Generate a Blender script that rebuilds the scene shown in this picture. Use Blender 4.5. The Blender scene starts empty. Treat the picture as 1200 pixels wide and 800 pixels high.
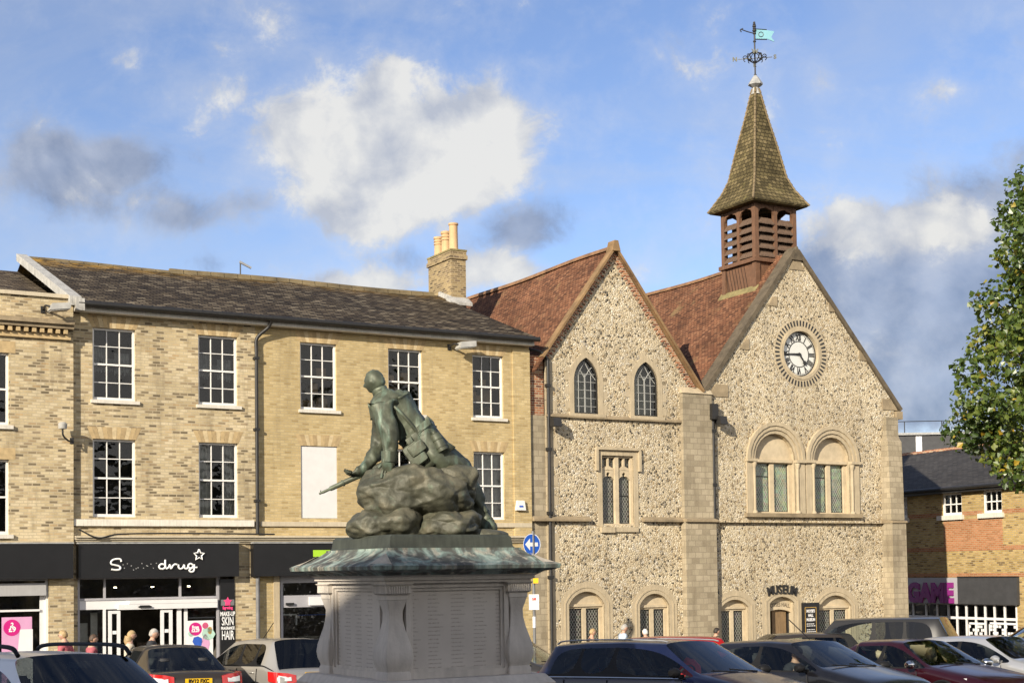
import bpy, bmesh, math, random
from mathutils import Vector, Matrix
from mathutils.geometry import tessellate_polygon
random.seed(7)
rnd = random.Random(11)
C = bpy.context.scene.collection
sc = bpy.context.scene
R = math.radians
PI = math.pi

# ---------------------------------------------------------------- camera
F = 1700.0                      # focal length in photo pixels (1200 wide)
PITCH, ROLL, SHIFT = R(2.3), 0.0139, 202.0
CAMZ = 1.6
_f0 = Vector((0, math.cos(PITCH), math.sin(PITCH)))
_u0 = Vector((0, -math.sin(PITCH), math.cos(PITCH)))
_r0 = Vector((1, 0, 0))
CR = math.cos(ROLL) * _r0 - math.sin(ROLL) * _u0
CU = math.sin(ROLL) * _r0 + math.cos(ROLL) * _u0
CAM = Vector((0, 0, CAMZ))
cd = bpy.data.cameras.new('camera')
cam = bpy.data.objects.new('camera', cd)
C.objects.link(cam)
cam.matrix_world = Matrix(((CR.x, CU.x, -_f0.x, 0), (CR.y, CU.y, -_f0.y, 0), (CR.z, CU.z, -_f0.z, CAMZ), (0, 0, 0, 1)))
cd.sensor_width = 36
cd.lens = 36 * F / 1200
cd.shift_y = SHIFT / 1200
cd.clip_start, cd.clip_end = 0.1, 4000
sc.camera = cam


def ray(px, py):
    return _f0 + CR * ((px - 600) / F) + CU * ((400 - py + SHIFT) / F)


def at(px, py, Y):
    d = ray(px, py)
    return CAM + d * (Y / d.y)


def ground(y):
    return -0.043 * max(-60.0, min(y, 75.0))


# building row frame: x along the fronts, y into the buildings, z up
TH = R(30)
ORG = Vector((0, 44.7, -2.0))
EX = Vector((math.cos(TH), math.sin(TH), 0))
EY = Vector((-math.sin(TH), math.cos(TH), 0))


def FP(px, py, ly=0.0, org=ORG, ex=EX, ey=EY):
    d = ray(px, py)
    t = ((org - CAM).dot(ey) + ly) / d.dot(ey)
    p = CAM + d * t - org
    return p.dot(ex), p.z


def FX(px, py, ly=0.0): return FP(px, py, ly)[0]
def FZ(px, py, ly=0.0): return FP(px, py, ly)[1]
def W(x, y, z): return ORG + EX * x + EY * y + Vector((0, 0, z))


# ---------------------------------------------------------------- objects
def tag(o, label=None, cat=None, group=None, kind=None):
    for k, v in (('label', label), ('category', cat), ('group', group), ('kind', kind)):
        if v: o[k] = v
    return o


def empty(name, loc=(0, 0, 0), rz=0.0, label=None, cat=None, group=None):
    o = bpy.data.objects.new(name, None)
    C.objects.link(o)
    o.location = loc
    o.rotation_euler = (0, 0, rz)
    return tag(o, label, cat, group)


class MB:
    def __init__(s): s.v = []; s.f = []; s.m = []

    def add(s, verts, faces, mi=0):
        b = len(s.v)
        s.v += [tuple(p) for p in verts]
        s.f += [tuple(i + b for i in f) for f in faces]
        s.m += [mi] * len(faces)
        return s

    def box(s, x0, x1, y0, y1, z0, z1, mi=0):
        v = [(x0, y0, z0), (x1, y0, z0), (x1, y1, z0), (x0, y1, z0), (x0, y0, z1), (x1, y0, z1), (x1, y1, z1), (x0, y1, z1)]
        return s.add(v, [(0, 3, 2, 1), (4, 5, 6, 7), (0, 1, 5, 4), (1, 2, 6, 5), (2, 3, 7, 6), (3, 0, 4, 7)], mi)

    def hexa(s, v, mi=0):
        return s.add(v, [(0, 3, 2, 1), (4, 5, 6, 7), (0, 1, 5, 4), (1, 2, 6, 5), (2, 3, 7, 6), (3, 0, 4, 7)], mi)

    def quad(s, a, b, c, d, mi=0): return s.add([a, b, c, d], [(0, 1, 2, 3)], mi)

    def prism(s, poly, y0, y1, mi=0, fn=None):
        """2-d outline (x,z) -> solid between y0 and y1 (or any mapping fn(x,z,y))"""
        fn = fn or (lambda x, z, y: (x, y, z))
        n = len(poly)
        v = [fn(x, z, y0) for x, z in poly] + [fn(x, z, y1) for x, z in poly]
        tri = tessellate_polygon([[Vector((x, z, 0)) for x, z in poly]])
        f = [tuple(t) for t in tri] + [tuple(i + n for i in reversed(t)) for t in tri]
        f += [(i, (i + 1) % n, (i + 1) % n + n, i + n) for i in range(n)]
        return s.add(v, f, mi)

    def face(s, outline, holes, y, depth=0.0, mi=0, mr=None):
        """flat wall face in the xz plane at y with holes and reveals going back by depth"""
        loops = [outline] + list(holes)
        pts = [p for l in loops for p in l]
        tri = tessellate_polygon([[Vector((x, z, 0)) for x, z in l] for l in loops])
        s.add([(x, y, z) for x, z in pts], [tuple(t) for t in tri], mi)
        if depth:
            for h in holes:
                n = len(h)
                s.add([(x, y, z) for x, z in h] + [(x, y + depth, z) for x, z in h],
                      [(i, (i + 1) % n, (i + 1) % n + n, i + n) for i in range(n)], mi if mr is None else mr)
        return s

    def ring(s, outer, inner, y0, y1, mi=0):
        """open or closed band between two outlines of equal length, solid from y0 to y1"""
        n = len(outer)
        v = [(x, y0, z) for x, z in outer] + [(x, y0, z) for x, z in inner] + [(x, y1, z) for x, z in outer] + [(x, y1, z) for x, z in inner]
        f = []
        for i in range(n - 1):
            j = i + 1
            f += [(i, j, n + j, n + i), (i, 2 * n + i, 2 * n + j, j), (n + i, n + j, 3 * n + j, 3 * n + i)]
        f += [(0, n, 3 * n, 2 * n), (n - 1, 3 * n - 1, 4 * n - 1, 2 * n - 1)]
        return s.add(v, f, mi)

    def tube(s, pts, r, n=8, mi=0, cap=True):
        pts = [Vector(p) for p in pts]
        rs = r if isinstance(r, (list, tuple)) else [r] * len(pts)
        b = len(s.v)
        prev = None
        for i, p in enumerate(pts):
            t = (pts[min(i + 1, len(pts) - 1)] - pts[max(i - 1, 0)])
            t = t.normalized() if t.length > 1e-9 else Vector((0, 0, 1))
            if prev is None:
                a = Vector((0, 0, 1)) if abs(t.z) < .9 else Vector((1, 0, 0))
                u = t.cross(a).normalized()
            else:
                u = (prev - t * prev.dot(t))
                u = u.normalized() if u.length > 1e-6 else t.orthogonal().normalized()
            prev = u
            w = t.cross(u)
            for k in range(n):
                a = 2 * PI * k / n
                s.v.append(tuple(p + (u * math.cos(a) + w * math.sin(a)) * rs[i]))
        for i in range(len(pts) - 1):
            for k in range(n):
                s.f.append((b + i * n + k, b + i * n + (k + 1) % n, b + (i + 1) * n + (k + 1) % n, b + (i + 1) * n + k)); s.m.append(mi)
        if cap:
            s.f.append(tuple(b + k for k in reversed(range(n)))); s.m.append(mi)
            e = b + (len(pts) - 1) * n
            s.f.append(tuple(e + k for k in range(n))); s.m.append(mi)
        return s

    def lathe(s, prof, c=(0, 0, 0), n=16, mi=0, sq=False):
        """profile [(r,z)] round z; sq -> square section (n=4 turned 45)"""
        c = Vector(c)
        if sq: n = 4
        b = len(s.v)
        for r, z in prof:
            for k in range(n):
                a = 2 * PI * k / n + (PI / 4 if sq else 0)
                rr = r * (math.sqrt(2) if sq else 1)
                s.v.append((c.x + rr * math.cos(a), c.y + rr * math.sin(a), c.z + z))
        for i in range(len(prof) - 1):
            for k in range(n):
                s.f.append((b + i * n + k, b + i * n + (k + 1) % n, b + (i + 1) * n + (k + 1) % n, b + (i + 1) * n + k)); s.m.append(mi)
        s.f.append(tuple(b + k for k in reversed(range(n)))); s.m.append(mi)
        e = b + (len(prof) - 1) * n
        s.f.append(tuple(e + k for k in range(n))); s.m.append(mi)
        return s

    def text(s, body, h, mi=0, fn=None, bold=0.0, extrude=0.0, sx=1.0, align='CENTER'):
        """writing; cap height h; fn maps (x, z, depth) to a point"""
        fn = fn or (lambda x, z, y: (x, -y, z))
        cu = bpy.data.curves.new('t', 'FONT')
        cu.body = body; cu.align_x = align; cu.align_y = 'CENTER'; cu.size = h / 0.69
        cu.offset = bold; cu.extrude = extrude; cu.resolution_u = 3
        ob = bpy.data.objects.new('t', cu)
        C.objects.link(ob)
        me = ob.to_mesh()
        s.add([fn(p.co.x * sx, p.co.y, p.co.z) for p in me.vertices], [tuple(p.vertices) for p in me.polygons], mi)
        ob.to_mesh_clear()
        bpy.data.objects.remove(ob); bpy.data.curves.remove(cu)
        return s

    def build(s, name, mats, parent=None, smooth=False, label=None, recalc=True):
        me = bpy.data.meshes.new(name)
        me.from_pydata(s.v, [], s.f)
        mats = mats if isinstance(mats, (list, tuple)) else [mats]
        for m in mats: me.materials.append(m)
        if len(mats) > 1: me.polygons.foreach_set('material_index', s.m)
        if recalc:
            bm = bmesh.new(); bm.from_mesh(me)
            bmesh.ops.recalc_face_normals(bm, faces=bm.faces)
            bm.to_mesh(me); bm.free()
        if smooth:
            me.polygons.foreach_set('use_smooth', [True] * len(me.polygons))
            if smooth is not True: me.set_sharp_from_angle(angle=R(smooth))
        me.update()
        o = bpy.data.objects.new(name, me)
        C.objects.link(o)
        if parent: o.parent = parent
        if label: o['label'] = label
        return o


def copy_tree(o, parent=None):
    c = o.copy(); C.objects.link(c)
    if parent: c.parent = parent
    for ch in list(o.children): copy_tree(ch, c)
    return c


def arc(cx, cz, r, a0, a1, n, rz=None):
    return [(cx + r * math.cos(R(a0 + (a1 - a0) * i / n)), cz + (rz or r) * math.sin(R(a0 + (a1 - a0) * i / n))) for i in range(n + 1)]


def spline(pts, n=8):
    P = [Vector(p) for p in pts]
    P = [P[0] * 2 - P[1]] + P + [P[-1] * 2 - P[-2]]
    out = []
    for i in range(1, len(P) - 2):
        for k in range(n):
            t = k / n
            a, b, c, d = P[i - 1], P[i], P[i + 1], P[i + 2]
            out.append(.5 * ((2 * b) + (c - a) * t + (2 * a - 5 * b + 4 * c - d) * t * t + (3 * b - a - 3 * c + d) * t ** 3))
    out.append(P[-2])
    return out


# ---------------------------------------------------------------- materials
def L(r, g, b):
    f = lambda c: (c / 255 / 12.92) if c / 255 <= .04045 else ((c / 255 + .055) / 1.055) ** 2.4
    return (f(r), f(g), f(b), 1)


class NT:
    def __init__(s, name):
        s.mat = bpy.data.materials.new(name)
        s.mat.use_nodes = True
        s.t = s.mat.node_tree
        s.b = s.t.nodes['Principled BSDF']
        s.out = s.t.nodes['Material Output']
        s.tc = None

    def n(s, typ, ins=None, **props):
        nd = s.t.nodes.new('ShaderNode' + typ)
        for k, v in props.items(): setattr(nd, k, v)
        for k, v in (ins or {}).items(): s.put(nd.inputs[k], v)
        return nd

    def put(s, sock, v):
        if isinstance(v, bpy.types.NodeSocket): s.t.links.new(v, sock)
        else: sock.default_value = v

    def set(s, **kw):
        for k, v in kw.items(): s.put(s.b.inputs[k.replace('_', ' ')], v)

    def obj(s):
        if not s.tc: s.tc = s.n('TexCoord')
        return s.tc.outputs['Object']

    def math(s, op, a, b=0.0, c=None):
        d = {0: a, 1: b}
        if c is not None: d[2] = c
        return s.n('Math', d, operation=op).outputs[0]

    def ramp(s, fac, stops, interp='LINEAR'):
        r = s.n('ValToRGB', {'Fac': fac})
        cr = r.color_ramp; cr.interpolation = interp
        while len(cr.elements) < len(stops): cr.elements.new(.5)
        for e, (p, c) in zip(cr.elements, stops):
            e.position = p; e.color = c if len(c) == 4 else (*c, 1)
        return r.outputs['Color']

    def mix(s, fac, a, b, mode='MIX'):
        m = s.n('Mix', data_type='RGBA', blend_type=mode)
        s.put(m.inputs[0], fac); s.put(m.inputs[6], a); s.put(m.inputs[7], b)
        return m.outputs[2]

    def noise(s, scale, detail=4, rough=.6, vec=None, dist=0.0):
        return s.n('TexNoise', {'Vector': vec if vec is not None else s.obj(), 'Scale': scale, 'Detail': detail, 'Roughness': rough, 'Distortion': dist}).outputs['Fac']

    def mapr(s, v, a, b, c=0.0, d=1.0):
        return s.n('MapRange', {'Value': v, 'From Min': a, 'From Max': b, 'To Min': c, 'To Max': d}).outputs[0]

    def bump(s, h, strength=.3, dist=.02, prev=None):
        d = {'Height': h, 'Strength': strength, 'Distance': dist}
        if prev is not None: d['Normal'] = prev
        nb = s.n('Bump', d).outputs[0]
        s.put(s.b.inputs['Normal'], nb)
        return nb

    def vec(s, expr):
        """expr: 'xy-z' style wall coords"""
        x = s.n('SeparateXYZ', {0: s.obj()})
        X, Y, Z = x.outputs
        if expr == 'wall': return s.n('CombineXYZ', {0: s.math('ADD', X, Y), 1: Z}).outputs[0]
        if expr[0] == 'slope':     # ('slope', axis along, k)
            along = Y if expr[1] == 'y' else X
            return s.n('CombineXYZ', {0: along, 1: s.math('MULTIPLY', Z, expr[2])}).outputs[0]


def plain(name, col, rough=.6, metal=0.0, vary=.25, scale=3.0, bump=0.0, bscale=30, spec=.5, streak=False):
    m = NT(name)
    a = Vector(col[:3])
    n1 = m.noise(scale, 6, .65)
    if streak:
        sx = m.n('SeparateXYZ', {0: m.obj()})
        v = m.n('CombineXYZ', {0: m.math('MULTIPLY', sx.outputs[0], 6), 1: m.math('MULTIPLY', sx.outputs[1], 6), 2: m.math('MULTIPLY', sx.outputs[2], .5)}).outputs[0]
        n1 = m.math('MULTIPLY', m.math('ADD', n1, m.noise(scale, 4, .6, v)), .5)
    c = m.ramp(n1, [(.3, (*(a * (1 - vary)), 1)), (.7, (*(a * (1 + vary)), 1))])
    m.set(Base_Color=c, Roughness=rough, Metallic=metal)
    m.b.inputs['Specular IOR Level'].default_value = spec
    if bump: m.bump(m.noise(bscale, 5, .6), bump, .02)
    return m.mat


def brick(name, stops, mortar, bw=.215, bh=.075, ms=.011, vec='wall', dirt=.25, bump=.5, rough=.85, lichen=None, dscale=.5, off=.5, soot=0.0, ridge=None):
    m = NT(name)
    v = m.vec(vec)
    bt = m.n('TexBrick', {'Vector': v, 'Color1': (0, 0, 0, 1), 'Color2': (1, 1, 1, 1), 'Mortar': (.5, .5, .5, 1), 'Scale': 1.0, 'Mortar Size': ms,
                          'Mortar Smooth': .1, 'Bias': 0.0, 'Brick Width': bw, 'Row Height': bh}, offset=off, squash=1.0)
    c = m.ramp(bt.outputs['Color'], stops)
    nz = m.noise(26, 3, .7)
    c = m.mix(.35, c, m.mix(1.0, c, m.ramp(nz, [(.25, (.55, .55, .55, 1)), (.75, (1.3, 1.3, 1.3, 1))]), 'MULTIPLY'))
    c = m.mix(bt.outputs['Fac'], c, mortar)
    dn = m.noise(dscale, 6, .65)
    c = m.mix(1.0, c, m.ramp(dn, [(.3, (1 - dirt, 1 - dirt, 1 - dirt, 1)), (.65, (1.08, 1.08, 1.08, 1))]), 'MULTIPLY')
    if lichen:
        ln = m.noise(lichen[1], 8, .7)
        c = m.mix(m.mapr(ln, lichen[2], lichen[2] + .12, 0, .85), c, lichen[0])
    if ridge:
        sx = m.n('SeparateXYZ', {0: m.obj()}).outputs
        k_ = m.math('MULTIPLY', m.mapr(sx[2], ridge[0], ridge[1]), m.mapr(sx[0], ridge[3], ridge[2], .25, 1))
        k_ = m.math('MULTIPLY', k_, m.mapr(m.noise(2.2, 6, .7), .42, .6))
        c = m.mix(k_, c, (.42, .24, .045, 1))
    if soot:
        sx = m.n('SeparateXYZ', {0: m.obj()}).outputs
        sv = m.n('CombineXYZ', {0: m.math('MULTIPLY', m.math('ADD', sx[0], sx[1]), 2.2), 1: 0.0, 2: m.math('MULTIPLY', sx[2], .28)}).outputs[0]
        c = m.mix(m.mapr(m.noise(1.3, 5, .65, sv), .52, .74, 0, soot), c, (.11, .085, .055, 1))
    m.set(Base_Color=c, Roughness=rough)
    m.b.inputs['Specular IOR Level'].default_value = .12
    b1 = m.bump(m.math('SUBTRACT', 1.0, bt.outputs['Fac']), bump, .012)
    m.bump(nz, .35, .01, b1)
    return m.mat


def flint(name):
    m = NT(name)
    wv = m.n('Mix', data_type='VECTOR')
    nse = m.n('TexNoise', {'Vector': m.obj(), 'Scale': 9.0, 'Detail': 2.0}).outputs['Color']
    m.put(wv.inputs[0], .035); m.put(wv.inputs[4], m.obj()); m.put(wv.inputs[5], nse)
    vec = wv.outputs[1]
    sc_ = 15.5
    vo = m.n('TexVoronoi', {'Vector': vec, 'Scale': sc_}, feature='F1')
    ve = m.n('TexVoronoi', {'Vector': vec, 'Scale': sc_}, feature='DISTANCE_TO_EDGE')
    r = m.n('SeparateColor', {0: vo.outputs['Color']}).outputs
    patch = m.noise(.9, 4, .6)
    r0 = m.math('ADD', r[0], m.mapr(patch, .35, .65, -.05, .07))
    c = m.ramp(r0, [(0, (.04, .039, .038, 1)), (.13, (.10, .095, .09, 1)), (.19, (.30, .22, .13, 1)), (.24, (.40, .30, .18, 1)), (.30, (.54, .455, .32, 1)),
                      (.55, (.64, .555, .41, 1)), (.78, (.69, .615, .48, 1)), (.92, (.76, .71, .62, 1)), (1, (.38, .35, .31, 1))])
    c = m.mix(m.mapr(r[1], .3, 1, 0, .3), c, (.66, .56, .39, 1))
    edge = m.mapr(ve.outputs['Distance'], .03, .11, 1, 0)
    c = m.mix(m.math('MULTIPLY', edge, .8), c, (.60, .50, .34, 1))
    big = m.noise(.55, 5, .6)
    c = m.mix(1.0, c, m.ramp(big, [(.3, (.70, .67, .615, 1)), (.65, (.96, .95, .91, 1))]), 'MULTIPLY')
    sx = m.n('SeparateXYZ', {0: m.obj()}).outputs
    sv = m.n('CombineXYZ', {0: m.math('MULTIPLY', sx[0], 2.0), 1: 0.0, 2: m.math('MULTIPLY', sx[2], .22)}).outputs[0]
    c = m.mix(m.mapr(m.noise(1.2, 5, .65, sv), .50, .74, 0, .42), c, (.17, .145, .105, 1))
    m.set(Base_Color=c, Roughness=.8)
    m.b.inputs['Specular IOR Level'].default_value = .3
    m.bump(m.mapr(ve.outputs['Distance'], 0, .3, 0, 1), .75, .025)
    return m.mat


def glass(name, tint=(.55, .6, .6, 1), rough=.0, ior=1.5, body=0.0):
    m = NT(name)
    tr = m.n('BsdfTransparent', {'Color': tint})
    gl = m.n('BsdfGlossy', {'Color': (1, 1, 1, 1), 'Roughness': rough})
    fr = m.n('Fresnel', {'IOR': ior})
    mx = m.n('MixShader', {0: fr.outputs[0], 1: tr.outputs[0], 2: gl.outputs[0]})
    m.t.links.new(mx.outputs[0], m.out.inputs['Surface'])
    if body:
        geo = m.noise(2.6, 2, .5)
        bp = m.n('Bump', {'Height': geo, 'Strength': body, 'Distance': .05})
        m.t.links.new(bp.outputs[0], gl.inputs['Normal'])
    return m.mat


def leaded(name, dark, line, sx=.105, sz=.16, lw=.12):
    """diamond-leaded pane: dark old glass with lead lines"""
    m = NT(name)
    x = m.n('SeparateXYZ', {0: m.obj()}).outputs
    u = m.math('DIVIDE', x[0], sx); v = m.math('DIVIDE', x[2], sz)
    a = m.math('ABSOLUTE', m.math('SUBTRACT', m.math('FRACT', m.math('ADD', u, v)), .5))
    b = m.math('ABSOLUTE', m.math('SUBTRACT', m.math('FRACT', m.math('SUBTRACT', u, v)), .5))
    ln = m.mapr(m.math('MINIMUM', a, b), lw * .5, lw, 1, 0)
    n1 = m.noise(2.2, 3, .6)
    vo = m.n('TexVoronoi', {'Vector': m.obj(), 'Scale': 9.0})
    g = m.mix(m.mapr(n1, .4, .65), dark, (dark[0] * 3.2, dark[1] * 3.4, dark[2] * 3.0, 1))
    g = m.mix(.4, g, m.mix(1.0, g, vo.outputs['Color'], 'MULTIPLY'))
    m.set(Base_Color=m.mix(ln, g, line), Roughness=m.mix(ln, (.12, .12, .12, 1), (.6, .6, .6, 1)))
    m.bump(m.math('ADD', ln, m.math('MULTIPLY', m.noise(14, 2), .8)), .25, .02)
    return m.mat


def paint(name, col, rough=.28, metal=0.0, coat=.55, flake=0.0):
    m = NT(name)
    c = Vector(col[:3])
    dn = m.noise(2.5, 6, .7)
    m.set(Base_Color=m.mix(m.mapr(dn, .45, .8, 0, .025), (*c, 1), (.28, .25, .21, 1)), Roughness=rough, Metallic=metal)
    m.b.inputs['Specular IOR Level'].default_value = .2
    m.b.inputs['Coat Weight'].default_value = coat
    m.b.inputs['Coat Roughness'].default_value = .06
    if flake: m.bump(m.noise(400, 2), flake, .002)
    return m.mat


M = {}
M['brick'] = brick('buff_brick', [(0, (.15, .12, .075)), (.08, (.22, .175, .11)), (.17, (.30, .235, .14)), (.22, (.44, .345, .20)), (.45, (.53, .425, .25)), (.65, (.58, .475, .29)), (.88, (.63, .53, .35)), (.96, (.47, .34, .18)), (1, (.30, .235, .15))],
                   (.47, .39, .26, 1), soot=.5)
M['brick_plain'] = brick('buff_brick_even', [(0, (.38, .28, .13)), (.2, (.46, .35, .17)), (.6, (.51, .39, .195)), (1, (.57, .45, .24))], (.45, .36, .21, 1), dirt=.22, soot=.3)
M['brick_gable'] = brick('old_mixed_brick', [(0, (.08, .06, .04)), (.4, (.26, .19, .10)), (.7, (.36, .27, .14)), (1, (.14, .10, .07))], (.36, .29, .18, 1), dirt=.35)
M['redbrick'] = brick('old_red_brick', [(0, (.10, .05, .04)), (.25, (.25, .09, .05)), (.6, (.36, .14, .07)), (.85, (.42, .20, .10)), (1, (.45, .32, .2))], (.42, .34, .24, 1), dirt=.2)
M['lintel'] = plain('rubbed_brick', (.45, .33, .17, 1), .85, vary=.2, scale=8)
M['slate'] = brick('old_slate', [(0, (.045, .032, .02)), (.35, (.09, .066, .04)), (.75, (.13, .096, .06)), (1, (.26, .21, .14))], (.02, .015, .01, 1), .26, .115, .012, ('slope', 'x', 2.83),
                   dirt=.45, bump=.8, rough=.7, lichen=((.30, .25, .14, 1), 2.6, .62), dscale=1.4)
M['tile'] = brick('red_clay_tile', [(0, (.11, .055, .034)), (.3, (.185, .085, .048)), (.65, (.235, .108, .058)), (.9, (.28, .14, .078)), (1, (.15, .075, .045))], (.06, .03, .02, 1), .17, .11, .010, ('slope', 'y', 1.28),
                  dirt=.5, bump=.7, rough=.85, lichen=((.20, .14, .07, 1), .8, .58), dscale=.7)
M['shingle'] = brick('mossy_shingle', [(0, (.075, .06, .03)), (.4, (.125, .10, .048)), (.75, (.165, .13, .062)), (1, (.21, .165, .085))], (.045, .036, .02, 1), .18, .14, .014, 'wall',
                     dirt=.45, bump=.9, rough=.9, lichen=((.14, .12, .045, 1), 2.2, .58), dscale=1.1)
M['flint'] = flint('flint_cobbles')
M['ashlar'] = brick('ashlar_stone', [(0, (.29, .24, .165)), (.3, (.36, .305, .21)), (.7, (.42, .355, .25)), (1, (.31, .26, .18))], (.28, .235, .165, 1), .30, .19, .012, 'wall', dirt=.28, bump=.35, soot=.4)
M['stone'] = plain('dressed_stone', (.42, .345, .23, 1), .85, vary=.26, scale=2.5, bump=.25, bscale=22, streak=True)
M['stone_dark'] = plain('weathered_stone', (.27, .21, .13, 1), .9, vary=.35, scale=2.2, bump=.35, bscale=18)
M['coping'] = plain('stone_coping', (.10, .078, .05, 1), .9, vary=.4, scale=3.5, bump=.3, bscale=14)
M['white'] = plain('white_paint', (.76, .74, .70, 1), .45, vary=.06, scale=6)
M['offwhite'] = plain('weathered_white', (.60, .56, .48, 1), .7, vary=.2, scale=5, streak=True)
M['band'] = plain('stone_band', (.50, .43, .31, 1), .8, vary=.2, scale=3, streak=True)
M['black'] = plain('black_fascia', (.010, .010, .011, 1), .35, vary=.2)
M['iron'] = plain('black_iron', (.018, .017, .016, 1), .5, vary=.3, scale=8)
M['lead'] = plain('lead_sheet', (.30, .30, .29, 1), .55, vary=.3, scale=6)
M['lead_pale'] = plain('lead_flashing', (.38, .37, .34, 1), .7, vary=.5, scale=4, streak=True)
M['terracotta'] = plain('terracotta_pot', (.50, .33, .17, 1), .8, vary=.22, scale=5, streak=True)
M['oak'] = plain('brown_oak', (.135, .068, .036, 1), .75, vary=.4, scale=5, bump=.4, bscale=26, streak=True)
M['glass'] = glass('window_glass', (.75, .78, .78, 1), body=.45)
M['leaded'] = leaded('leaded_glass', (.022, .022, .020, 1), (.26, .26, .23, 1))
M['leaded_green'] = leaded('pale_leaded_glass', (.085, .10, .078, 1), (.33, .35, .28, 1))
M['room'] = plain('dim_room', (.035, .032, .03, 1), .9, vary=.6, scale=1.8)
M['shop_room'] = plain('shop_interior', (.14, .12, .10, 1), .8, vary=.5, scale=1.5)
M['curtain'] = plain('net_curtain', (.55, .53, .48, 1), .9, vary=.15, scale=8)
M['card'] = plain('brown_card', (.30, .20, .11, 1), .9, vary=.3)
M['pink'] = plain('pink_board', (.62, .32, .50, 1), .5, vary=.06)
M['magenta'] = plain('magenta_print', (.55, .01, .19, 1), .5, vary=.05)
M['paper'] = plain('white_print', (.74, .73, .72, 1), .5, vary=.05)
M['lime'] = plain('lime_print', (.36, .62, .03, 1), .5, vary=.05)
M['grey_metal'] = plain('grey_metal', (.33, .33, .33, 1), .4, .3, vary=.15)
M['asphalt'] = plain('asphalt', (.09, .086, .08, 1), .9, vary=.25, scale=2, bump=.4, bscale=60)
M['paving'] = brick('paving_slabs', [(0, (.24, .22, .19)), (.5, (.30, .28, .24)), (1, (.35, .32, .28))], (.14, .13, .11, 1), .6, .45, .012, 'wall', dirt=.3, bump=.2)
M['board'] = plain('boarding_white', (.66, .65, .63, 1), .6, vary=.05, scale=4)
M['white_band'] = plain('painted_band', (.66, .62, .53, 1), .65, vary=.22, scale=4, streak=True)
M['glass_pale'] = glass('pale_window_glass', (.8, .83, .8, 1), body=.1)
M['pale_room'] = plain('pale_blind', (.42, .41, .33, 1), .8, vary=.6, scale=1.6)
M['stone_warm'] = plain('carved_stone', (.50, .41, .275, 1), .85, vary=.18, scale=3, bump=.15, bscale=20)
M['lettering'] = plain('cut_lettering', (.12, .09, .06, 1), .8)
M['door'] = plain('old_plank_door', (.20, .13, .065, 1), .75, vary=.3, scale=6, streak=True)
M['tile_ridge'] = plain('clay_ridge', (.20, .11, .055, 1), .85, vary=.45, scale=3)
M['coping_lichen'] = plain('lichened_coping', (.21, .13, .06, 1), .9, vary=.5, scale=1.6, bump=.2, bscale=14)
M['coping_moss'] = plain('mossy_stone', (.20, .165, .07, 1), .9, vary=.4, scale=3)
M['dial'] = plain('clock_dial', (.62, .62, .58, 1), .35, vary=.06)
M['oak_dark'] = plain('dark_joint', (.05, .026, .015, 1), .8)
M['oak_grey'] = plain('weathered_louvre', (.12, .075, .048, 1), .8, vary=.4, scale=7, streak=True)
M['shingle_hip'] = plain('hip_shingle', (.175, .13, .07, 1), .9, vary=.4, scale=7)
M['brass'] = plain('dull_brass', (.13, .13, .10, 1), .5, .2)
M['verdigris'] = plain('pale_verdigris', (.17, .37, .43, 1), .6, vary=.1)
M['gold'] = plain('gold_line', (.45, .28, .07, 1), .5)
M['grey_dark'] = plain('grey_pipe', (.16, .16, .16, 1), .5)
M['ridge_t'] = plain('grey_ridge', (.15, .115, .06, 1), .85, vary=.5, scale=1.3)
M['blue_plastic'] = plain('blue_plastic', (.03, .10, .45, 1), .4)
M['sign_white'] = plain('sign_white', (.82, .82, .80, 1), .4, vary=.03)
M['hot_pink'] = plain('hot_pink', (.80, .06, .20, 1), .45)
M['magenta2'] = plain('rose_print', (.60, .10, .20, 1), .5)
M['mint'] = plain('mint_print', (.40, .58, .48, 1), .5)
M['lamp_grey'] = plain('lamp_grey', (.36, .35, .32, 1), .5, vary=.2)
M['sign_blue'] = plain('sign_blue', (.008, .10, .52, 1), .4, vary=.05)
M['yellow'] = plain('plate_yellow', (.75, .45, .01, 1), .4, vary=.05)
M['red_print'] = plain('red_print', (.6, .04, .03, 1), .5)
M['purple'] = plain('purple_letters', (.22, .02, .17, 1), .4, vary=.05)
M['grey_fascia'] = plain('grey_fascia', (.045, .045, .047, 1), .6, vary=.2)
M['brick_yellow'] = brick('yellow_brick', [(0, (.16, .10, .04)), (.12, (.30, .20, .07)), (.4, (.42, .29, .10)), (.8, (.50, .36, .15)), (1, (.38, .24, .09))], (.34, .28, .18, 1), dirt=.2)
M['brick_orange'] = brick('orange_brick', [(0, (.30, .12, .05)), (.5, (.38, .16, .07)), (1, (.44, .20, .10))], (.36, .26, .16, 1), dirt=.15)
M['slate_new'] = brick('grey_slate', [(0, (.045, .042, .04)), (.5, (.06, .056, .053)), (1, (.075, .07, .066))], (.025, .024, .022, 1), .3, .12, .01, ('slope', 'x', 2.0), dirt=.3, bump=.6, rough=.7)
M['pale_hip'] = plain('pale_hip_stone', (.42, .37, .29, 1), .8, vary=.3, scale=5)
M['glass_dark'] = plain('dark_window', (.02, .022, .025, 1), .08)
M['bar_grey'] = plain('glazing_lead', (.30, .30, .28, 1), .6, vary=.15)

# ---------------------------------------------------------------- light and sky
SUN_EL = R(22)
TOSUN = Vector((-.47 * math.cos(SUN_EL) / .9976, -.88 * math.cos(SUN_EL) / .9976, math.sin(SUN_EL))).normalized()
sl = bpy.data.lights.new('sun', 'SUN')
sl.energy = 5.0; sl.angle = R(.55); sl.color = (1, .90, .745)
so = bpy.data.objects.new('sun', sl)
C.objects.link(so)
so.rotation_euler = (-TOSUN).to_track_quat('-Z', 'Y').to_euler()
so.location = (-30, -50, 60)

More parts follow.
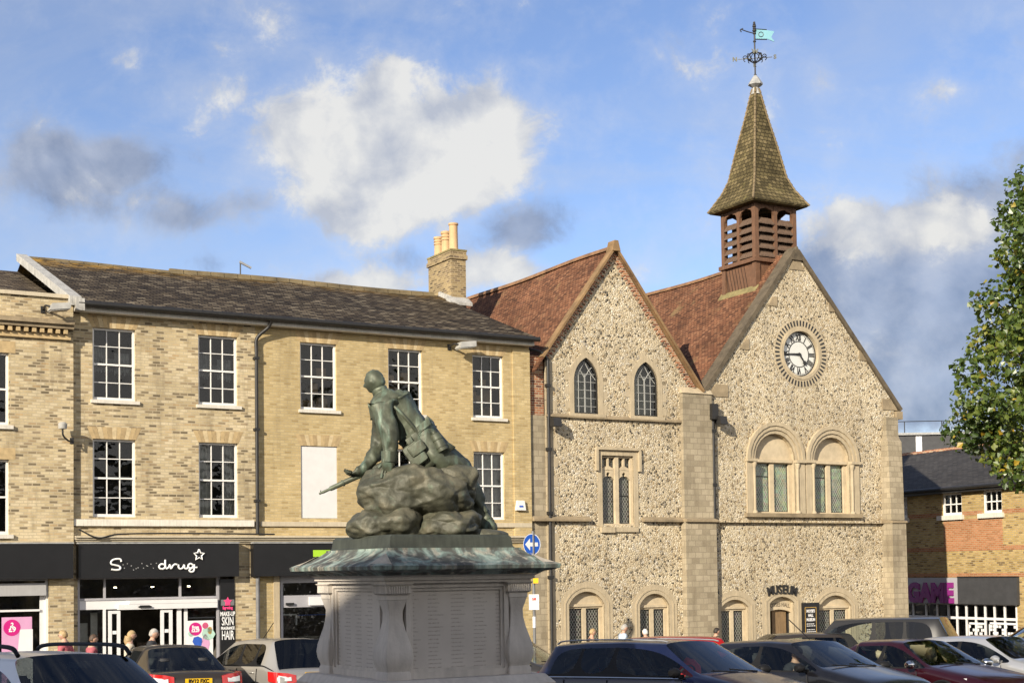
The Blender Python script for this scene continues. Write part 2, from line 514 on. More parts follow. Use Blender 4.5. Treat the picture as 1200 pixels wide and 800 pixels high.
wd = bpy.data.worlds.new('World')
sc.world = wd
wd.use_nodes = True


class WT(NT):
    def __init__(s, w):
        s.t = w.node_tree
        s.tc = None


w = WT(wd)
wt = wd.node_tree
bg = wt.nodes['Background']
sky = w.n('TexSky', sky_type='NISHITA')
sky.sun_disc = False
sky.sun_elevation = SUN_EL
sky.sun_rotation = math.atan2(TOSUN.x, TOSUN.y)
sky.altitude = 50; sky.air_density = 1.0; sky.dust_density = .15; sky.ozone_density = 3.5
tc = w.n('TexCoord')
dx = w.n('SeparateXYZ', {0: tc.outputs['Generated']}).outputs
yy = w.math('MAXIMUM', w.math('ABSOLUTE', dx[1]), .12)
U = w.math('MULTIPLY', w.math('DIVIDE', dx[0], yy), 17.0)      # hundreds of photo pixels from straight ahead
V = w.math('MULTIPLY', w.math('DIVIDE', dx[2], yy), 17.0)      # the same above the horizon
P = w.n('CombineXYZ', {0: U, 1: V, 2: 0.0}).outputs[0]


def fbm(vec, scale, detail=9, rough=.58, off=(0, 0, 0), dist=.3):
    v = w.n('VectorMath', {0: vec, 1: off}, operation='ADD').outputs[0]
    return w.n('TexNoise', {'Vector': v, 'Scale': scale, 'Detail': float(detail), 'Roughness': rough, 'Distortion': dist}).outputs['Fac']


def blobs(lst, u=U, v=V):
    tot = None
    for px, py, rx, ry, a in lst:
        cx, cy = (px - 600) / 100, (670 - py) / 100
        e = w.math('ADD', w.math('POWER', w.math('MULTIPLY', w.math('SUBTRACT', u, cx), 100 / rx), 2.0),
                   w.math('POWER', w.math('MULTIPLY', w.math('SUBTRACT', v, cy), 100 / ry), 2.0))
        g = w.math('MULTIPLY', w.math('EXPONENT', w.math('MULTIPLY', e, -1.0)), a)
        tot = g if tot is None else w.math('ADD', tot, g)
    return tot


n_big = fbm(P, .55, 10, .6)
n_big2 = fbm(P, .55, 10, .6, (.28, -.22, 0))
relief = w.math('SUBTRACT', n_big, n_big2)             # lit side (up and to the sun) minus far side
n_fine = fbm(P, 1.7, 9, .66, (7, 3, 0))
n_fine2 = fbm(P, 1.7, 9, .66, (7.10, 2.91, 0))
relief2 = w.math('SUBTRACT', n_fine, n_fine2)
n_micro = fbm(P, 4.6, 7, .62, (2, 8, 0), .6)
nn = w.math('ADD', w.math('MULTIPLY', n_big, .56), w.math('ADD', w.math('MULTIPLY', n_fine, .36), w.math('MULTIPLY', n_micro, .08)))
n_soft = fbm(P, .9, 3, .45, (1.3, 4.2, 0), .2)
n_soft2 = fbm(P, .9, 3, .45, (1.55, 3.98, 0), .2)
relief3 = w.math('SUBTRACT', n_soft, n_soft2)
# sunlit cumulus
WHITE = [(520, 160, 90, 58, .62), (430, 190, 90, 60, .46), (440, 245, 55, 38, .42), (580, 150, 48, 46, .40), (350, 130, 50, 38, .34), (470, 75, 60, 32, .30), (400, 115, 60, 40, .20),
         (530, 225, 75, 36, .40), (420, 328, 90, 20, .50), (595, 312, 55, 22, .48), (730, 322, 50, 18, .32), (1000, 258, 70, 36, .46), (975, 82, 22, 24, .26), (1120, 105, 70, 18, .20),
         (150, 52, 30, 20, .22), (250, 120, 45, 34, .16), (735, 130, 36, 22, .17), (1085, 275, 75, 30, .36), (130, 215, 60, 26, .16), (1140, 270, 50, 30, .3)]
fw = w.math('ADD', blobs(WHITE), w.math('MULTIPLY', w.math('SUBTRACT', nn, .5), 2.0))
dens_w = w.n('MapRange', {'Value': fw, 'From Min': .12, 'From Max': .38}, interpolation_type='SMOOTHSTEP').outputs[0]
# grey undersides and shadowed cloud
GREY = [(85, 190, 105, 46, .60), (150, 170, 60, 26, .3), (215, 245, 55, 28, .50), (40, 160, 36, 30, .25), (620, 262, 60, 42, .58), (300, 230, 40, 22, .28), (1050, 430, 130, 75, 1.05), (1120, 350, 90, 95, .85),
        (975, 340, 60, 70, .5), (1240, 330, 110, 140, .7), (230, 300, 60, 22, .26), (480, 305, 60, 24, .3), (400, 235, 26, 22, .25)]
fg = w.math('ADD', blobs(GREY), w.math('MULTIPLY', w.math('SUBTRACT', w.math('ADD', w.math('MULTIPLY', n_fine, .45), w.math('MULTIPLY', n_big2, .55)), .5), 1.5))
dens_g = w.n('MapRange', {'Value': fg, 'From Min': .10, 'From Max': .50}, interpolation_type='SMOOTHSTEP').outputs[0]
# thin high veil
veil = w.math('MULTIPLY', w.n('MapRange', {'Value': fbm(w.n('VectorMath', {0: P, 1: (.35, 1.0, 1)}, operation='MULTIPLY').outputs[0], .5, 8, .6, (3, 9, 0), 1.0), 'From Min': .40, 'From Max': .74}).outputs[0], .46)
K = 5.9                                                        # cloud radiance in sky-texture units (before the background strength)
skyc = w.mix(1.0, sky.outputs[0], (1.08, .95, 1.0, 1), 'MULTIPLY')
base = w.mix(veil, skyc, (K * .62, K * .66, K * .74, 1))
gcol = w.mix(w.mapr(w.math('ADD', relief, w.math('MULTIPLY', relief3, 1.0)), -.16, .18), (K * .22, K * .28, K * .42, 1), (K * .42, K * .48, K * .62, 1))
c1 = w.mix(w.math('MULTIPLY', dens_g, .86), base, gcol)
lit = w.mapr(w.math('ADD', w.math('ADD', w.math('MULTIPLY', relief3, 2.6), w.math('MULTIPLY', relief2, .7)), w.math('ADD', w.math('MULTIPLY', relief, .9), w.math('MULTIPLY', fw, .75))), -.10, .62)
wcol = w.mix(lit, (K * .52, K * .56, K * .65, 1), (K * .87, K * .865, K * .84, 1))
wisp = w.n('MapRange', {'Value': w.math('ADD', fw, w.math('MULTIPLY', w.math('SUBTRACT', n_soft, .5), .5)), 'From Min': -.14, 'From Max': .40}, interpolation_type='SMOOTHSTEP').outputs[0]
c1 = w.mix(w.math('MULTIPLY', wisp, .30), c1, (K * .80, K * .81, K * .84, 1))
c2 = w.mix(w.math('MULTIPLY', dens_w, .93), c1, wcol)
# unseen bright cloud bank behind the viewer, added to light the shaded pedestal
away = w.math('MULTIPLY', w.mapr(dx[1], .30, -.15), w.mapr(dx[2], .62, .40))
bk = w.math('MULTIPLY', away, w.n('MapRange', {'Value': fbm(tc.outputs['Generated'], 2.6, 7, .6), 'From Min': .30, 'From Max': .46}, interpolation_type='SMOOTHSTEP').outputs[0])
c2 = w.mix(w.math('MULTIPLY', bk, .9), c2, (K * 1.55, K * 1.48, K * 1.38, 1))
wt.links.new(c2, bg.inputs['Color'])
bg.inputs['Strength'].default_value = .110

vs = sc.view_settings
vs.view_transform = 'Standard'; vs.look = 'None'; vs.exposure = 0.56; vs.gamma = 1.0
vs.use_curve_mapping = False
sc.cycles.max_bounces = 8
sc.cycles.transparent_max_bounces = 16
sc.cycles.caustics_reflective = False
sc.cycles.caustics_refractive = False

# ================================================================ ground
def g_sheet():
    mb = MB()
    xs = [-400, -120, -60, -30, -10, 10, 30, 60, 120, 400]
    ys = [-400, -100, -60, -20, 0, 20, 40, 60, 75, 140, 400, 1500]
    for y in ys:
        for x in xs: mb.v.append((x * (3 if abs(x) == 400 else 1), y, ground(y)))
    n = len(xs)
    for j in range(len(ys) - 1):
        for i in range(n - 1):
            mb.f.append((j * n + i, j * n + i + 1, (j + 1) * n + i + 1, (j + 1) * n + i)); mb.m.append(0)
    return mb


tag(g_sheet().build('ground', M['asphalt']), kind='structure')

pv = MB()                                         # pavement in front of the row, with a kerb
for i in range(24):
    a, b = -24 + i * 2.0, -22 + i * 2.0
    P_ = [W(a, -3.2, 0), W(b, -3.2, 0), W(b, .3, 0), W(a, .3, 0)]
    lo = [(p.x, p.y, ground(p.y) - .1) for p in P_]
    hi = [(p.x, p.y, ground(p.y) + .12) for p in P_]
    pv.hexa(lo + hi)
tag(pv.build('pavement', M['paving']), kind='structure')
pl = MB()
for i in range(9):
    x0 = -8 + i * 2.6
    q = [(x0, 15.5), (x0 + .1, 15.5), (x0 + 3.3, 20.5), (x0 + 3.2, 20.5)]
    pl.add([(x, y, ground(y) + .004) for x, y in q], [(0, 1, 2, 3)])
tag(pl.build('parking_bay_lines', M['white']), kind='structure')

# ================================================================ sash windows
def sash(parent, x0, x1, z0, z1, rec=.13, cols=3, rows=4, fw=.055, bar=.022, fill='room', curtains=0, lite=None):
    f = MB()
    y0, y1 = rec - .045, rec + .05
    f.box(x0, x0 + fw, y0, y1, z0, z1); f.box(x1 - fw, x1, y0, y1, z0, z1)
    f.box(x0 + fw, x1 - fw, y0, y1, z1 - fw, z1); f.box(x0 + fw, x1 - fw, y0, y1, z0, z0 + fw * 1.5)
    zm = (z0 + z1) / 2
    f.box(x0 + fw, x1 - fw, y0 + .012, y1 - .01, zm - .024, zm + .024)
    for i in range(1, cols):
        x = x0 + fw + (x1 - x0 - 2 * fw) * i / cols
        f.box(x - bar / 2, x + bar / 2, y0 + .024, y1 - .02, z0 + fw * 1.5, zm - .024)
        f.box(x - bar / 2, x + bar / 2, y0 + .024, y1 - .02, zm + .024, z1 - fw)
    for j in range(1, rows):
        if j * 2 == rows: continue
        z = z0 + (z1 - z0) * j / rows
        f.box(x0 + fw, x1 - fw, y0 + .027, y1 - .023, z - bar / 2, z + bar / 2)
    w_ = f.build('window', M['white'], parent)
    MB().quad((x0 + fw, rec + .02, z0 + fw), (x1 - fw, rec + .02, z0 + fw), (x1 - fw, rec + .02, z1 - fw), (x0 + fw, rec + .02, z1 - fw)).build('pane', M['glass'], w_, recalc=False)
    r = MB()
    a, b, c, d = x0 - .3, x1 + .3, z0 - .2, z1 + .3
    yb = rec + 1.6
    yi = rec + .2
    r.quad((a, yb, c), (b, yb, c), (b, yb, d), (a, yb, d)); r.quad((a, yi, c), (a, yb, c), (a, yb, d), (a, yi, d)); r.quad((b, yi, c), (b, yi, d), (b, yb, d), (b, yb, c))
    r.quad((a, yi, c), (b, yi, c), (b, yb, c), (a, yb, c)); r.quad((a, yi, d), (a, yb, d), (b, yb, d), (b, yi, d))
    r.build('room', M[fill], w_, recalc=False)
    if curtains:
        k = MB()
        rr = random.Random(int(abs(x0) * 97 + z0 * 31))
        def drape(xa, xb, za, zb, y):
            n = 14
            for i in range(n):
                xx0, xx1 = xa + (xb - xa) * i / n, xa + (xb - xa) * (i + 1) / n
                ya, yb_ = y + .025 * math.sin(i * 2.1), y + .025 * math.sin((i + 1) * 2.1)
                zz = za + rr.uniform(0, .12 if curtains == 2 else .01)
                k.quad((xx0, ya, zz), (xx1, yb_, zz), (xx1, yb_, zb), (xx0, ya, zb))
        if curtains == 1: drape(x0, x1, z0, z1, rec + .12)
        if curtains == 5: drape(x0, x1, z0, z1, rec + .16); drape(x0, x0 + .4, z0, z1, rec + .1)
        if curtains == 3: drape(x0, x0 + .45, z0, z1, rec + .12); drape(x1 - .4, x1, z0, z1, rec + .14)
        if curtains == 4:
            for i in range(7):
                bx, bz = rr.uniform(x0 + .1, x1 - .35), rr.choice([z0 + .1, z0 + .55, z0 + 1.0])
                k.box(bx, bx + rr.uniform(.15, .35), rec + .35, rec + .7, bz, bz + rr.uniform(.15, .38))
            k.box(x0, x1, rec + .3, rec + .75, zm - .03, zm)
        if curtains == 2:   # torn net
            drape(x0 + .08, x0 + .42, z0 + .75, z1 - .5, rec + .12); drape(x1 - .5, x1 - .1, z0 + .7, z1 - .62, rec + .12)
            drape(x0 + .45, x1 - .5, z0 + .8, z0 + 1.15, rec + .12)
        if curtains == 2: k.build('torn_curtain', M['net_grey'], w_, recalc=False)
        elif curtains == 4: k.build('stored_boxes', M['card'], w_)
        else: k.build('curtain', M['curtain'], w_, recalc=False)
    return w_


M['net_grey'] = plain('grimy_net', (.30, .30, .29, 1), .9, vary=.4, scale=7)


def lintel(parent, x0, x1, z, h=.32, sp=.16):
    mb = MB()
    n = 11
    for i in range(n):
        a, b = x0 - .02 + (x1 - x0 + .04) * i / n, x0 - .02 + (x1 - x0 + .04) * (i + 1) / n
        ta, tb = x0 - sp + (x1 - x0 + 2 * sp) * i / n, x0 - sp + (x1 - x0 + 2 * sp) * (i + 1) / n
        mb.prism([(a + .005, z), (b - .005, z), (tb - .005, z + h), (ta + .005, z + h)], -.004, .03, i % 3)
    return mb.build('window_arch', [M['lintel'], M['lintel_b'], M['lintel_c']], parent)


M['lintel_b'] = plain('rubbed_brick_dark', (.37, .27, .14, 1), .85, vary=.2, scale=8)
M['lintel_c'] = plain('rubbed_brick_pale', (.52, .41, .24, 1), .85, vary=.2, scale=8)


def sill(parent, x0, x1, z, h=.09, m='offwhite', out=.07):
    return MB().box(x0, x1, -out, .13, z - h, z).build('sill', M[m], parent)


# ================================================================ the long brick building
XL, XR = FX(85.5, 500), FX(621, 500)               # party wall left, end right
avg = lambda l: sum(l) / len(l)
W2 = [(108.6, 158.7), (232.4, 278.3), (351.8, 394.5), (455, 495), (553.8, 589.8)]
z2t = avg([FZ(108.6, 383.1), FZ(232.4, 390.8), FZ(351.8, 401), FZ(455, 408), FZ(553.8, 415.3)])
z2b = avg([FZ(108.6, 467.5), FZ(232.4, 475), FZ(351.8, 479), FZ(553.8, 488.5)])
z1t = avg([FZ(108, 513.2), FZ(232.8, 517.5), FZ(353.6, 521.7), FZ(557, 529.4)])
z1b = avg([FZ(108, 604.7), FZ(233.3, 606.8), FZ(356, 608.6), FZ(559, 607)])
ZEV = avg([FZ(120, 361), FZ(620, 402)])           # wall top under the gutter
ZF1 = FZ(180, 636.9)                               # fascia top
ZF0 = FZ(180, 676.7)
ww = [(FX(a, 440), FX(b, 440)) for a, b in W2]
print('left building', XL, XR, z2t, z2b, z1t, z1b, ZEV, ZF1, ZF0, ww)

bb = empty('brick_building', W(0, 0, 0), TH, 'long three storey buff brick terrace with brown slate roof above the black shop signs', 'building')
holes = []
for a, b in ww:
    holes += [[(a, z2b), (b, z2b), (b, z2t), (a, z2t)], [(a, z1b), (b, z1b), (b, z1t), (a, z1t)]]
S2 = (FX(91, 700), FX(275, 700)); S3 = (FX(326, 700), FX(585, 700))
ZG = -1.2
ZS = ZF0 + .05
for a, b in (S2, S3): holes.append([(a, ZG), (b, ZG), (b, ZS), (a, ZS)])
XM = FX(300, 500)
wl = MB().face([(XL, ZG - .6), (XM, ZG - .6), (XM, ZEV), (XL, ZEV)], [h for h in holes if h[0][0] < XM], 0, .22)
wl.quad((XL, 0, ZG), (XL, 6.5, ZG), (XL, 6.5, ZEV), (XL, 0, ZEV)); wl.quad((XL, 6.5, ZG), (XR, 6.5, ZG), (XR, 6.5, ZEV), (XL, 6.5, ZEV))
wl.build('wall', M['brick'], bb, recalc=False)
wr = MB().face([(XM, ZG - .6), (XR, ZG - .6), (XR, ZEV), (XM, ZEV)], [h for h in holes if h[0][0] > XM], 0, .22)
wr.quad((XR, 0, ZG), (XR, 6.5, ZG), (XR, 6.5, ZEV), (XR, 0, ZEV))
wr.build('wall', M['brick_plain'], bb, recalc=False)
# quieter brick pilaster at the right end
MB().box(FX(601, 500), XR - .002, -.05, .01, z1b - .6, ZEV - .25).build('brick_pilaster', M['brick_plain'], bb)
for i, (a, b) in enumerate(ww):
    sash(bb, a, b, z2b, z2t, curtains=(2, 2, 4, 4, 4)[i])
    lintel(bb, a, b, z2t)
    sill(bb, a - .06, b + .1, z2b)
    if i != 2:
        sash(bb, a, b, z1b, z1t, curtains=(0, 3, 0, 0, 5)[i])
    lintel(bb, a, b, z1t)
a, b = ww[2]
pbd = MB().box(a + .01, b - .01, .03, .08, z1b + .01, z1t - .01).build('boarded_window', M['board'] if 'board' in M else M['white'], bb, label='blank white boarded window')
# sill band, cornice
zb = FZ(200, 608.8); zb2 = FZ(200, 616.3)
MB().box(XL, XM - .1, -.09, .05, zb2, zb).build('sill_band', M['white_band'] if 'white_band' in M else M['offwhite'], bb)
MB().box(XM + .1, XR - .01, -.06, .05, zb2 + .01, zb - .03).build('sill_band', M['band'], bb)
zc0, zc1 = ZF1 + .01, FZ(200, 627.5)
cn = MB()
for k in range(4):
    h = (zc1 - zc0) / 4
    cn.box(XL + .01, XR - .02, -.05 - .05 * k, .06, zc0 + h * k, zc0 + h * (k + 1) - .004)
cn.build('shop_cornice', M['band'], bb)
# roof: gabled, ridge parallel to the front
D = 6.5
zr = FZ(300, 331, D / 1.0) if False else FP(15, 303, D)[1]
zr2 = FP(500, 345, D)[1]
print('ridge z', zr, zr2)
ZR = avg([zr, zr2])
ev = .32
ze = ZEV + .10
sl_ = (ZR - ze) / (D + ev)
rf = MB()
n = 60
th_ = .07
for j in range(n):                                   # slightly sagging courses
    x0, x1 = XL + .02 + (XR - XL + .16) * j / n, XL + .02 + (XR - XL + .16) * (j + 1) / n
    s0, s1 = .025 * math.sin(x0 * .9) + .02 * math.sin(x0 * 2.3), .025 * math.sin(x1 * .9) + .02 * math.sin(x1 * 2.3)
    rf.quad((x0, -ev, ze), (x1, -ev, ze), (x1, D, ZR + s1), (x0, D, ZR + s0))
    rf.quad((x0, -ev, ze - th_), (x0, -ev, ze), (x1, -ev, ze), (x1, -ev, ze - th_))
    rf.quad((x0, D, ZR + s0), (x1, D, ZR + s1), (x1, 2 * D, ze), (x0, 2 * D, ze))
xe = XR + .18
rf.quad((xe, -ev, ze), (xe, D, ZR), (xe, D, ZR - .2), (xe, -ev, ze - .1))
M['slate_main'] = brick('lichened_slate', [(0, (.035, .026, .017)), (.35, (.075, .057, .036)), (.75, (.115, .088, .056)), (1, (.25, .205, .14))], (.016, .012, .008, 1), .28, .16, .02, ('slope', 'x', 2.83),
                        dirt=.5, bump=1.0, rough=.75, lichen=((.28, .235, .14, 1), 3.2, .63), dscale=1.2, ridge=(ZR - .55, ZR - .02, XL + .5, XL + 6.5))
roof = rf.build('roof', M['slate_main'], bb, recalc=False)
rt = MB()
x = XL + .05
while x < XR:
    up = .07 if x > FX(185, 318, D) else .0
    if up or x < XL + 8:
        rt.prism([(-.13, -.05), (-.06, .05 + up), (.06, .05 + up), (.13, -.05)], x, x + .43, 0, lambda a, z, y: (y, D + a, ZR + z + .02 * math.sin(y * .9)))
    x += .45
rt.build('ridge_tiles', M['ridge_t'] if 'ridge_t' in M else M['coping'], roof)
# leaning row of eaves slates catches light
gt = MB()
gpts = [(XL + .05, -ev - .09, ze - .06), (XR + .15, -ev - .09, ze - .06)]
gt.tube(gpts, .075, 10)
gt.build('gutter', M['iron'], bb, smooth=50)
MB().box(XL + .02, XR + .05, -ev + .06, -.0, ze - .24, ze - .10).build('soffit_board', M['offwhite'], bb)
dp = MB()
xd = FX(299.5, 500)
dp.tube(spline([(xd + .35, -ev - .08, ze - .1), (xd + .3, -.25, ze - .3), (xd + .02, -.11, ze - .6), (xd, -.10, ze - 1.0)], 5), .05, 8)
dp.tube([(xd, -.10, ze - 1.0), (xd, -.10, ZF1 + .25)], .05, 8)
for z in (1.2, 3.2, 5.2): dp.box(xd - .075, xd + .075, -.16, 0, ze - z, ze - z + .07)
dp.build('downpipe', M['iron'], bb, smooth=50)
dq = MB().tube([(FX(300.5, 720), -.12, ZF0 + .3), (FX(300.5, 720), -.12, ZG)], .06, 8)
dq.build('downpipe', M['grey_dark'] if 'grey_dark' in M else M['iron'], bb, smooth=50)
# white party parapet on the left verge
pp = MB()
pp.hexa([(XL - .16, -ev - .05, ze - .12), (XL + .14, -ev - .05, ze - .12), (XL + .14, D, ZR - .1), (XL - .16, D, ZR - .1),
         (XL - .16, -ev - .05, ze + .12), (XL + .14, -ev - .05, ze + .12), (XL + .14, D, ZR + .12), (XL - .16, D, ZR + .12)])
pp.box(XL - .02, XL + .2, -ev - .16, -ev + .1, ze - .26, ze + .06)
pp.build('party_parapet', M['lead_pale'], bb)

# chimney on the right end of the ridge
chx, chz = FP(547, 400, D - .9)
CX1 = chx; CX0 = chx - .58
CY0 = D - .9; CY1 = CY0 + 1.75
zct = FP(527, 291, CY0)[1]
ch = MB()
ch.box(CX0, CX1, CY0, CY1, ZR - 1.6, zct - .35)
ch.box(CX0 - .05, CX1 + .05, CY0 - .05, CY1 + .05, zct - .35, zct - .2)
ch.box(CX0 - .02, CX1 + .02, CY0 - .02, CY1 + .02, zct - .2, zct - .06)
chim = ch.build('chimney', M['brick_gable'], bb)
MB().box(CX0 - .04, CX1 + .04, CY0 - .04, CY1 + .04, zct - .06, zct).build('chimney_cap', M['coping_moss'] if 'coping_moss' in M else M['coping'], chim)
for k, (fy, h, r) in enumerate([(.84, .72, .17), (.52, .80, .17), (.2, .98, .16)]):
    yy_ = CY0 + fy * 1.75
    pr = [(r * 1.12, 0), (r * 1.08, .08), (r, .1), (r * .95, h * .55)]
    if k < 2: pr += [(r * .95, h * .60), (r * 1.1, h * .62), (r * 1.1, h * .66), (r * .95, h * .68), (r * .95, h * .74), (r * 1.1, h * .76), (r * 1.1, h * .8), (r * .95, h * .82), (r * .95, h * .88), (r * 1.12, h * .9), (r * 1.12, h)]
    else: pr += [(r * .93, h * .92), (r * 1.1, h * .94), (r * 1.1, h)]
    pr += [(r * .8, h), (r * .8, h - .15)]
    MB().lathe(pr, ((CX0 + CX1) / 2, yy_, zct), 16).build('chimney_pot', M['terracotta'], chim, smooth=40)
fl = MB()
for k in range(9):
    yk = CY0 - .05 - .18 * 0 + k * .2
fl.hexa([(CX0 - .22, CY0 - .35, ZR - .9 * sl_ - .16), (CX1 + .06, CY0 - .35, ZR - .9 * sl_ - .16), (CX1 + .06, CY0 - .01, ZR - .9 * sl_ - .0), (CX0 - .22, CY0 - .01, ZR - .9 * sl_),
         (CX0 - .22, CY0 - .35, ZR - 1.25 * sl_ + .07), (CX1 + .06, CY0 - .35, ZR - 1.25 * sl_ + .07), (CX1 + .06, CY0 - .01, ZR - .9 * sl_ + .18), (CX0 - .22, CY0 - .01, ZR - .9 * sl_ + .18)])
for k in range(5):
    ya = CY0 + k * .18
    zz = ZR - (D - ya) * sl_
    fl.box(CX0 - .06, CX0 - .003, ya, ya + .17, zz - .1, zz + .22)
fl.build('chimney_flashing', M['lead_pale'], chim)
# tv aerial
xa, _ = FP(283, 330, D)
ae = empty('roof_aerial', W(xa, D + .1, ZR - .05), TH, 'thin bent aerial pole rising from the slate ridge', 'aerial')
MB().tube([(0, 0, 0), (0, 0, .62)], .022, 6).build('mast', M['iron'], ae)
MB().hexa([(-.03, -.03, .58), (.36, -.03, .42), (.36, .03, .42), (-.03, .03, .58), (-.02, -.03, .65), (.38, -.03, .48), (.38, .03, .48), (-.02, .03, .65)]).build('aerial_arm', M['grey_metal'], ae)

# ================================================================ building at the far left
lb = empty('brick_building', W(0, 0, 0), TH, 'buff brick building with parapet and dentil cornice, cut by the picture edge', 'building')
XA = XL - 8.5
FY = -.14
zp = FP(40, 347, FY)[1]; zcn = FP(40, 384, FY)[1]
z2t_, z2b_ = FP(5, 413, FY)[1], FP(5, 498, FY)[1]
z1t_, z1b_ = FP(5, 538, FY)[1], FP(5, 626, FY)[1]
xr_ = FP(10.5, 450, FY)[0]
S1 = (FP(-60, 700, FY)[0], FP(57, 700, FY)[0])
hl = []
for (zb_, zt_) in ((z2b_, z2t_), (z1b_, z1t_)):
    for k in range(2): hl.append([(xr_ - 1.2 - 3 * k, zb_), (xr_ - 3 * k, zb_), (xr_ - 3 * k, zt_), (xr_ - 1.2 - 3 * k, zt_)])
hl.append([(S1[0], ZG), (S1[1], ZG), (S1[1], ZS), (S1[0], ZS)])
wl = MB().face([(XA, ZG - .6), (XL - .02, ZG - .6), (XL - .02, zp), (XA, zp)], hl, FY, .25)
wl.quad((XL - .02, FY, ZG - .6), (XL - .02, .3, ZG - .6), (XL - .02, .3, zp), (XL - .02, FY, zp))
wl.quad((XL - .02, .25, ZEV - 1), (XA, .25, ZEV - 1), (XA, .25, zp), (XL - .02, .25, zp)); wl.quad((XA, FY, zp), (XL - .02, FY, zp), (XL - .02, .25, zp), (XA, .25, zp))
wl.build('wall', M['brick'], lb, recalc=False)
MB().box(XA, XL + .05, FY - .07, .3, zp, zp + .1).build('parapet_coping', M['band'], lb)
cm = MB()
cm.box(XA, XL - .05, FY - .30, FY, zcn + .1, zcn + .22); cm.box(XA, XL - .05, FY - .22, FY, zcn, zcn + .098)
cm.build('cornice', M['stone_dark'], lb)
dm = MB()
x = XA
while x < XL - .2:
    dm.box(x, x + .10, FY - .18, FY, zcn - .13, zcn - .002); x += .2
dm.box(XA, XL - .1, FY - .08, FY, zcn - .27, zcn - .14)
dm.build('dentils', M['lintel'], lb)
for (zb_, zt_) in ((z2b_, z2t_), (z1b_, z1t_)):
    for k in range(2):
        o = sash(lb, xr_ - 1.2 - 3 * k, xr_ - 3 * k, zb_, zt_, rec=FY + .14, cols=2, rows=2)
    MB().box(xr_ - 1.3, xr_ + .1, FY - .08, FY + .13, zb_ - .1, zb_).build('sill', M['offwhite'], lb)
    MB().box(xr_ - 1.4, xr_ + .16, FY - .004, FY + .02, zt_, zt_ + .3).build('window_arch', M['lintel'], lb)
r2 = MB()
zl = FP(0, 303, D)[1] - .35
r2.quad((XA, .25, zp - .12), (XL - .1, .25, zp - .12), (XL - .1, D, zl), (XA, D, zl)); r2.quad((XA, D, zl), (XL - .1, D, zl), (XL - .1, 2 * D, zp), (XA, 2 * D, zp))
r2.build('roof', M['slate'], lb, recalc=False)

# ================================================================ museum
mu = empty('museum_building', W(0, 0, 0), TH, 'flint museum with two gables, a wall clock and a shingled bell turret', 'museum')
MX0, MXP0, MXP1, MX1 = FX(645, 600), FX(799, 600), FX(833, 600), FX(1050, 600)
MZ0 = -1.2
zs = avg([FZ(640, 606), FZ(800, 607), FZ(1040, 611)])      # lower string course
zu = avg([FZ(645, 485), FZ(795, 490)])                     # upper string, small gable
A1x, A1z = FP(718, 296)
L1x, L1z = FP(641, 413); R1x, R1z = FP(818, 462)
A2x, A2z = FP(932, 296)
L2x, L2z = FP(824, 463); R2x, R2z = FP(1050, 478)
print('museum', MX0, MXP0, MXP1, MX1, 'zs', zs, zu, 'A1', A1x, A1z, L1x, L1z, R1x, R1z, 'A2', A2x, A2z, L2x, L2z, R2x, R2z)
# openings
def pointed(px0, px1, pyb, pys, pyt, n=9):
    x0, zb_ = FP(px0, pyb); x1, _ = FP(px1, pyb)
    zs_ = FP((px0 + px1) / 2, pys)[1]; zt = FP((px0 + px1) / 2, pyt)[1]
    w_ = x1 - x0
    xm = (x0 + x1) / 2; h = zt - zs_
    # two arcs meeting at the apex
    rr = (h * h + (w_ / 2) ** 2) / w_
    pts = [(x1, zb_)]
    amax = math.asin(min(1, h / rr))
    right = [(x1 - rr + rr * math.cos(amax * i / n), zs_ + rr * math.sin(amax * i / n)) for i in range(n + 1)]
    left = [(x0 + rr - rr * math.cos(amax * i / n), zs_ + rr * math.sin(amax * i / n)) for i in range(n + 1)]
    return [(x0, zb_), (x1, zb_)] + right + left[::-1][1:]


def segm(x0, x1, zb_, zsp, rise, n=12):
    w_ = x1 - x0
    rr = (w_ * w_ / 4 + rise * rise) / (2 * rise)
    a = math.degrees(math.asin(min(1, w_ / 2 / rr)))
    if rise >= w_ / 2 - 1e-6: a = 90
    return [(x0, zb_), (x1, zb_)] + arc((x0 + x1) / 2, zsp + rise - rr, rr, 90 - a, 90 + a, n)


def grow(poly, d):
    """offset a convex outline (counter-clockwise) by d"""
    n = len(poly); out = []
    for i in range(n):
        p0, p1, p2 = Vector(poly[i - 1]), Vector(poly[i]), Vector(poly[(i + 1) % n])
        e1 = (p1 - p0); e2 = (p2 - p1)
        if e1.length < 1e-7: e1 = p1 - Vector(poly[i - 2])
        if e2.length < 1e-7: e2 = Vector(poly[(i + 2) % n]) - p1
        n1 = Vector((e1.y, -e1.x)).normalized(); n2 = Vector((e2.y, -e2.x)).normalized()
        m_ = (n1 + n2)
        m_ = m_ / max(.35, (1 + n1.dot(n2)))
        out.append(tuple(p1 + m_ * d))
    return out


lanc = [pointed(673, 702, 484, 446, 419), pointed(743.5, 771.5, 487, 450, 424)]
sqx0, sqz1 = FP(705, 533); sqx1 = FX(742, 533); sqz0 = FZ(723, 615)
SQ = [(sqx0, sqz0), (sqx1, sqz0), (sqx1, sqz1), (sqx0, sqz1)]
def gw(pl_, pr_, pt, psp):
    x0, x1 = FX(pl_, 735), FX(pr_, 735)
    zt = FZ((pl_ + pr_) / 2, pt); zsp = FZ((pl_ + pr_) / 2, psp)
    return segm(x0, x1, MZ0 + .9, zsp, zt - zsp)


G1 = [gw(667, 709, 692.5, 708), gw(750, 785, 695, 709)]
G2 = [gw(845, 877, 702, 711), gw(960, 998, 697, 710)]
DOOR = segm(FX(902, 735), FX(931, 735), MZ0 + .02, FZ(917, 706), FZ(917, 700) - FZ(917, 706) + .04)
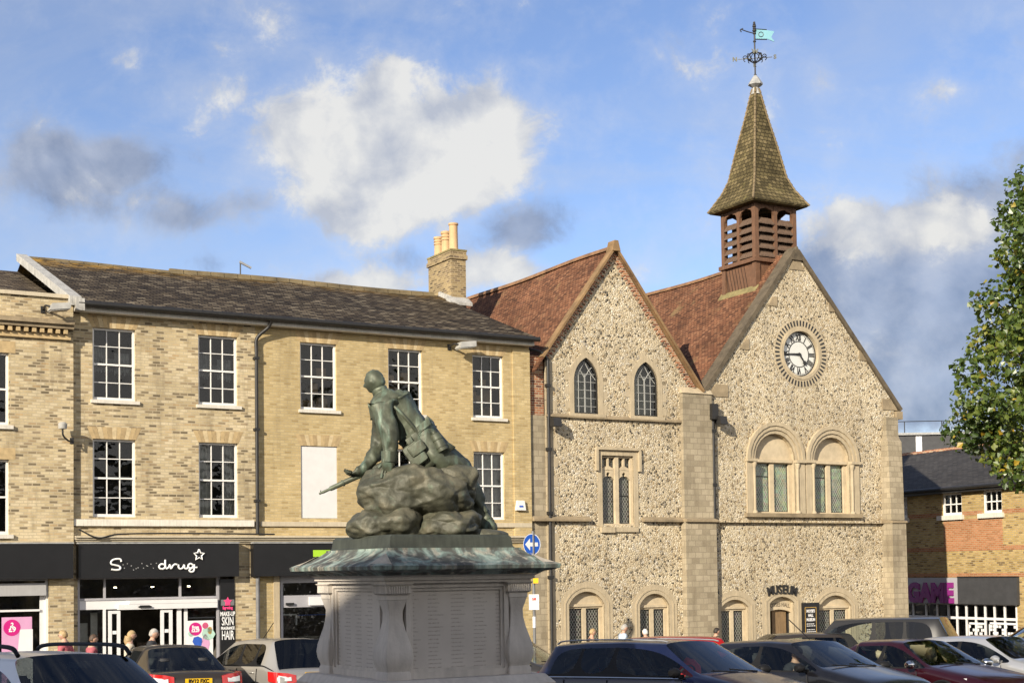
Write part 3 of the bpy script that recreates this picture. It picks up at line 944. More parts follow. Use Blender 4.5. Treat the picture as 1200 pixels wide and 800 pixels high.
# round arches
def rnd_arch(pl_, pr_, psp, ptop, pbot):
    x0, x1 = FX(pl_, 570), FX(pr_, 570)
    xm = (pl_ + pr_) / 2
    zsp = FZ(xm, psp); zt = FZ(xm, ptop)
    return segm(x0, x1, FZ(xm, pbot), zsp, min(zt - zsp, (x1 - x0) / 2))


NA = [rnd_arch(885, 932, 538, 505, 601), rnd_arch(954, 996, 540, 510, 602)]
REV = .3
# wall of the small gable
xl1 = FX(641, 600)
o1 = [(xl1, MZ0 - .6), (MXP0 + .3, MZ0 - .6), (MXP0 + .3, R1z - .05), (R1x, R1z - .05), (A1x, A1z), (L1x, L1z), (xl1, L1z)]
MB().face(o1, lanc + [SQ] + G1, 0, REV, 0, 1).build('wall', [M['flint'], M['stone']], mu, recalc=False)
o2 = [(MXP0 + .4, MZ0 - .6), (MX1, MZ0 - .6), (MX1, R2z), (R2x, R2z), (A2x, A2z), (L2x, L2z), (MXP0 + .4, L2z)]
CLX, CLZ = FP(938, 414.5)
CLR = .5 * (FZ(938, 388) - FZ(938, 441))
clh = arc(CLX, CLZ, CLR, 0, 360, 40)[:-1]
w2 = MB().face(o2, G2 + NA + [DOOR, clh], -.02, REV, 0, 1)
w2.quad((MX1, -.02, MZ0), (MX1, 12, MZ0), (MX1, 12, R2z), (MX1, -.02, R2z))
w2.build('wall', [M['flint'], M['stone']], mu, recalc=False)
MB().box(MXP0 - .2, MX1 - .3, 12, 12.2, MZ0, L2z).build('wall', M['flint'], mu)
# left return: red brick strip and stone strip beside the small gable
xb0, xb1 = XR + .015, xl1 + .002
MB().box(xb0, xb1, .10, .4, FZ(627, 486, .1), L1z - .1).build('brick_strip', M['redbrick'], mu)
MB().box(xb0, xb1 + .12, .04, .4, MZ0 - .5, FZ(627, 486, .1) - .004).build('stone_strip', M['ashlar'], mu)
# flat buttress between gables
bt = MB()
zq = FZ(815, 462)
bt.box(MXP0, MXP1, -.16, .1, zs + .002, zq)
bt.box(MXP0 - .03, MXP1 + .04, -.24, .1, MZ0 - .5, zs)
bt.build('buttress', M['ashlar'], mu)
MB().prism([(-.20, zq + .003), (.02, zq + .003), (.02, zq + .22), (-.02, zq + .22)], MXP0 - .03, MXP1 + .03, 0, lambda a, z, y: (y, a, z)).build('buttress_cap', M['stone'], mu)
# stepped clasping buttress on the right corner
bx0, bx1 = FX(1034, 600), FX(1056, 600)
rb = MB()
z_a, z_b = FZ(1050, 490), FZ(1050, 519)
e0, e1, e2, e3 = FP(1052.5, 500, -.2)[0], FP(1056.5, 521, -.36)[0], FP(1060, 608, -.5)[0], FP(1066, 740, -.62)[0]
rb.box(bx0 + .1, e0, -.20, .7, z_b + .12, z_a)
rb.hexa([(bx0, -.36, z_b), (e1, -.36, z_b), (e1, .8, z_b), (bx0, .8, z_b), (bx0 + .1, -.2, z_b + .22), (e0, -.2, z_b + .22), (e0, .7, z_b + .22), (bx0 + .1, .7, z_b + .22)])
rb.hexa([(bx0 - .06, -.50, zs), (e2, -.5, zs), (e2, .9, zs), (bx0 - .06, .9, zs), (bx0, -.36, z_b - .002), (e1, -.36, z_b - .002), (e1, .8, z_b - .002), (bx0, .8, z_b - .002)])
rb.hexa([(bx0 - .1, -.62, MZ0 - .5), (e3, -.62, MZ0 - .5), (e3, 1, MZ0 - .5), (bx0 - .1, 1, MZ0 - .5), (bx0 - .06, -.54, zs - .1), (e2 + .03, -.54, zs - .1), (e2 + .03, .94, zs - .1), (bx0 - .06, .94, zs - .1)])
rb.build('buttress', M['ashlar'], mu)
# string courses
def course(x0, x1, z, out, h=.16, y=0):
    return MB().prism([(y, z), (y - out, z), (y - out, z + h * .45), (y, z + h)], x0, x1, 0, lambda a, zz, yy_: (yy_, a, zz))
def courses(name, parts):
    for p in parts: course(*p).build(name, M['stone_dark'], mu)
courses('string_course', [(xb0, FX(690, 607), zs - .1, .16), (FX(752, 607), MXP0, zs - .1, .16), (MXP0 - .05, MXP1 + .07, zs - .1, .33), (MXP1 + .08, bx0 - .07, zs - .1, .16, -.02), (bx0 - .08, e2 + .06, zs - .1, .58)])
courses('string_course', [(xl1, MXP0, zu - .12, .10, .12)])

# quoins and dressed strips
def quoins(x, z0, z1, y, side, wa=.42, wb=.26, parent=mu):
    mb = MB(); z = z0; k = 0
    while z < z1 - .1:
        w_ = wa if k % 2 else wb
        mb.box(x if side > 0 else x - w_, x + w_ if side > 0 else x, y - .006, y + .05, z + .004, min(z + .29, z1)); z += .30; k += 1
    return mb.build('quoins', M['stone'], parent)


quoins(xl1 + .003, zs + .1, L1z - .3, 0, 1)
quoins(xl1 + .003, MZ0, zs - .12, 0, 1)
quoins(MXP1 + .002, MZ0, zs - .12, -.02, 1, .12, .06)

# lancet windows with tracery
def surround(poly, d, y, m='stone', name='surround', dep=.05, skip_sill=False):
    out = grow(poly, d)
    mb = MB()
    o_ = out[1:] + [out[0]]; i_ = poly[1:] + [poly[0]]
    mb.ring(o_, i_, y - .012, y + dep)
    if not skip_sill: mb.box(out[0][0] - .04, out[1][0] + .04, y - .09, y + .08, poly[0][1] - .16, poly[0][1] - .002)
    return mb.build(name, M[m], mu)


for P_ in lanc:
    o = surround(P_, .17, 0)
    # voussoir blocks give an uneven outer edge
    g_ = grow(P_, .17); g2 = grow(P_, .33)
    for k in range(2, len(P_) - 1, 3):
        MB().prism([g_[k], g2[k], g2[k + 1], g_[k + 1]], -.006, .04).build('voussoir', M['stone'], mu)
    for k in range(3):
        z = P_[0][1] + .05 + k * .45
        MB().box(g_[1][0], g_[1][0] + .16, -.006, .04, z, z + .24).build('quoin', M['stone'], mu); MB().box(g_[0][0] - .16, g_[0][0], -.006, .04, z + .1, z + .34).build('quoin', M['stone'], mu)
    f = MB()
    inn = grow(P_, -.055)
    f.ring(P_[1:] + [P_[0]], inn[1:] + [inn[0]], .06, .14)
    f.box(P_[0][0], P_[1][0], .06, .14, P_[0][1], P_[0][1] + .055)
    fr = f.build('window', M['iron'], mu)
    x0, x1 = P_[0][0], P_[1][0]; xm = (x0 + x1) / 2; z0 = P_[0][1]; ztop = max(p[1] for p in P_)
    zsp = P_[2][1]
    t = MB()
    t.box(xm - .02, xm + .02, .08, .12, z0 + .05, zsp + .2)
    for sgn in (-1, 1):
        t.tube(spline([(xm, .1, zsp + .1), (xm + sgn * .16, .1, zsp + .34), (xm + sgn * .3, .1, zsp + .46)], 5), .015, 5)
        t.tube(spline([(xm + sgn * .5 * (x1 - x0) * .98, .1, zsp), (xm + sgn * .2, .1, zsp + .3), (xm, .1, zsp + .62)], 5), .015, 5)
        t.tube([(xm + sgn * (x1 - x0) * .25, .1, z0 + .05), (xm + sgn * (x1 - x0) * .25, .1, zsp + .2)], .012, 4)
    k = z0 + .25
    while k < ztop - .3:
        t.box(x0 + .05, x1 - .05, .09, .115, k - .009, k + .009); k += .26
    t.build('glazing_bars', M['bar_grey'], fr)
    MB().face(P_, [], .11).build('pane', M['glass_pale'], fr, recalc=False)
    MB().box(x0 - .2, x1 + .2, .6, .65, z0 - .2, ztop).build('room', M['pale_room'], fr)


def leaded_light(fr, x0, x1, z0, z1, y, m='leaded', iron=True, casement=0, head=0.0):
    q = MB()
    if head: q.face(segm(x0, x1, z0, z1 - head, head, 6), [], y)
    else: q.quad((x0, y, z0), (x1, y, z0), (x1, y, z1), (x0, y, z1))
    q.build('pane', M[m], fr, recalc=False)
    if iron:
        b_ = MB(); t = .022
        b_.box(x0, x0 + t, y - .02, y + .01, z0, z1); b_.box(x1 - t, x1, y - .02, y + .01, z0, z1); b_.box(x0, x1, y - .021, y + .011, z0, z0 + t)
        if casement:
            zc_ = z0 + (z1 - z0) * casement
            b_.box(x0, x1, y - .021, y + .011, zc_, zc_ + t * 1.4)
        b_.build('casement', M['iron'], fr)


# square-headed traceried window
x0, x1, z0, z1 = sqx0, sqx1, sqz0, sqz1
s = MB()
for (a, b, c, d) in ((x0 - .17, x0, z0 - .05, z1 + .17), (x1, x1 + .17, z0 - .05, z1 + .17)): s.box(a, b, -.015, .05, c, d)
s.box(x0, x1, -.015, .05, z1, z1 + .17)
s.box(x0 - .24, x1 + .24, -.10, .02, z1 + .172, z1 + .26); s.box(x0 - .26, x0 - .175, -.10, .02, z1 - .5, z1 + .17); s.box(x1 + .175, x1 + .26, -.10, .02, z1 - .5, z1 + .17)
s.box(x0 - .1, x0 + .42, -.10, .05, z0 - .24, z0 - .06); s.box(x0 + .44, x1 + .12, -.07, .05, z0 - .22, z0 - .06)
win = s.build('window', M['stone'], mu)
t = MB()
xm = (x0 + x1) / 2
t.box(x0, x0 + .07, .08, .28, z0, z1); t.box(x1 - .07, x1, .08, .28, z0, z1); t.box(xm - .07, xm + .07, .06, .28, z0, z1); t.box(x0, x1, .082, .278, z1 - .07, z1); t.box(x0, x1, .02, .28, z0 - .06, z0 + .05)
zh = z1 - .78
for (a, b) in ((x0 + .07, xm - .07), (xm + .07, x1 - .07)):
    m_ = (a + b) / 2
    for sg in (-1, 1):
        e = a if sg < 0 else b
        t.prism([(e, zh), (e, zh + .30), (m_, zh + .34), (m_, zh + .26), (m_ + sg * .07, zh + .2), (m_ + sg * .055, zh + .12), (m_ + sg * .13, zh + .10)] if sg < 0 else
                [(e, zh), (m_ + sg * .13, zh + .10), (m_ + sg * .055, zh + .12), (m_ + sg * .07, zh + .2), (m_, zh + .26), (m_, zh + .34), (e, zh + .30)], .1, .24)
    t.prism([(m_ - .03, zh + .3), (m_ + .03, zh + .3), (m_ + .03, z1 - .05), (m_ - .03, z1 - .05)], .1, .24)
    t.prism([(a, zh + .3), (m_ - .03, zh + .3), (m_ - .03, zh + .45), (a, zh + .36)], .1, .24)
    t.prism([(m_ + .03, zh + .3), (b, zh + .3), (b, zh + .36), (m_ + .03, zh + .45)], .1, .24)
t.build('tracery', M['stone_warm'], win)
leaded_light(win, x0 + .07, xm - .07, z0 + .05, z1 - .07, .2)
leaded_light(win, xm + .07, x1 - .07, z0 + .05, z1 - .07, .2, casement=.42)


# two-light windows under a segmental arch (ground floor)
def two_light(P_, y, boss=False, m='leaded'):
    o = surround(P_, .30, y, name='window', dep=.06, skip_sill=True)
    out = grow(P_, .12); g3 = grow(P_, .17)
    hm = MB().ring(out[1:] + [out[0]], g3[1:] + [g3[0]], y - .03, y + .02)
    hm.build('hood_moulding', M['stone'], o)
    x0, x1, z0 = P_[0][0], P_[1][0], P_[0][1]
    zsp = P_[2][1]; ztop = max(p[1] for p in P_)
    t = MB()
    t.face(grow(P_, -.001), [[(x0 + .10, z0 + .06), (x0 + .5 * (x1 - x0) - .07, z0 + .06), (x0 + .5 * (x1 - x0) - .07, zsp - .12), (x0 + .10, zsp - .12)],
                [(x0 + .5 * (x1 - x0) + .07, z0 + .06), (x1 - .10, z0 + .06), (x1 - .10, zsp - .12), (x0 + .5 * (x1 - x0) + .07, zsp - .12)]], y + .17, .10)
    t.box(x0 + .02, x1 - .02, y + .12, y + .18, zsp - .06, zsp + .02)
    t.build('mullions', M['stone_warm'], o, recalc=False)
    xm = (x0 + x1) / 2
    leaded_light(o, x0 + .10, xm - .07, z0 + .06, zsp - .12, y + .25, m)
    leaded_light(o, xm + .07, x1 - .10, z0 + .06, zsp - .12, y + .25, m, casement=.5)
    return o


for P_ in G1: two_light(P_, 0)
for P_ in G2: two_light(P_, -.02)

# the pair of round-arched upper windows
for P_ in NA:
    y = -.02
    x0, x1, z0 = P_[0][0], P_[1][0], P_[0][1]
    zsp = P_[2][1]; xm = (x0 + x1) / 2; rr = (x1 - x0) / 2
    ztop = max(p[1] for p in P_)
    arcp = [p for p in P_[2:]]
    o = MB()
    for (d0, d1, ya, yb) in ((.0, .13, -.01, .06), (.13, .27, -.06, .04), (.27, .40, -.10, .03)):
        g_o = [(xm + (p[0] - xm) * (1 + d1 / rr), zsp + (p[1] - zsp) * (1 + d1 / rr)) for p in arcp]
        g_i = [(xm + (p[0] - xm) * (1 + d0 / rr), zsp + (p[1] - zsp) * (1 + d0 / rr)) for p in arcp]
        o.ring(g_o, g_i, y + ya, y + yb)
    win = o.build('window', M['stone'], mu)
    for sg, xx in ((-1, x0), (1, x1)):
        jb = MB()
        jb.box(*(sorted((xx, xx + sg * .14))), y - .012, y + .06, z0, zsp - .1)
        jb.box(*(sorted((xx + sg * .14, xx + sg * .40))), y - .05, y + .05, z0, zsp - .1)
        jb.box(*(sorted((xx - sg * .01, xx + sg * .42))), y - .13, y + .05, zsp - .1, zsp)
        jb.build('jamb', M['stone'], win)
    for sg, xx in ((-1, x0), (1, x1)):
        sh = MB()
        sh.tube([(xx + sg * .07, y - .03, z0 + .05), (xx + sg * .07, y - .03, zsp - .3)], .055, 10)
        sh.lathe([(.06, 0), (.10, .14), (.10, .18)], (xx + sg * .07, y - .03, zsp - .3), 10)
        sh.lathe([(.10, 0), (.10, .05), (.06, .1)], (xx + sg * .07, y - .03, z0), 10)
        sh.build('shaft', M['stone'], win, smooth=50)
    t = MB()
    lw = [[(x0 + .14, z0 + .06), (xm - .09, z0 + .06), (xm - .09, zsp - .13), (x0 + .14, zsp - .13)], [(xm + .09, z0 + .06), (x1 - .14, z0 + .06), (x1 - .14, zsp - .13), (xm + .09, zsp - .13)]]
    t.face(grow(P_, -.001), lw, y + .2, .12)
    t.box(x0 + .02, x1 - .02, y + .12, y + .21, zsp - .10, zsp)
    t.build('tympanum', M['stone_warm'], win, recalc=False)
    leaded_light(win, x0 + .14, xm - .09, z0 + .06, zsp - .13, y + .3, 'leaded_green', casement=.72)
    leaded_light(win, xm + .09, x1 - .14, z0 + .06, zsp - .13, y + .3, 'leaded_green')
MB().box(NA[0][0][0] - .5, NA[1][1][0] + .45, -.16, .05, NA[0][0][1] - .14, NA[0][0][1] - .003).build('window_sill', M['stone_dark'], mu)

# entrance
P_ = DOOR
o = surround(P_, .34, -.02, name='doorway', dep=.06, skip_sill=True)
g3, g4 = grow(P_, .12), grow(P_, .19)
MB().ring(g3[1:] + [g3[0]], g4[1:] + [g4[0]], -.05, 0).build('hood_moulding', M['stone'], o)
x0, x1, z0 = P_[0][0], P_[1][0], P_[0][1]
zh = FZ(917, 717)
lint = MB().prism([(x0, zh - .02)] + [(x0 + (x1 - x0) * k / 8, zh + .10 * math.sin(PI * k / 8)) for k in range(1, 8)] + [(x1, zh - .02)] + [p for p in P_[2:]], .16, .28)
lint.build('lintel', M['stone_warm'], o)
MB().text('MOYSES HALL', .13, 0, lambda x, z, y: ((x0 + x1) / 2 + x, .158 - y, zh + .26 + z - .25 * x * x), .004, .002, .85).build('lintel_lettering', M['lettering'], o)
dd = MB()
dw = (x1 - x0)
for k in range(5): dd.box(x0 + .34 + k * .125, x0 + .46 + k * .125, .27, .32, z0, zh + .1)
dd.build('door', M['door'], o)
MB().box(x0 - .1, x1 + .1, .34, .4, z0, zh + .5).build('dark_hallway', M['room'], o)
MB().box(x0 + .55, x0 + .8, .255, .272, z0 + 1.15, z0 + 1.5).build('door_notice', M['card'], o)

# gables: copings, kneelers, brick edging
def slope_strip(a, b, w_, y0, y1, lift=0.0):
    """bar along the line a->b in xz, width w_ measured above the line"""
    a, b = Vector(a), Vector(b)
    d = (b - a).normalized(); n_ = Vector((-d.y, d.x))
    if n_.y < 0: n_ = -n_
    return [tuple(a + n_ * lift), tuple(b + n_ * lift), tuple(b + n_ * (lift + w_)), tuple(a + n_ * (lift + w_))], y0, y1


# small gable: brick dentil edging below a tile verge
ed = MB()
for (a, b) in (((L1x - .05, L1z - .1), (A1x, A1z + .0)), ((R1x + .02, R1z - .06), (A1x, A1z + .0))):
    p, q0, q1 = slope_strip(a, b, .10, -.05, .1, -.05); ed.prism(p, q0, q1)
    A_, B_ = Vector(a), Vector(b); d = (B_ - A_); n_ = Vector((-d.y, d.x)).normalized()
    if n_.y < 0: n_ = -n_
    k = 0; ln = d.length; d.normalize()
    while k < ln - .12:
        c_ = A_ + d * k
        ed.prism([tuple(c_ - n_ * .17), tuple(c_ + d * .075 - n_ * .17), tuple(c_ + d * .075 - n_ * .05), tuple(c_ - n_ * .05)], -.035, .08); k += .15
ed.build('brick_edging', M['redbrick'], mu)
# roofs
def roof_pair(ax, az, lx, lz, rx, rz, y0, y1, name='roof', th=.08):
    mb = MB()
    n = 16
    for i in range(n):
        ya, yb = y0 + (y1 - y0) * i / n, y0 + (y1 - y0) * (i + 1) / n
        sa, sb = .03 * math.sin(ya * .8), .03 * math.sin(yb * .8)
        mb.quad((lx, ya, lz), (ax, ya, az + sa), (ax, yb, az + sb), (lx, yb, lz)); mb.quad((ax, ya, az + sa), (rx, ya, rz), (rx, yb, rz), (ax, yb, az + sb))
        mb.quad((lx, ya, lz - th), (lx, yb, lz - th), (lx, yb, lz), (lx, ya, lz))
    mb.quad((lx, y0, lz), (ax, y0, az), (ax, y0, az - th), (lx, y0, lz - th)); mb.quad((ax, y0, az), (rx, y0, rz), (rx, y0, rz - th), (ax, y0, az - th))
    mb.add([(lx, y1, lz), (ax, y1, az), (rx, y1, rz)], [(0, 1, 2)])
    return mb.build(name, M['tile'], mu, recalc=False)


k1 = (A1z - L1z) / (A1x - L1x)
zA = A1z + .16
lx1 = L1x - .55
roof1 = roof_pair(A1x, zA, lx1, zA - k1 * (A1x - lx1), R1x + .1, R1z + .12, -.16, 12)
k2 = (A2z - L2z) / (A2x - L2x)
lx2 = MXP0 - .1
roof2 = roof_pair(A2x, A2z + .05, L2x - .15, L2z - .1, R2x + .1, R2z - .02, .30, 12.2)
for rf_, ax_, az_, ya in ((roof1, A1x, zA, .2), (roof2, A2x, A2z + .05, 3.4)):
    rt = MB(); y_ = ya
    while y_ < 11.8:
        rt.prism([(-.14, -.08), (-.07, .05), (.07, .05), (.14, -.08)], y_, y_ + .33, 0, lambda a, z, y, ax_=ax_, az_=az_: (ax_ + a, y, az_ + z + .03 * math.sin(y * .8))); y_ += .345
    rt.build('ridge_tiles', M['tile_ridge'], rf_)
# verge of the small gable: narrow stone-coloured coping with lichen
vg = MB()
for (a, b) in (((lx1 + .3, zA - k1 * (A1x - lx1 - .3)), (A1x, zA)), ((R1x + .12, R1z + .08), (A1x, zA))):
    p, q0, q1 = slope_strip(a, b, .07, -.20, .12, -.03); vg.prism(p, q0, q1)
vg.build('verge_coping', M['coping_lichen'], mu)
MB().prism([(-.16, -.14), (.16, -.14), (.07, .2), (-.07, .2)], -.23, .15, 0, lambda a, z, y: (A1x + a, y, zA + z)).build('apex_stone', M['coping_lichen'], mu)
# big gable parapet coping
cp = MB()
for (a, b) in (((L2x - .12, L2z - .16), (A2x, A2z + .02)), ((R2x + .14, R2z - .12), (A2x, A2z + .02))):
    p, q0, q1 = slope_strip(a, b, .14, -.10, .42, .0); cp.prism(p, q0, q1)
cp.prism([(A2x - .22, A2z - .28), (A2x + .22, A2z - .28), (A2x + .02, A2z + .2), (A2x - .02, A2z + .2)], -.11, .43)
cp.build('coping', M['coping'], mu)
def kneel(px, py, w_, h, s_):
    x, z = FP(px, py)
    # block whose outer side follows the slope
    kk = k2 if s_ < 0 else (A2z - R2z) / (R2x - A2x)
    kn = MB()
    kn.prism([(x, z), (x + (-s_) * w_, z), (x + (-s_) * w_, z + h), (x - s_ * h / kk, z + h)] if s_ > 0 else [(x, z), (x + w_, z), (x + w_, z + h), (x + h / kk, z + h)], -.05, .06)
    kn.build('kneeler_stone', M['stone_dark'], mu)
kneel(829, 464, .85, .42, -1); kneel(866, 409, .42, .36, -1); kneel(899, 358, .42, .34, -1)
kneel(1051, 481, .75, .40, 1); kneel(1017, 423, .45, .36, 1); kneel(981, 366, .42, .34, 1)
ax_, az_ = A2x, A2z
kn = MB()
kn.prism([(ax_ - .33, az_ - .62), (ax_ + .33, az_ - .62), (ax_ + .12, az_ - .2), (ax_ - .12, az_ - .2)], -.05, .06)
kn.build('kneeler_stone', M['stone_dark'], mu)
kn = MB()
kn.box(R2x - .1, R2x + .2, -.13, .5, R2z - .42, R2z - .13)
kn.build('kneeler_stone', M['stone_dark'], mu)
# downpipes and valley
dp = MB()
xd = FX(641.5, 500); dp.tube([(xd, -.08, L1z - .2), (xd, -.08, MZ0)], .05, 8)
dp.tube(spline([(XR + .1, .2, L1z + .1), (xd - .2, -.05, L1z - .02), (xd, -.08, L1z - .25)], 5), .05, 8)
for z in (1, 3, 5, 7): dp.box(xd - .08, xd + .08, -.14, 0, L1z - z - .1, L1z - z)
dp.build('downpipe', M['iron'], mu, smooth=50)
dp = MB()
xd = FX(835, 600); dp.tube([(xd, -.12, FZ(834, 486)), (xd, -.12, MZ0)], .055, 8)
dp.box(xd - .16, xd + .1, -.3, -.02, FZ(834, 492), FZ(834, 474))
for z in (.6, 2.4, 4.2, 6): dp.box(xd - .085, xd + .085, -.18, 0, zs + 3.5 - z, zs + 3.6 - z)
dp.build('downpipe', M['iron'], mu, smooth=50)

# ---- clock
ck = MB().ring(arc(CLX, CLZ, CLR + .11, 0, 360, 48), arc(CLX, CLZ, CLR, 0, 360, 48), -.05, .05)
clock = ck.build('clock', M['stone'], mu)
rays = MB()
for k in range(48):
    a = 2 * PI * k / 48
    c_, s_ = math.cos(a), math.sin(a)
    r0, r1 = CLR + .17, CLR + .37
    hw = .028
    rays.prism([(CLX + c_ * r0 - s_ * hw, CLZ + s_ * r0 + c_ * hw), (CLX + c_ * r0 + s_ * hw, CLZ + s_ * r0 - c_ * hw), (CLX + c_ * r1 + s_ * hw * 1.3, CLZ + s_ * r1 - c_ * hw * 1.3), (CLX + c_ * r1 - s_ * hw * 1.3, CLZ + s_ * r1 + c_ * hw * 1.3)], -.032, .0)
rays.build('dark_flint_rays', M['iron'], clock)
MB().ring(arc(CLX, CLZ, CLR + .41, 0, 360, 48), arc(CLX, CLZ, CLR + .10, 0, 360, 48), -.028, -.0).build('ray_bed', M['stone'], clock)
MB().face(arc(CLX, CLZ, CLR + .01, 0, 360, 48)[:-1], [], .10).build('dial', M['dial'], clock, recalc=False)
nm = MB()
nm.ring(arc(CLX, CLZ, CLR - .02, 0, 360, 48), arc(CLX, CLZ, CLR - .06, 0, 360, 48), .085, .097)
nm.ring(arc(CLX, CLZ, CLR * .58, 0, 360, 48), arc(CLX, CLZ, CLR * .55, 0, 360, 48), .085, .097)
for k in range(60):
    a = 2 * PI * k / 60
    nm.box(CLX + math.cos(a) * (CLR - .10) - .012, CLX + math.cos(a) * (CLR - .10) + .012, .087, .096, CLZ + math.sin(a) * (CLR - .10) - .012, CLZ + math.sin(a) * (CLR - .10) + .012)
for k, t_ in enumerate(['XII', 'I', 'II', 'III', 'IIII', 'V', 'VI', 'VII', 'VIII', 'IX', 'X', 'XI']):
    a = PI / 2 - 2 * PI * k / 12
    cr, ph = CLR * .73, a - PI / 2
    def fn(x, z, y, cr=cr, ph=ph):
        z += cr
        return (CLX + x * math.cos(ph) - z * math.sin(ph), .092 - y, CLZ + x * math.sin(ph) + z * math.cos(ph))
    nm.text(t_, CLR * .27, 0, fn, .012, .002, .62)
nm.build('numerals', M['iron'], clock)
def hand(name, ang, ln, wd, tail):
    c_, s_ = math.cos(ang), math.sin(ang)
    pts = [(-tail, -wd), (ln * .62, -wd * .8), (ln * .72, -wd * 2.3), (ln, 0), (ln * .72, wd * 2.3), (ln * .62, wd * .8), (-tail, wd)] if name == 'hour_hand' else [(-tail, -wd), (ln, -wd * .4), (ln, wd * .4), (-tail, wd)]
    MB().prism([(CLX + x * c_ - z * s_, CLZ + x * s_ + z * c_) for x, z in pts], .04 if name == 'hour_hand' else .05, .06 if name == 'hour_hand' else .065).build(name, M['iron'], clock)
hand('hour_hand', R(90 - 30 * 4.72), CLR * .62, .035, .05)
hand('minute_hand', R(90 - 6 * 44.6), CLR * .9, .032, .08)

# ---- bell turret
tw = 1.92
T0x = A2x - tw / 2                                  # near front corner on this x
best = None
for i in range(400):
    ly = 0.3 + i * .01
    e = abs(FP(886, 330, ly)[0] - T0x)
    if best is None or e < best[0]: best = (e, ly)
TY0 = best[1]
TY1 = TY0 + tw; TX0, TX1 = T0x, T0x + tw
tz = lambda px, py: FP(px, py, TY0)[1]
zt0 = tz(886, 356) - .3; ztr = tz(886, 303); ztl = tz(886, 236); ztip = FP(880, 103, TY0 + tw / 2)[1]
print('turret', TY0, zt0, ztr, ztl, ztip, 'ridge', A2z)
tur = MB()
g = .12
tur.box(TX0 + .05, TX1 - .05, TY0 + .05, TY1 - .05, zt0 - .6, ztr - .08)
for (a, b) in ((TX0, TY0), (TX1 - .2, TY0), (TX0, TY1 - .2), (TX1 - .2, TY1 - .2)): tur.box(a, a + .2, b, b + .2, zt0 - .6, ztr - .08)
turret = tur.build('bell_turret', M['oak'], mu)
bd = MB()
n = 8
for k in range(n):          # diagonal boarding battens
    for (sx, flip) in ((0, 1),):
        pass
for k in range(9):
    a = TX0 + .2 + k * (tw - .4) / 9
    bd.hexa([(a, TY0 + .03, zt0 - .3), (a + .02, TY0 + .03, zt0 - .3), (a + .02, TY0 + .05, zt0 - .3), (a, TY0 + .05, zt0 - .3), (min(a + .5, TX1 - .2), TY0 + .03, ztr - .1), (min(a + .52, TX1 - .2), TY0 + .03, ztr - .1), (min(a + .52, TX1 - .2), TY0 + .05, ztr - .1), (min(a + .5, TX1 - .2), TY0 + .05, ztr - .1)])
    c_ = TY0 + .2 + k * (tw - .4) / 9
    bd.hexa([(TX0 + .03, c_, zt0 - .3), (TX0 + .05, c_, zt0 - .3), (TX0 + .05, c_ + .02, zt0 - .3), (TX0 + .03, c_ + .02, zt0 - .3), (TX0 + .03, min(c_ + .5, TY1 - .2), ztr - .1), (TX0 + .05, min(c_ + .5, TY1 - .2), ztr - .1), (TX0 + .05, min(c_ + .52, TY1 - .2), ztr - .1), (TX0 + .03, min(c_ + .52, TY1 - .2), ztr - .1)])
bd.build('board_joints', M['oak_dark'], turret)
rl = MB()
rl.box(TX0 - .08, TX1 + .08, TY0 - .08, TY1 + .08, ztr - .08, ztr + .06)
rl.build('sill_rail', M['oak'], turret)
ps = MB()
pw = .17
for (a, b) in ((TX0, TY0), (TX1 - pw, TY0), (TX0, TY1 - pw), (TX1 - pw, TY1 - pw)): ps.box(a, a + pw, b, b + pw, ztr + .06, ztl + .1)
m_ = (TX0 + TX1) / 2; my = (TY0 + TY1) / 2
ps.box(m_ - .07, m_ + .07, TY0 + .01, TY0 + .14, ztr + .06, ztl + .1); ps.box(m_ - .07, m_ + .07, TY1 - .14, TY1 - .01, ztr + .06, ztl + .1)
ps.box(TX0 + .01, TX0 + .14, my - .07, my + .07, ztr + .06, ztl + .1); ps.box(TX1 - .14, TX1 - .01, my - .07, my + .07, ztr + .06, ztl + .1)
for (a, b) in ((TX0 + pw, m_ - .07), (m_ + .07, TX1 - pw)):       # arched heads to the openings
    for yy_ in (TY0 + .03, TY1 - .09):
        ps.prism([(a, ztl + .1), (a, ztl - .42), (a + .09, ztl - .24), ((a + b) / 2, ztl - .15), (b - .09, ztl - .24), (b, ztl - .42), (b, ztl + .1)], yy_, yy_ + .06)
for (a, b) in ((TY0 + pw, my - .07), (my + .07, TY1 - pw)):
    for xx_ in (TX0 + .03, TX1 - .09):
        ps.prism([(a, ztl + .1), (a, ztl - .42), (a + .09, ztl - .24), ((a + b) / 2, ztl - .15), (b - .09, ztl - .24), (b, ztl - .42), (b, ztl + .1)], xx_, xx_ + .06, 0, lambda x, z, y: (y, x, z))
ps.build('posts', M['oak'], turret)
lv = MB()
nl = 5
hgt = (ztl - .48) - (ztr + .1)
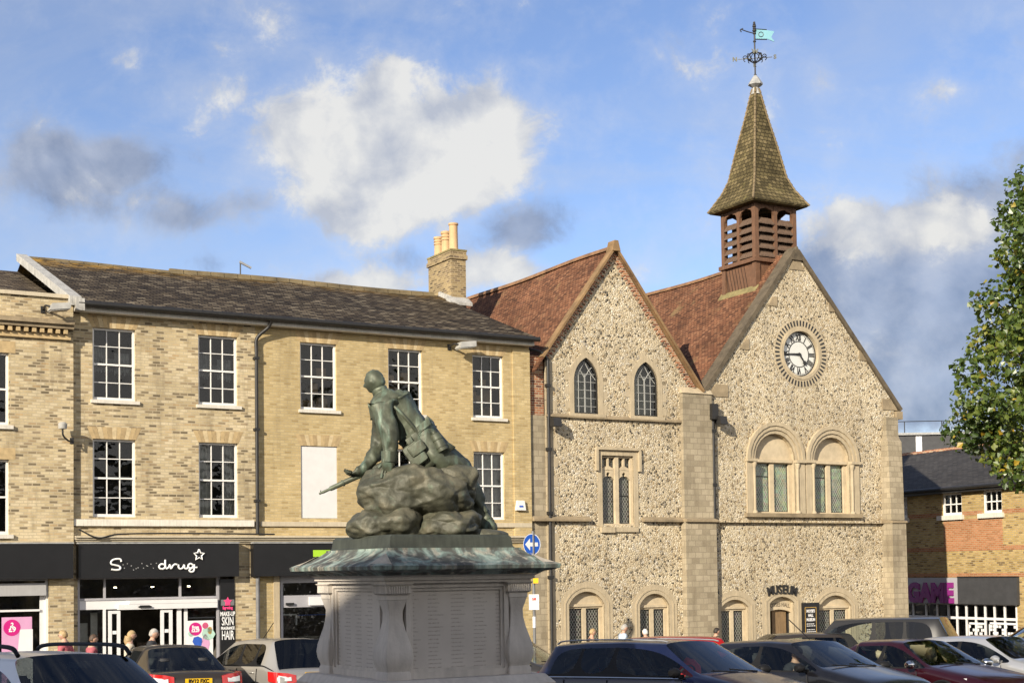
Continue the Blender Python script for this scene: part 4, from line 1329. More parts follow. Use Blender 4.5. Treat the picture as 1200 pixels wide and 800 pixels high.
for k in range(nl):
    z = ztr + .12 + hgt * k / nl
    for (a, b) in ((TX0 + pw, m_ - .07), (m_ + .07, TX1 - pw)):
        for q in range(5):
            xa_, xb_ = a + (b - a) * q / 5, a + (b - a) * (q + 1) / 5
            zz = z + rnd.uniform(-.006, .006)
            lv.hexa([(xa_, TY0 - .01, zz), (xb_ - .012, TY0 - .01, zz), (xb_ - .012, TY0 + .16, zz + .2), (xa_, TY0 + .16, zz + .2), (xa_, TY0 - .01, zz + .05), (xb_ - .012, TY0 - .01, zz + .05), (xb_ - .012, TY0 + .16, zz + .26), (xa_, TY0 + .16, zz + .26)])
    for (a, b) in ((TY0 + pw, my - .07), (my + .07, TY1 - pw)):
        for q in range(5):
            ya_, yb_ = a + (b - a) * q / 5, a + (b - a) * (q + 1) / 5
            zz = z + rnd.uniform(-.006, .006)
            for (xo, xi) in ((TX0 - .01, TX0 + .16), (TX1 + .01, TX1 - .16)):
                lv.hexa([(xo, ya_, zz), (xo, yb_ - .012, zz), (xi, yb_ - .012, zz + .2), (xi, ya_, zz + .2), (xo, ya_, zz + .05), (xo, yb_ - .012, zz + .05), (xi, yb_ - .012, zz + .26), (xi, ya_, zz + .26)])
lv.box(TX0 + .28, TX1 - .28, TY0 + .28, TY1 - .28, ztr, ztl - .62)
lv.build('louvres', M['oak_grey'], turret)
MB().lathe([(.02, .42), (.10, .40), (.18, .28), (.22, .1), (.30, 0)], (m_, my, ztl - .75), 16).build('bell', M['iron'], turret, smooth=60)
# shingled spire with swept eaves
H_ = ztip - ztl - .12
sp = MB()
hwid = tw / 2
prof = [(hwid + .27, -.16), (hwid + .33, -.10), (hwid + .18, .16), (hwid - .03, .52), (hwid - .22, 1.0), (hwid * .56, H_ * .48), (hwid * .30, H_ * .75), (.09, H_)]
sp.lathe(prof, (m_, my, ztl + .12), 4, 0, True)
spire = sp.build('spire', M['shingle'], turret)
hp = MB()
for sx, sy in ((-1, -1), (1, -1), (1, 1), (-1, 1)):
    for i in range(1, len(prof) - 1):
        (r0, z0_), (r1, z1_) = prof[i], prof[i + 1]
        n_ = max(1, int((z1_ - z0_) / .16))
        for q in range(n_):
            f0, f1 = q / n_, (q + 1) / n_
            ra, rb_ = r0 + (r1 - r0) * f0, r0 + (r1 - r0) * f1
            za, zb_ = z0_ + (z1_ - z0_) * f0, z0_ + (z1_ - z0_) * f1
            hp.tube([(m_ + sx * (ra + .005), my + sy * (ra + .005), ztl + .12 + za), (m_ + sx * (rb_ - .012), my + sy * (rb_ - .012), ztl + .12 + zb_)], .042, 5)
hp.build('hip_tiles', M['shingle_hip'], spire)
# finial and vane
zz = ztl + .12 + H_
MB().lathe([(.17, -.22), (.12, -.06), (.10, .04)], (m_, my, zz), 12).build('spire_collar', M['lead_pale'], spire, smooth=50)
MB().lathe([(.11, .03), (.27, .13), (.26, .19), (.12, .40), (.05, .48)], (m_, my, zz), 8).build('spire_cap', M['lead'], spire)
vz = zz + .42
vane = empty('weather_vane', (0, 0, 0)); vane.parent = turret
pm = MB().tube([(m_, my, vz), (m_, my, vz + 2.05)], .028, 8)
for z, r in ((.08, .05), (.55, .07), (.9, .07), (1.32, .055), (1.62, .06), (1.72, .075), (1.80, .06), (1.88, .07), (1.95, .055), (2.02, .04)): pm.lathe([(.01, -r), (r, -.02), (r, .02), (.01, r)], (m_, my, vz + z), 8)
pm.build('vane_pole', M['iron'], vane, smooth=50)
sw = MB()
for k in range(10):
    a = 2 * PI * k / 10 + .2
    c_, s_ = math.cos(a), math.sin(a)
    sw.tube(spline([(m_, my, vz + .5), (m_ + c_ * .18, my + s_ * .18, vz + .62), (m_ + c_ * .34, my + s_ * .34, vz + .78), (m_ + c_ * .44, my + s_ * .44, vz + .72), (m_ + c_ * .38, my + s_ * .38, vz + .64)], 4), .016, 5)
    sw.tube(spline([(m_, my, vz + .95), (m_ + c_ * .2, my + s_ * .2, vz + .86), (m_ + c_ * .28, my + s_ * .28, vz + .7), (m_ + c_ * .18, my + s_ * .18, vz + .62)], 4), .014, 5)
sw.build('scrolls', M['iron'], vane)
# cardinal arms with letters seen along the view
for name_, dirv in (('N', (-.78, .63)), ('S', (.78, -.63)), ('E', (.63, .78)), ('W', (-.63, -.78))):
    a_ = MB(); dx_, dy_ = dirv
    a_.tube([(m_, my, vz + .7), (m_ + dx_ * .62, my + dy_ * .62, vz + .7)], .014, 5)
    a_.text(name_, .15, 0, lambda x, z, y: (m_ + dx_ * .72 + x * .866, my + dy_ * .72 - x * .5 - y, vz + .7 + z), .006, .01)
    a_.build('cardinal_arm', M['brass'], vane)
pn = MB()
ca = lambda u, z, y: (m_ + u * .9 + y * .4, my - u * .43 + y, vz + z)
pn.prism([(.05, 1.42), (.46, 1.42), (.74, 1.32), (.62, 1.49), (.74, 1.70), (.46, 1.74), (.05, 1.76)], -.012, .012, 0, ca)
pn.build('pennant', M['verdigris'], vane)
pb = MB().tube([ca(.03, 1.78, 0), ca(.46, 1.76, 0)], .02, 5).tube([ca(.03, 1.40, 0), ca(.46, 1.40, 0)], .02, 5)
pb.tube(spline([ca(0, 1.62, 0), ca(-.25, 1.68, 0), ca(-.48, 1.76, 0)], 5), .02, 5).tube(spline([ca(-.48, 1.66, 0), ca(-.52, 1.74, 0), ca(-.42, 1.80, 0)], 4), .02, 5)
for k in range(10):
    a0, a1 = 2 * PI * k / 10, 2 * PI * (k + 1) / 10
    pb.tube([ca(.24 + .09 * math.cos(a0), 1.58 + .09 * math.sin(a0), -.014), ca(.24 + .09 * math.cos(a1), 1.58 + .09 * math.sin(a1), -.014)], .014, 4)
pb.build('pennant_frame', M['iron'], vane)
# lead apron where the turret meets the roof
MB().hexa([(TX0 - .12, TY0 - .1, A2z - 1.0 * k2 - .28), (TX0 - .0, TY0 - .1, A2z - 1.0 * k2 - .12), (TX0 - .0, TY1 + .1, A2z - 1.0 * k2 - .12), (TX0 - .12, TY1 + .1, A2z - 1.0 * k2 - .28),
           (TX0 - .12, TY0 - .1, A2z - 1.0 * k2 + .0), (TX0 + .04, TY0 - .1, A2z - 1.0 * k2 + .22), (TX0 + .04, TY1 + .1, A2z - 1.0 * k2 + .22), (TX0 - .12, TY1 + .1, A2z - 1.0 * k2 + .0)]).build('turret_flashing', M['coping_moss'], turret)

# MUSEUM lettering in an arc and the notice board
lt = MB()
mx, mz = FP(917.5, 698, -.1)
rad = 2.3
cw = [('M', -.50), ('U', -.27), ('S', -.06), ('E', .13), ('U', .34), ('M', .57)]
for ch_, u in cw:
    ph = -u * 1.0 / rad
    def fn(x, z, y, ph=ph):
        z += rad
        return (x * math.cos(ph) - z * math.sin(ph), -y, x * math.sin(ph) + z * math.cos(ph) - rad)
    lt.text(ch_, .29, 0, fn, .010, .02, .80)
o = lt.build('museum_lettering', M['iron'])
o.location = W(mx - .02, -.055, mz + .22); o.rotation_euler = (0, 0, TH)
tag(o, 'black iron letters spelling MUSEUM in a curve over the doorway', 'sign')
bx0_, bz1_ = FP(940.5, 706, -.1); bx1_ = FX(959.5, 706, -.1); bz0_ = bz1_ - 1.75
nb = empty('notice_board', W(bx0_, -.06, bz0_), TH, 'tall black notice board with white lettering beside the museum doorway', 'sign')
bw_, bh_ = bx1_ - bx0_, bz1_ - bz0_
MB().box(0, bw_, -.06, .03, 0, bh_).build('board', M['black'], nb)
fr = MB()
for (a, b, c, d) in ((.08, .10, .05, bh_ - .15), (bw_ - .16, bw_ - .14, .05, bh_ - .15), (.1, bw_ - .16, bh_ - .17, bh_ - .15), (.14, bw_ - .2, .55, .57), (.14, bw_ - .2, .48, .495)): fr.box(a, b, -.066, -.061, c, d)
fr.build('gold_lines', M['gold'], nb)
tx = MB()
for t_, z, h in (("MOYSE'S", bh_ - .29, .095), ('HALL', bh_ - .44, .095), ('MUSEUM', bh_ - .59, .095)):
    tx.text(t_, h, 0, lambda x, zz_, y, z=z: (bw_ * .46 + x, -.063 - y, z + zz_), .006, .001, .72)
rr = random.Random(5)
for z in (bh_ - .73, bh_ - .80, bh_ - .93, bh_ - 1.0, bh_ - 1.07):
    x = .15
    while x < bw_ - .25:
        l_ = rr.uniform(.03, .08); tx.box(x, x + l_, -.0645, -.061, z - .012, z + .012); x += l_ + .02
tx.box(.2, bw_ - .28, -.0645, -.061, .12, .4)
tx.build('board_lettering', M['paper'], nb)

# ================================================================ shopfronts (parts of the buildings) and signs
def bars(parent, name, lst, m):
    mb = MB()
    for b in lst: mb.box(*b)
    return mb.build(name, M[m], parent)


def pane(parent, x0, x1, z0, z1, y, m='glass', name='pane'):
    return MB().quad((x0, y, z0), (x1, y, z0), (x1, y, z1), (x0, y, z1)).build(name, M[m], parent, recalc=False)


def shop_room(parent, x0, x1, y, zt, seed):
    b = MB()
    yb = y + 4.5
    b.quad((x0, yb, ZG), (x1, yb, ZG), (x1, yb, zt), (x0, yb, zt)); b.quad((x0, y, ZG), (x0, yb, ZG), (x0, yb, zt), (x0, y, zt)); b.quad((x1, y, ZG), (x1, y, zt), (x1, yb, zt), (x1, yb, ZG))
    b.quad((x0, y, zt), (x0, yb, zt), (x1, yb, zt), (x1, y, zt)); b.quad((x0, y, ZG + .9), (x1, y, ZG + .9), (x1, yb, ZG + .9), (x0, yb, ZG + .9))
    b.build('shop_room', M['shop_room'], parent, recalc=False)
    rr = random.Random(seed)
    s = MB()
    for k in range(3):
        yy_ = y + 1.6 + k * .9
        xx_ = x0 + .3 + rr.random() * .6
        while xx_ < x1 - 1:
            w_ = rr.uniform(.7, 1.3)
            s.box(xx_, xx_ + w_, yy_, yy_ + .4, ZG + .9, ZG + 2.3 + .3 * k, rr.randrange(4)); xx_ += w_ + rr.uniform(.4, 1.0)
    s.build('shelf_units', [M['shelf_a'], M['shelf_b'], M['shelf_c'], M['shelf_d']], parent)
    li = MB()
    for k in range(4):
        xx_ = x0 + (x1 - x0) * (k + .5) / 4
        li.lathe([(.04, 0), (.04, .03)], (xx_, y + 2.0, zt - .3), 10)
    li.build('ceiling_spots', M['lamp_on'], parent)


M['shelf_a'] = plain('shelf_goods', (.24, .18, .15, 1), .7, vary=.8, scale=14)
M['shelf_b'] = plain('shelf_goods_blue', (.10, .12, .20, 1), .7, vary=.8, scale=14)
M['shelf_c'] = plain('shelf_goods_pink', (.32, .12, .18, 1), .7, vary=.7, scale=14)
M['shelf_d'] = plain('shelf_goods_pale', (.42, .40, .36, 1), .7, vary=.5, scale=14)
lm = NT('shop_lamp'); lm.set(Emission_Color=(1, .85, .55, 1)); lm.b.inputs['Emission Strength'].default_value = 12; M['lamp_on'] = lm.mat
M['frame_white'] = plain('shopfront_white', (.70, .69, .68, 1), .35, vary=.05)
M['frame_grey'] = plain('shopfront_grey', (.36, .35, .37, 1), .4, vary=.08)
M['blind'] = plain('shop_blind', (.36, .355, .35, 1), .7, vary=.1, scale=4, streak=True)
M['rubber_black'] = plain('black_plastic', (.012, .012, .012, 1), .45)

# middle shop
y = .12
X_ = lambda px, py=715, ly=y: FP(px, py, ly)[0]
Z_ = lambda py, px=180, ly=y: FP(px, py, ly)[1]
shop_room(bb, S2[0], S2[1] - .05, .3, ZS - .02, 3)
zt0_, zt1_, zh0_, zh1_ = Z_(700.5), ZS, Z_(713), Z_(702)
t_ = .05
fl_ = bars(bb, 'shopfront', [(X_(90), X_(93), y - t_, y + t_, ZG, zt1_), (X_(121), X_(123.5), y - t_ + .003, y + t_, zt0_, zt1_), (X_(209.5), X_(212), y - t_ + .003, y + t_, zt0_, zt1_),
                       (X_(253.5), X_(257.5), y - t_, y + t_, ZG, zt1_), (X_(93), X_(253.5), y - t_ + .006, y + t_, zt1_ - .07, zt1_), (X_(93), X_(253.5), y - t_ - .004, y + t_, zt0_ - .03, zt0_ + .03)], 'frame_grey')
bars(fl_, 'header', [(X_(93), X_(253.5), y - .03, y + t_, zh0_ + .02, zh1_), (X_(137), X_(253), y - .14, y - .031, zh0_ + .0, zh0_ + .14), (X_(150), X_(253), y - .14, y - .031, zh0_ + .145, zh1_ - .02)], 'frame_white')
MB().prism([(X_(161), Z_(711)), (X_(175), Z_(711)), (X_(176), Z_(709.8)), (X_(173), Z_(708.3)), (X_(163), Z_(708.3)), (X_(160), Z_(709.8))], y - .19, y - .14).build('door_sensor', M['rubber_black'], fl_)
bars(fl_, 'window_post', [(X_(120.5), X_(123.5), y - t_, y + t_, ZG, zh0_ + .018), (X_(207), X_(212), y - t_, y + t_, ZG, zh0_ + .018), (X_(215.5), X_(219.5), y - .02, y + .03, ZG, zh0_ + .018), (X_(93), X_(253), y - .06, y + .05, ZG, ZG + 1.1)], 'frame_white')
for (a, b) in ((126, 140), (187, 201)):
    d = bars(fl_, 'sliding_door', [(X_(a), X_(a + 4), y - .09, y - .052, ZG + .6, zh0_ - .02), (X_(b - 4), X_(b), y - .09, y - .052, ZG + .6, zh0_ - .02), (X_(a + 4), X_(b - 4), y - .088, y - .054, zh0_ - .1, zh0_ - .02)], 'frame_white')
    pane(d, X_(a + 4), X_(b - 4), ZG + .6, zh0_ - .1, y - .07)
    bars(d, 'door_sticker', [(X_(a + 4.6), X_(b - 4.4), y - .078, y - .074, Z_(741), Z_(737))], 'paper')
for (a, b, c, d) in ((93, 121, zt0_ + .03, zt1_ - .07), (123.5, 209.5, zt0_ + .03, zt1_ - .07), (212, 253.5, zt0_ + .03, zt1_ - .07), (93, 120.5, ZG + 1.1, zh0_ + .02), (212, 253.5, ZG + 1.1, zh0_ + .02)):
    pane(fl_, X_(a), X_(b), c, d, y + .01)
bars(fl_, 'window_rail', [(X_(218), X_(253), y + .06, y + .09, Z_(725.6), Z_(724))], 'grey_metal')
bars(fl_, 'pale_display', [(X_(110), X_(118), y + .35, y + .4, ZG + .9, Z_(716)), (X_(95), X_(108), y + .5, y + .55, ZG + .9, Z_(728))], 'curtain')

# left shop
y = FY + .12
X_ = lambda px, py=715, ly=FY + .12: FP(px, py, ly)[0]
Z_ = lambda py, px=30, ly=FY + .12: FP(px, py, ly)[1]
shop_room(lb, S1[0], S1[1], FY + .3, ZS - .02, 8)
f1 = bars(lb, 'shopfront', [(X_(53), X_(57), y - t_, y + t_, ZG, ZS), (X_(46.5), X_(53), y + .0, y + t_, ZG, Z_(697)), (X_(-58), X_(46.5), y - t_ + .003, y + t_, Z_(716), Z_(713.6)), (X_(-58), X_(53), y - t_, y + t_, ZS - .08, ZS), (X_(-58), X_(46.5), y - t_, y + .1, ZG, ZG + 1.1)], 'frame_white')
bars(f1, 'blind_box', [(X_(-58), X_(52.5), y - .16, y - .055, Z_(697.5), Z_(683))], 'blind')
pane(f1, X_(-58), X_(46.5), ZG + 1.1, Z_(697), y + .02)
# right shop
y = .12
X_ = lambda px, py=715, ly=.12: FP(px, py, ly)[0]
Z_ = lambda py, px=350, ly=.12: FP(px, py, ly)[1]
shop_room(bb, S3[0], S3[1], .3, ZS - .02, 12)
bars(bb, 'stone_jamb', [(FX(320.5, 715), FX(327.5, 715), -.03, .25, ZG, ZS - .03)], 'stone')
f3 = bars(bb, 'shopfront', [(X_(328), X_(331), y - t_, y + t_, ZG, ZS), (X_(331), S3[1], y - t_ + .003, y + t_, Z_(682.5), ZS), (X_(331), S3[1], y - t_, y + t_, Z_(711), Z_(697)),
                            (X_(460), X_(463), y - t_, y + t_, ZG, Z_(711)), (X_(331), S3[1], y - t_, y + .1, ZG, ZG + 1.1)], 'frame_grey')
bars(f3, 'header', [(X_(361), X_(420), y - .12, y - .052, Z_(709), Z_(699))], 'frame_white')
MB().prism([(X_(334), Z_(708)), (X_(343), Z_(708)), (X_(343), Z_(705.5)), (X_(334), Z_(705.5))], y - .12, y - .052).build('door_sensor', M['rubber_black'], f3)
pane(f3, X_(331), X_(460), ZG + 1.1, Z_(711), y + .01); pane(f3, X_(463), S3[1], ZG + 1.1, Z_(711), y + .01); pane(f3, X_(331), S3[1], Z_(697), Z_(682.5), y + .01)
bars(f3, 'display_rail', [(X_(331), X_(352), y + .3, y + .33, Z_(720.5), Z_(719)), (X_(351), X_(352.6), y + .3, y + .33, Z_(732), Z_(720.5))], 'frame_white')
bars(f3, 'blue_rail', [(X_(357), X_(400), y + .5, y + .53, Z_(721.5), Z_(720.3))], 'blue_plastic')

# fascia signs
def fascia(name, px0, px1, ly, label, dep=.26):
    x0, z1 = FP(px0, 637, ly); x1 = FP(px1, 637, ly)[0]
    z0 = FP(px0, 678.5 - .012 * (px0), ly)[1]
    e = empty(name, W(x0, ly, z0), TH, label, 'sign', 'black fascia signs over the shops')
    h = ZF1 + .0 - z0
    MB().box(0, x1 - x0, 0, dep, 0, h).build('panel', M['black'], e)
    MB().box(-.01, x1 - x0 + .01, -.03, dep, h + .002, h + .04).build('capping', M['lead'], e)
    return e, x0, z0, h


fa, *_ = fascia('fascia_sign', -62, 86, FY - .25, 'plain black shop fascia below the dentilled building at the picture edge')
fb, fx0, fz0, fh = fascia('fascia_sign', 92, 280, -.25, 'black shop fascia with white script letters and a star outline')
fc, gx0, gz0, gh = fascia('fascia_sign', 297, 590, -.25, 'black shop fascia with a lime green panel, behind the monument')
def lim(px, py): return FP(px, py, -.25)
lx_, lz_ = lim(367, 652); lx2_, lz2_ = lim(400, 644)
MB().box(lx_ - gx0, lx2_ - gx0, -.02, -.0, lz_ - gz0, lz2_ - gz0).build('lime_panel', M['lime'], fc)
# script letters drawn as bent tubes: pixel tracings of the strokes laid on the fascia plane
def px2(p):
    x, z = lim(110 + p[0] * .15, 640 + p[1] * .15)
    return (x - fx0, -.03, z - fz0)
STROKES = {'letter_s': [[(212, 118), (206, 100), (180, 97), (150, 103), (132, 120), (137, 138), (165, 145), (192, 152), (206, 165), (196, 180), (165, 183), (135, 178)]],
           'letter_d': [[(545, 140), (525, 137), (508, 152), (515, 171), (540, 174), (556, 158)], [(556, 103), (556, 150), (566, 172), (584, 160), (592, 140)]],
           'letter_r': [[(592, 140), (600, 172), (616, 150), (632, 138), (648, 141)]],
           'letter_u': [[(660, 140), (660, 160), (672, 174), (692, 166), (704, 142)], [(704, 142), (706, 165), (722, 173), (736, 160)]],
           'letter_g': [[(772, 142), (752, 134), (736, 146), (740, 164), (760, 168), (776, 152)], [(782, 138), (782, 170), (776, 192), (758, 198), (744, 186), (756, 172), (780, 164), (804, 163)]]}
for nm_, sts in STROKES.items():
    mb = MB()
    for s_ in sts: mb.tube(spline([px2(p) for p in s_], 6), .026, 7)
    mb.build(nm_, M['sign_white'], fb, smooth=60)
mb = MB()
pts = []
for k in range(11):
    a = -PI / 2 + PI * k / 5
    r_ = 42 if k % 2 == 0 else 20
    pts.append((820 + r_ * math.cos(a), 66 + r_ * math.sin(a) * 1.05))
mb.tube([px2(p) for p in pts], .024, 7)
mb.build('star', M['sign_white'], fb, smooth=60)
dots = MB()
rr = random.Random(2)
for (a, b) in ((228, 142), (238, 168), (262, 134), (292, 150), (310, 182), (345, 165), (375, 132), (388, 168), (412, 148), (420, 152), (446, 136), (465, 168), (488, 130), (330, 172)):
    p = px2((a, b)); dots.box(p[0] - .012, p[0] + .012, -.005, .0, p[2] - .012, p[2] + .012)
dots.build('fixing_holes', M['lead'], fb)

# vertical shop sign
vx0, vz1 = FP(258, 677, -.02); vx1 = FP(275, 677, -.02)[0]
vz0 = ZG + 1.0
vsn = empty('vertical_sign', W(vx0, -.02, vz0), TH, 'tall narrow black shop sign with pink star and white words HAIR and SKIN', 'sign')
vw, vh = vx1 - vx0, vz1 - vz0 - .03
VZ = lambda py: FP(266, py, -.02)[1] - vz0
MB().box(0, vw, 0, .12, 0, vh).build('panel', M['black'], vsn)
MB().box(.02, vw - .02, -.012, -.001, VZ(709), VZ(702)).build('grey_strip', M['grey_dark'], vsn)
tx = MB()
for t_, a, b, sx in (('MAKE-UP', 721.5, 716.5, .60), ('SKIN', 732.5, 723, .50), ('FRAGRANCE', 737.2, 734, .62), ('HAIR', 749.5, 739, .44)):
    z0, z1 = VZ(a), VZ(b)
    tx.text(t_, z1 - z0, 0, lambda x, z, y, z0=z0, z1=z1: (vw * .5 + x, -.004 - y, (z0 + z1) / 2 + z), .004, .002, sx)
tx.build('lettering', M['sign_white'], vsn)
tx = MB()
z0, z1 = VZ(713.5), VZ(710)
tx.text('Superdrug', (z1 - z0) * .95, 0, lambda x, z, y: (vw * .5 + x, -.004 - y, (z0 + z1) / 2 + z), .006, .002, .60)
pts = []
for k in range(10):
    a = PI / 2 + PI * k / 5
    r_ = .13 if k % 2 == 0 else .065
    pts.append((vw * .5 + r_ * math.cos(a), VZ(704.5) + r_ * math.sin(a)))
tx.prism(pts, -.022, -.013)
tx.prism([(vw * .5 - .07, VZ(708.8)), (vw * .5 + .07, VZ(708.8)), (vw * .5 + .07, VZ(707.6)), (vw * .5 - .07, VZ(707.6))], -.022, -.013)
tx.build('pink_star', M['hot_pink'], vsn)

# posters in the windows
def poster(px0, px1, py0, zbot, ly, label, kind):
    x0, z1 = FP(px0, py0, ly); x1 = FP(px1, py0, ly)[0]
    e = empty('window_poster', W(x0, ly, zbot), TH, label, 'poster', 'posters in the shop windows')
    w_, h = x1 - x0, z1 - zbot
    MB().box(0, w_, 0, .015, 0, h).build('sheet', M['pink' if kind == 1 else 'paper'], e)
    P2 = lambda px, py: (FP(px, py, ly)[0] - x0, FP(px, py, ly)[1] - zbot)
    def disc(px, py, r, m, y=-.004):
        cx, cz = P2(px, py)
        return MB().face(arc(cx, cz, r, 0, 360, 24)[:-1], [], y).build('price_disc', M[m], e, recalc=False)
    if kind == 1:
        disc(14, 735, .21, 'magenta')
        tx = MB()
        for t_, py, h_ in (('2', 731.8, .10), ('FOR', 734, .035), ('£9', 737.2, .12)):
            cx, cz = P2(14.3, py)
            tx.text(t_, h_, 0, lambda x, z, y, cx=cx, cz=cz: (cx + x, -.007 - y, cz + z), .006, .001)
        tx.build('price_lettering', M['sign_white'], e)
        c = P2(28, 746)
        MB().face([(c[0] - .34, 0), (c[0] + .22, 0), (c[0] + .22, c[1] + .2), (c[0] - .1, c[1] + .2)], [], -.004).build('pale_block', M['paper'], e, recalc=False)
    else:
        disc(229, 736.5, .18, 'magenta'); disc(240.5, 732.5, .085, 'magenta2')
        tx = MB()
        for t_, py, h_ in (('From', 734.4, .075), ('£3.29', 738.3, .085)):
            cx, cz = P2(229, py)
            tx.text(t_, h_, 0, lambda x, z, y, cx=cx, cz=cz: (cx + x, -.007 - y, cz + z), .006, .001, .8)
        tx.build('price_lettering', M['sign_white'], e)
        rr = random.Random(4)
        for (px, py, w2_, h2_, m) in ((232, 751, .16, .16, 'blue_plastic'), (241, 754, .12, .3, 'pink'), (244, 742.5, .2, .2, 'mint'), (246, 738, .08, .12, 'gold'), (223.5, 742, .1, .08, 'mint')):
            cx, cz = P2(px, py)
            pts = [(cx + w2_ * (.75 + .3 * rr.random()) * math.cos(a * PI / 4), cz + h2_ * (.75 + .3 * rr.random()) * math.sin(a * PI / 4)) for a in range(8)]
            MB().face(pts, [], -.004).build('printed_product', M[m], e, recalc=False)


M_poster = None
poster(2, 37.5, 723, ZG + .95, FY + .02, 'pink poster with a magenta price disc reading 2 for £9 in the shop window', 1)
poster(220, 249.5, 727, ZG + 1.0, .075, 'white poster with a magenta disc reading From £3.29 beside the sliding doors', 2)

# ---- fittings on the walls
def wall_lamp(px, py, ly, label, s=1.0, name='wall_floodlight', m='lamp_grey'):
    x, z = FP(px, py, ly)
    e = empty(name, W(x, ly, z), TH, label, 'light', 'grey floodlights on the brick walls')
    h = MB().hexa([(-.30 * s, -.62, -.10 * s), (.28 * s, -.62, -.02 * s), (.28 * s, -.26, -.02 * s), (-.30 * s, -.26, -.10 * s), (-.22 * s, -.58, .10 * s), (.30 * s, -.58, .16 * s), (.30 * s, -.30, .16 * s), (-.22 * s, -.30, .10 * s)])
    h.build('housing', M[m], e)
    MB().hexa([(-.27 * s, -.60, -.13 * s), (.25 * s, -.60, -.05 * s), (.25 * s, -.28, -.05 * s), (-.27 * s, -.28, -.13 * s), (-.27 * s, -.60, -.103 * s), (.25 * s, -.60, -.023 * s), (.25 * s, -.28, -.023 * s), (-.27 * s, -.28, -.103 * s)]).build('lens', M['lead_pale'], e)
    MB().tube(spline([(-.2 * s, -.44, .0), (-.34 * s, -.3, .06), (-.36 * s, -.1, .02), (-.36 * s, .0, .0)], 4), .03, 6).box(-.42 * s, -.30 * s, -.03, .0, -.09, .09).build('bracket', M['iron'], e)
    return e


wall_lamp(538, 407.5, 0, 'grey street floodlight under the eaves beside the narrow corner window', .95)
wall_lamp(65, 364, FY, 'grey floodlight in front of the dentil cornice', .9)
def small_flood(px, py, ly, label):
    x, z = FP(px, py, ly)
    e = empty('small_floodlight', W(x, ly, z), TH, label, 'light', 'small floodlights on the museum wall')
    MB().hexa([(-.14, -.46, -.15), (.15, -.46, -.15), (.15, -.2, -.15), (-.14, -.2, -.15), (-.14, -.40, .12), (.15, -.40, .12), (.15, -.2, .15), (-.14, -.2, .15)]).build('housing', M['iron'], e)
    MB().box(-.02, .03, -.2, .0, -.03, .03).box(-.05, .06, -.03, -.0, -.08, .08).build('bracket', M['iron'], e)


small_flood(645, 495, 0, 'small black floodlight beside the drainpipe of the twin lancet gable')
small_flood(839, 493, -.02, 'small black floodlight between the buttress and the clock gable')
x, z = FP(74, 507, FY)
e = empty('security_camera', W(x, FY, z), TH, 'small grey security camera on a curved black bracket', 'camera')
MB().tube(spline([(.22, 0, -.2), (.1, -.18, -.22), (-.06, -.28, -.1), (-.08, -.3, .08)], 5), .025, 6).box(.17, .27, -.02, 0, -.28, -.12).build('bracket', M['iron'], e)
MB().lathe([(.03, -.02), (.11, .0), (.12, .12), (.07, .17)], (-.08, -.3, .08), 12).build('housing', M['lamp_grey'], e, smooth=40)
x, z = FP(609, 592, -.05)
e = empty('alarm_box', W(x, -.05, z), TH, 'white alarm box on the brick wall near the drainpipe corner', 'alarm box')
MB().prism([(-.17, -.15), (.17, -.15), (.12, .15), (-.12, .15)], -.1, 0).build('cover', M['white'], e)
MB().box(-.07, .07, -.106, -.101, -.06, .0).build('badge', M['blue_plastic'], e)
cb = MB()
cb.tube(spline([W(*p) for p in [(XL + .1, -.2, zb2 - .1), (XL + .6, -.22, zb2 - .32), (XL + 1.2, -.2, zb2 - .22), (XL + 3, -.2, zb2 - .2), (XL + 5.5, -.2, zb2 - .22)]], 6), .022, 5)
tag(cb.build('wall_cable', M['iron']), 'loose black cable looping along the cornice above the shop sign', 'cable')

# ---- one-way sign on its pole
Ys = 41.0
p0 = at(625, 655, Ys)
sg = empty('one_way_sign', (p0.x, Ys, ground(Ys) + .1), 0, 'round blue sign with white arrow on a grey pole', 'road sign')
zz0 = ground(Ys) + .1
def sz(py): return at(625, py, Ys).z - zz0
MB().tube([(0, 0, -.2), (0, 0, sz(622))], .042, 8).build('pole', M['grey_dark'], sg, smooth=50)
MB().tube([(0, 0, sz(735)), (0, 0, sz(722))], .046, 8).build('white_band', M['paper'], sg, smooth=50)
rot = R(36)
dsc = MB().lathe([(.295, 0), (.305, .006), (.305, .014)], (0, 0, 0), 32)
pl_ = MB()
c_, s_ = math.cos(rot), math.sin(rot)
def sp_(x, z, y, zc): return (x * c_ + (y - .06) * s_, x * s_ - (.06 - y) * c_ , zc + z)
zc_ = sz(637.5)
MB().prism(arc(0, 0, .305, 0, 360, 32)[:-1], 0, .014, 0, lambda x, z, y: sp_(x, z, y, zc_)).build('rim', M['sign_white'], sg)
MB().prism(arc(0, 0, .285, 0, 360, 32)[:-1], -.004, -.001, 0, lambda x, z, y: sp_(x, z, y, zc_)).build('disc', M['sign_blue'], sg)
MB().prism([(-.23, 0), (-.06, .17), (-.06, .055), (.22, .055), (.22, -.055), (-.06, -.055), (-.06, -.17)], -.009, -.006, 0, lambda x, z, y: sp_(x, z, y, zc_)).build('arrow', M['sign_white'], sg)
MB().box(-.02, .13, -.12, -.045, sz(683), sz(677)).build('yellow_box', M['yellow'], sg)
wp = MB().box(-.14, .14, -.075, -.05, sz(714), sz(696)).build('parking_plate', M['paper'], sg)
MB().text('GB', .07, 0, lambda x, z, y: (x, -.077 - y, sz(701.5) + z), .006, .001).build('plate_lettering', M['red_print'], wp)

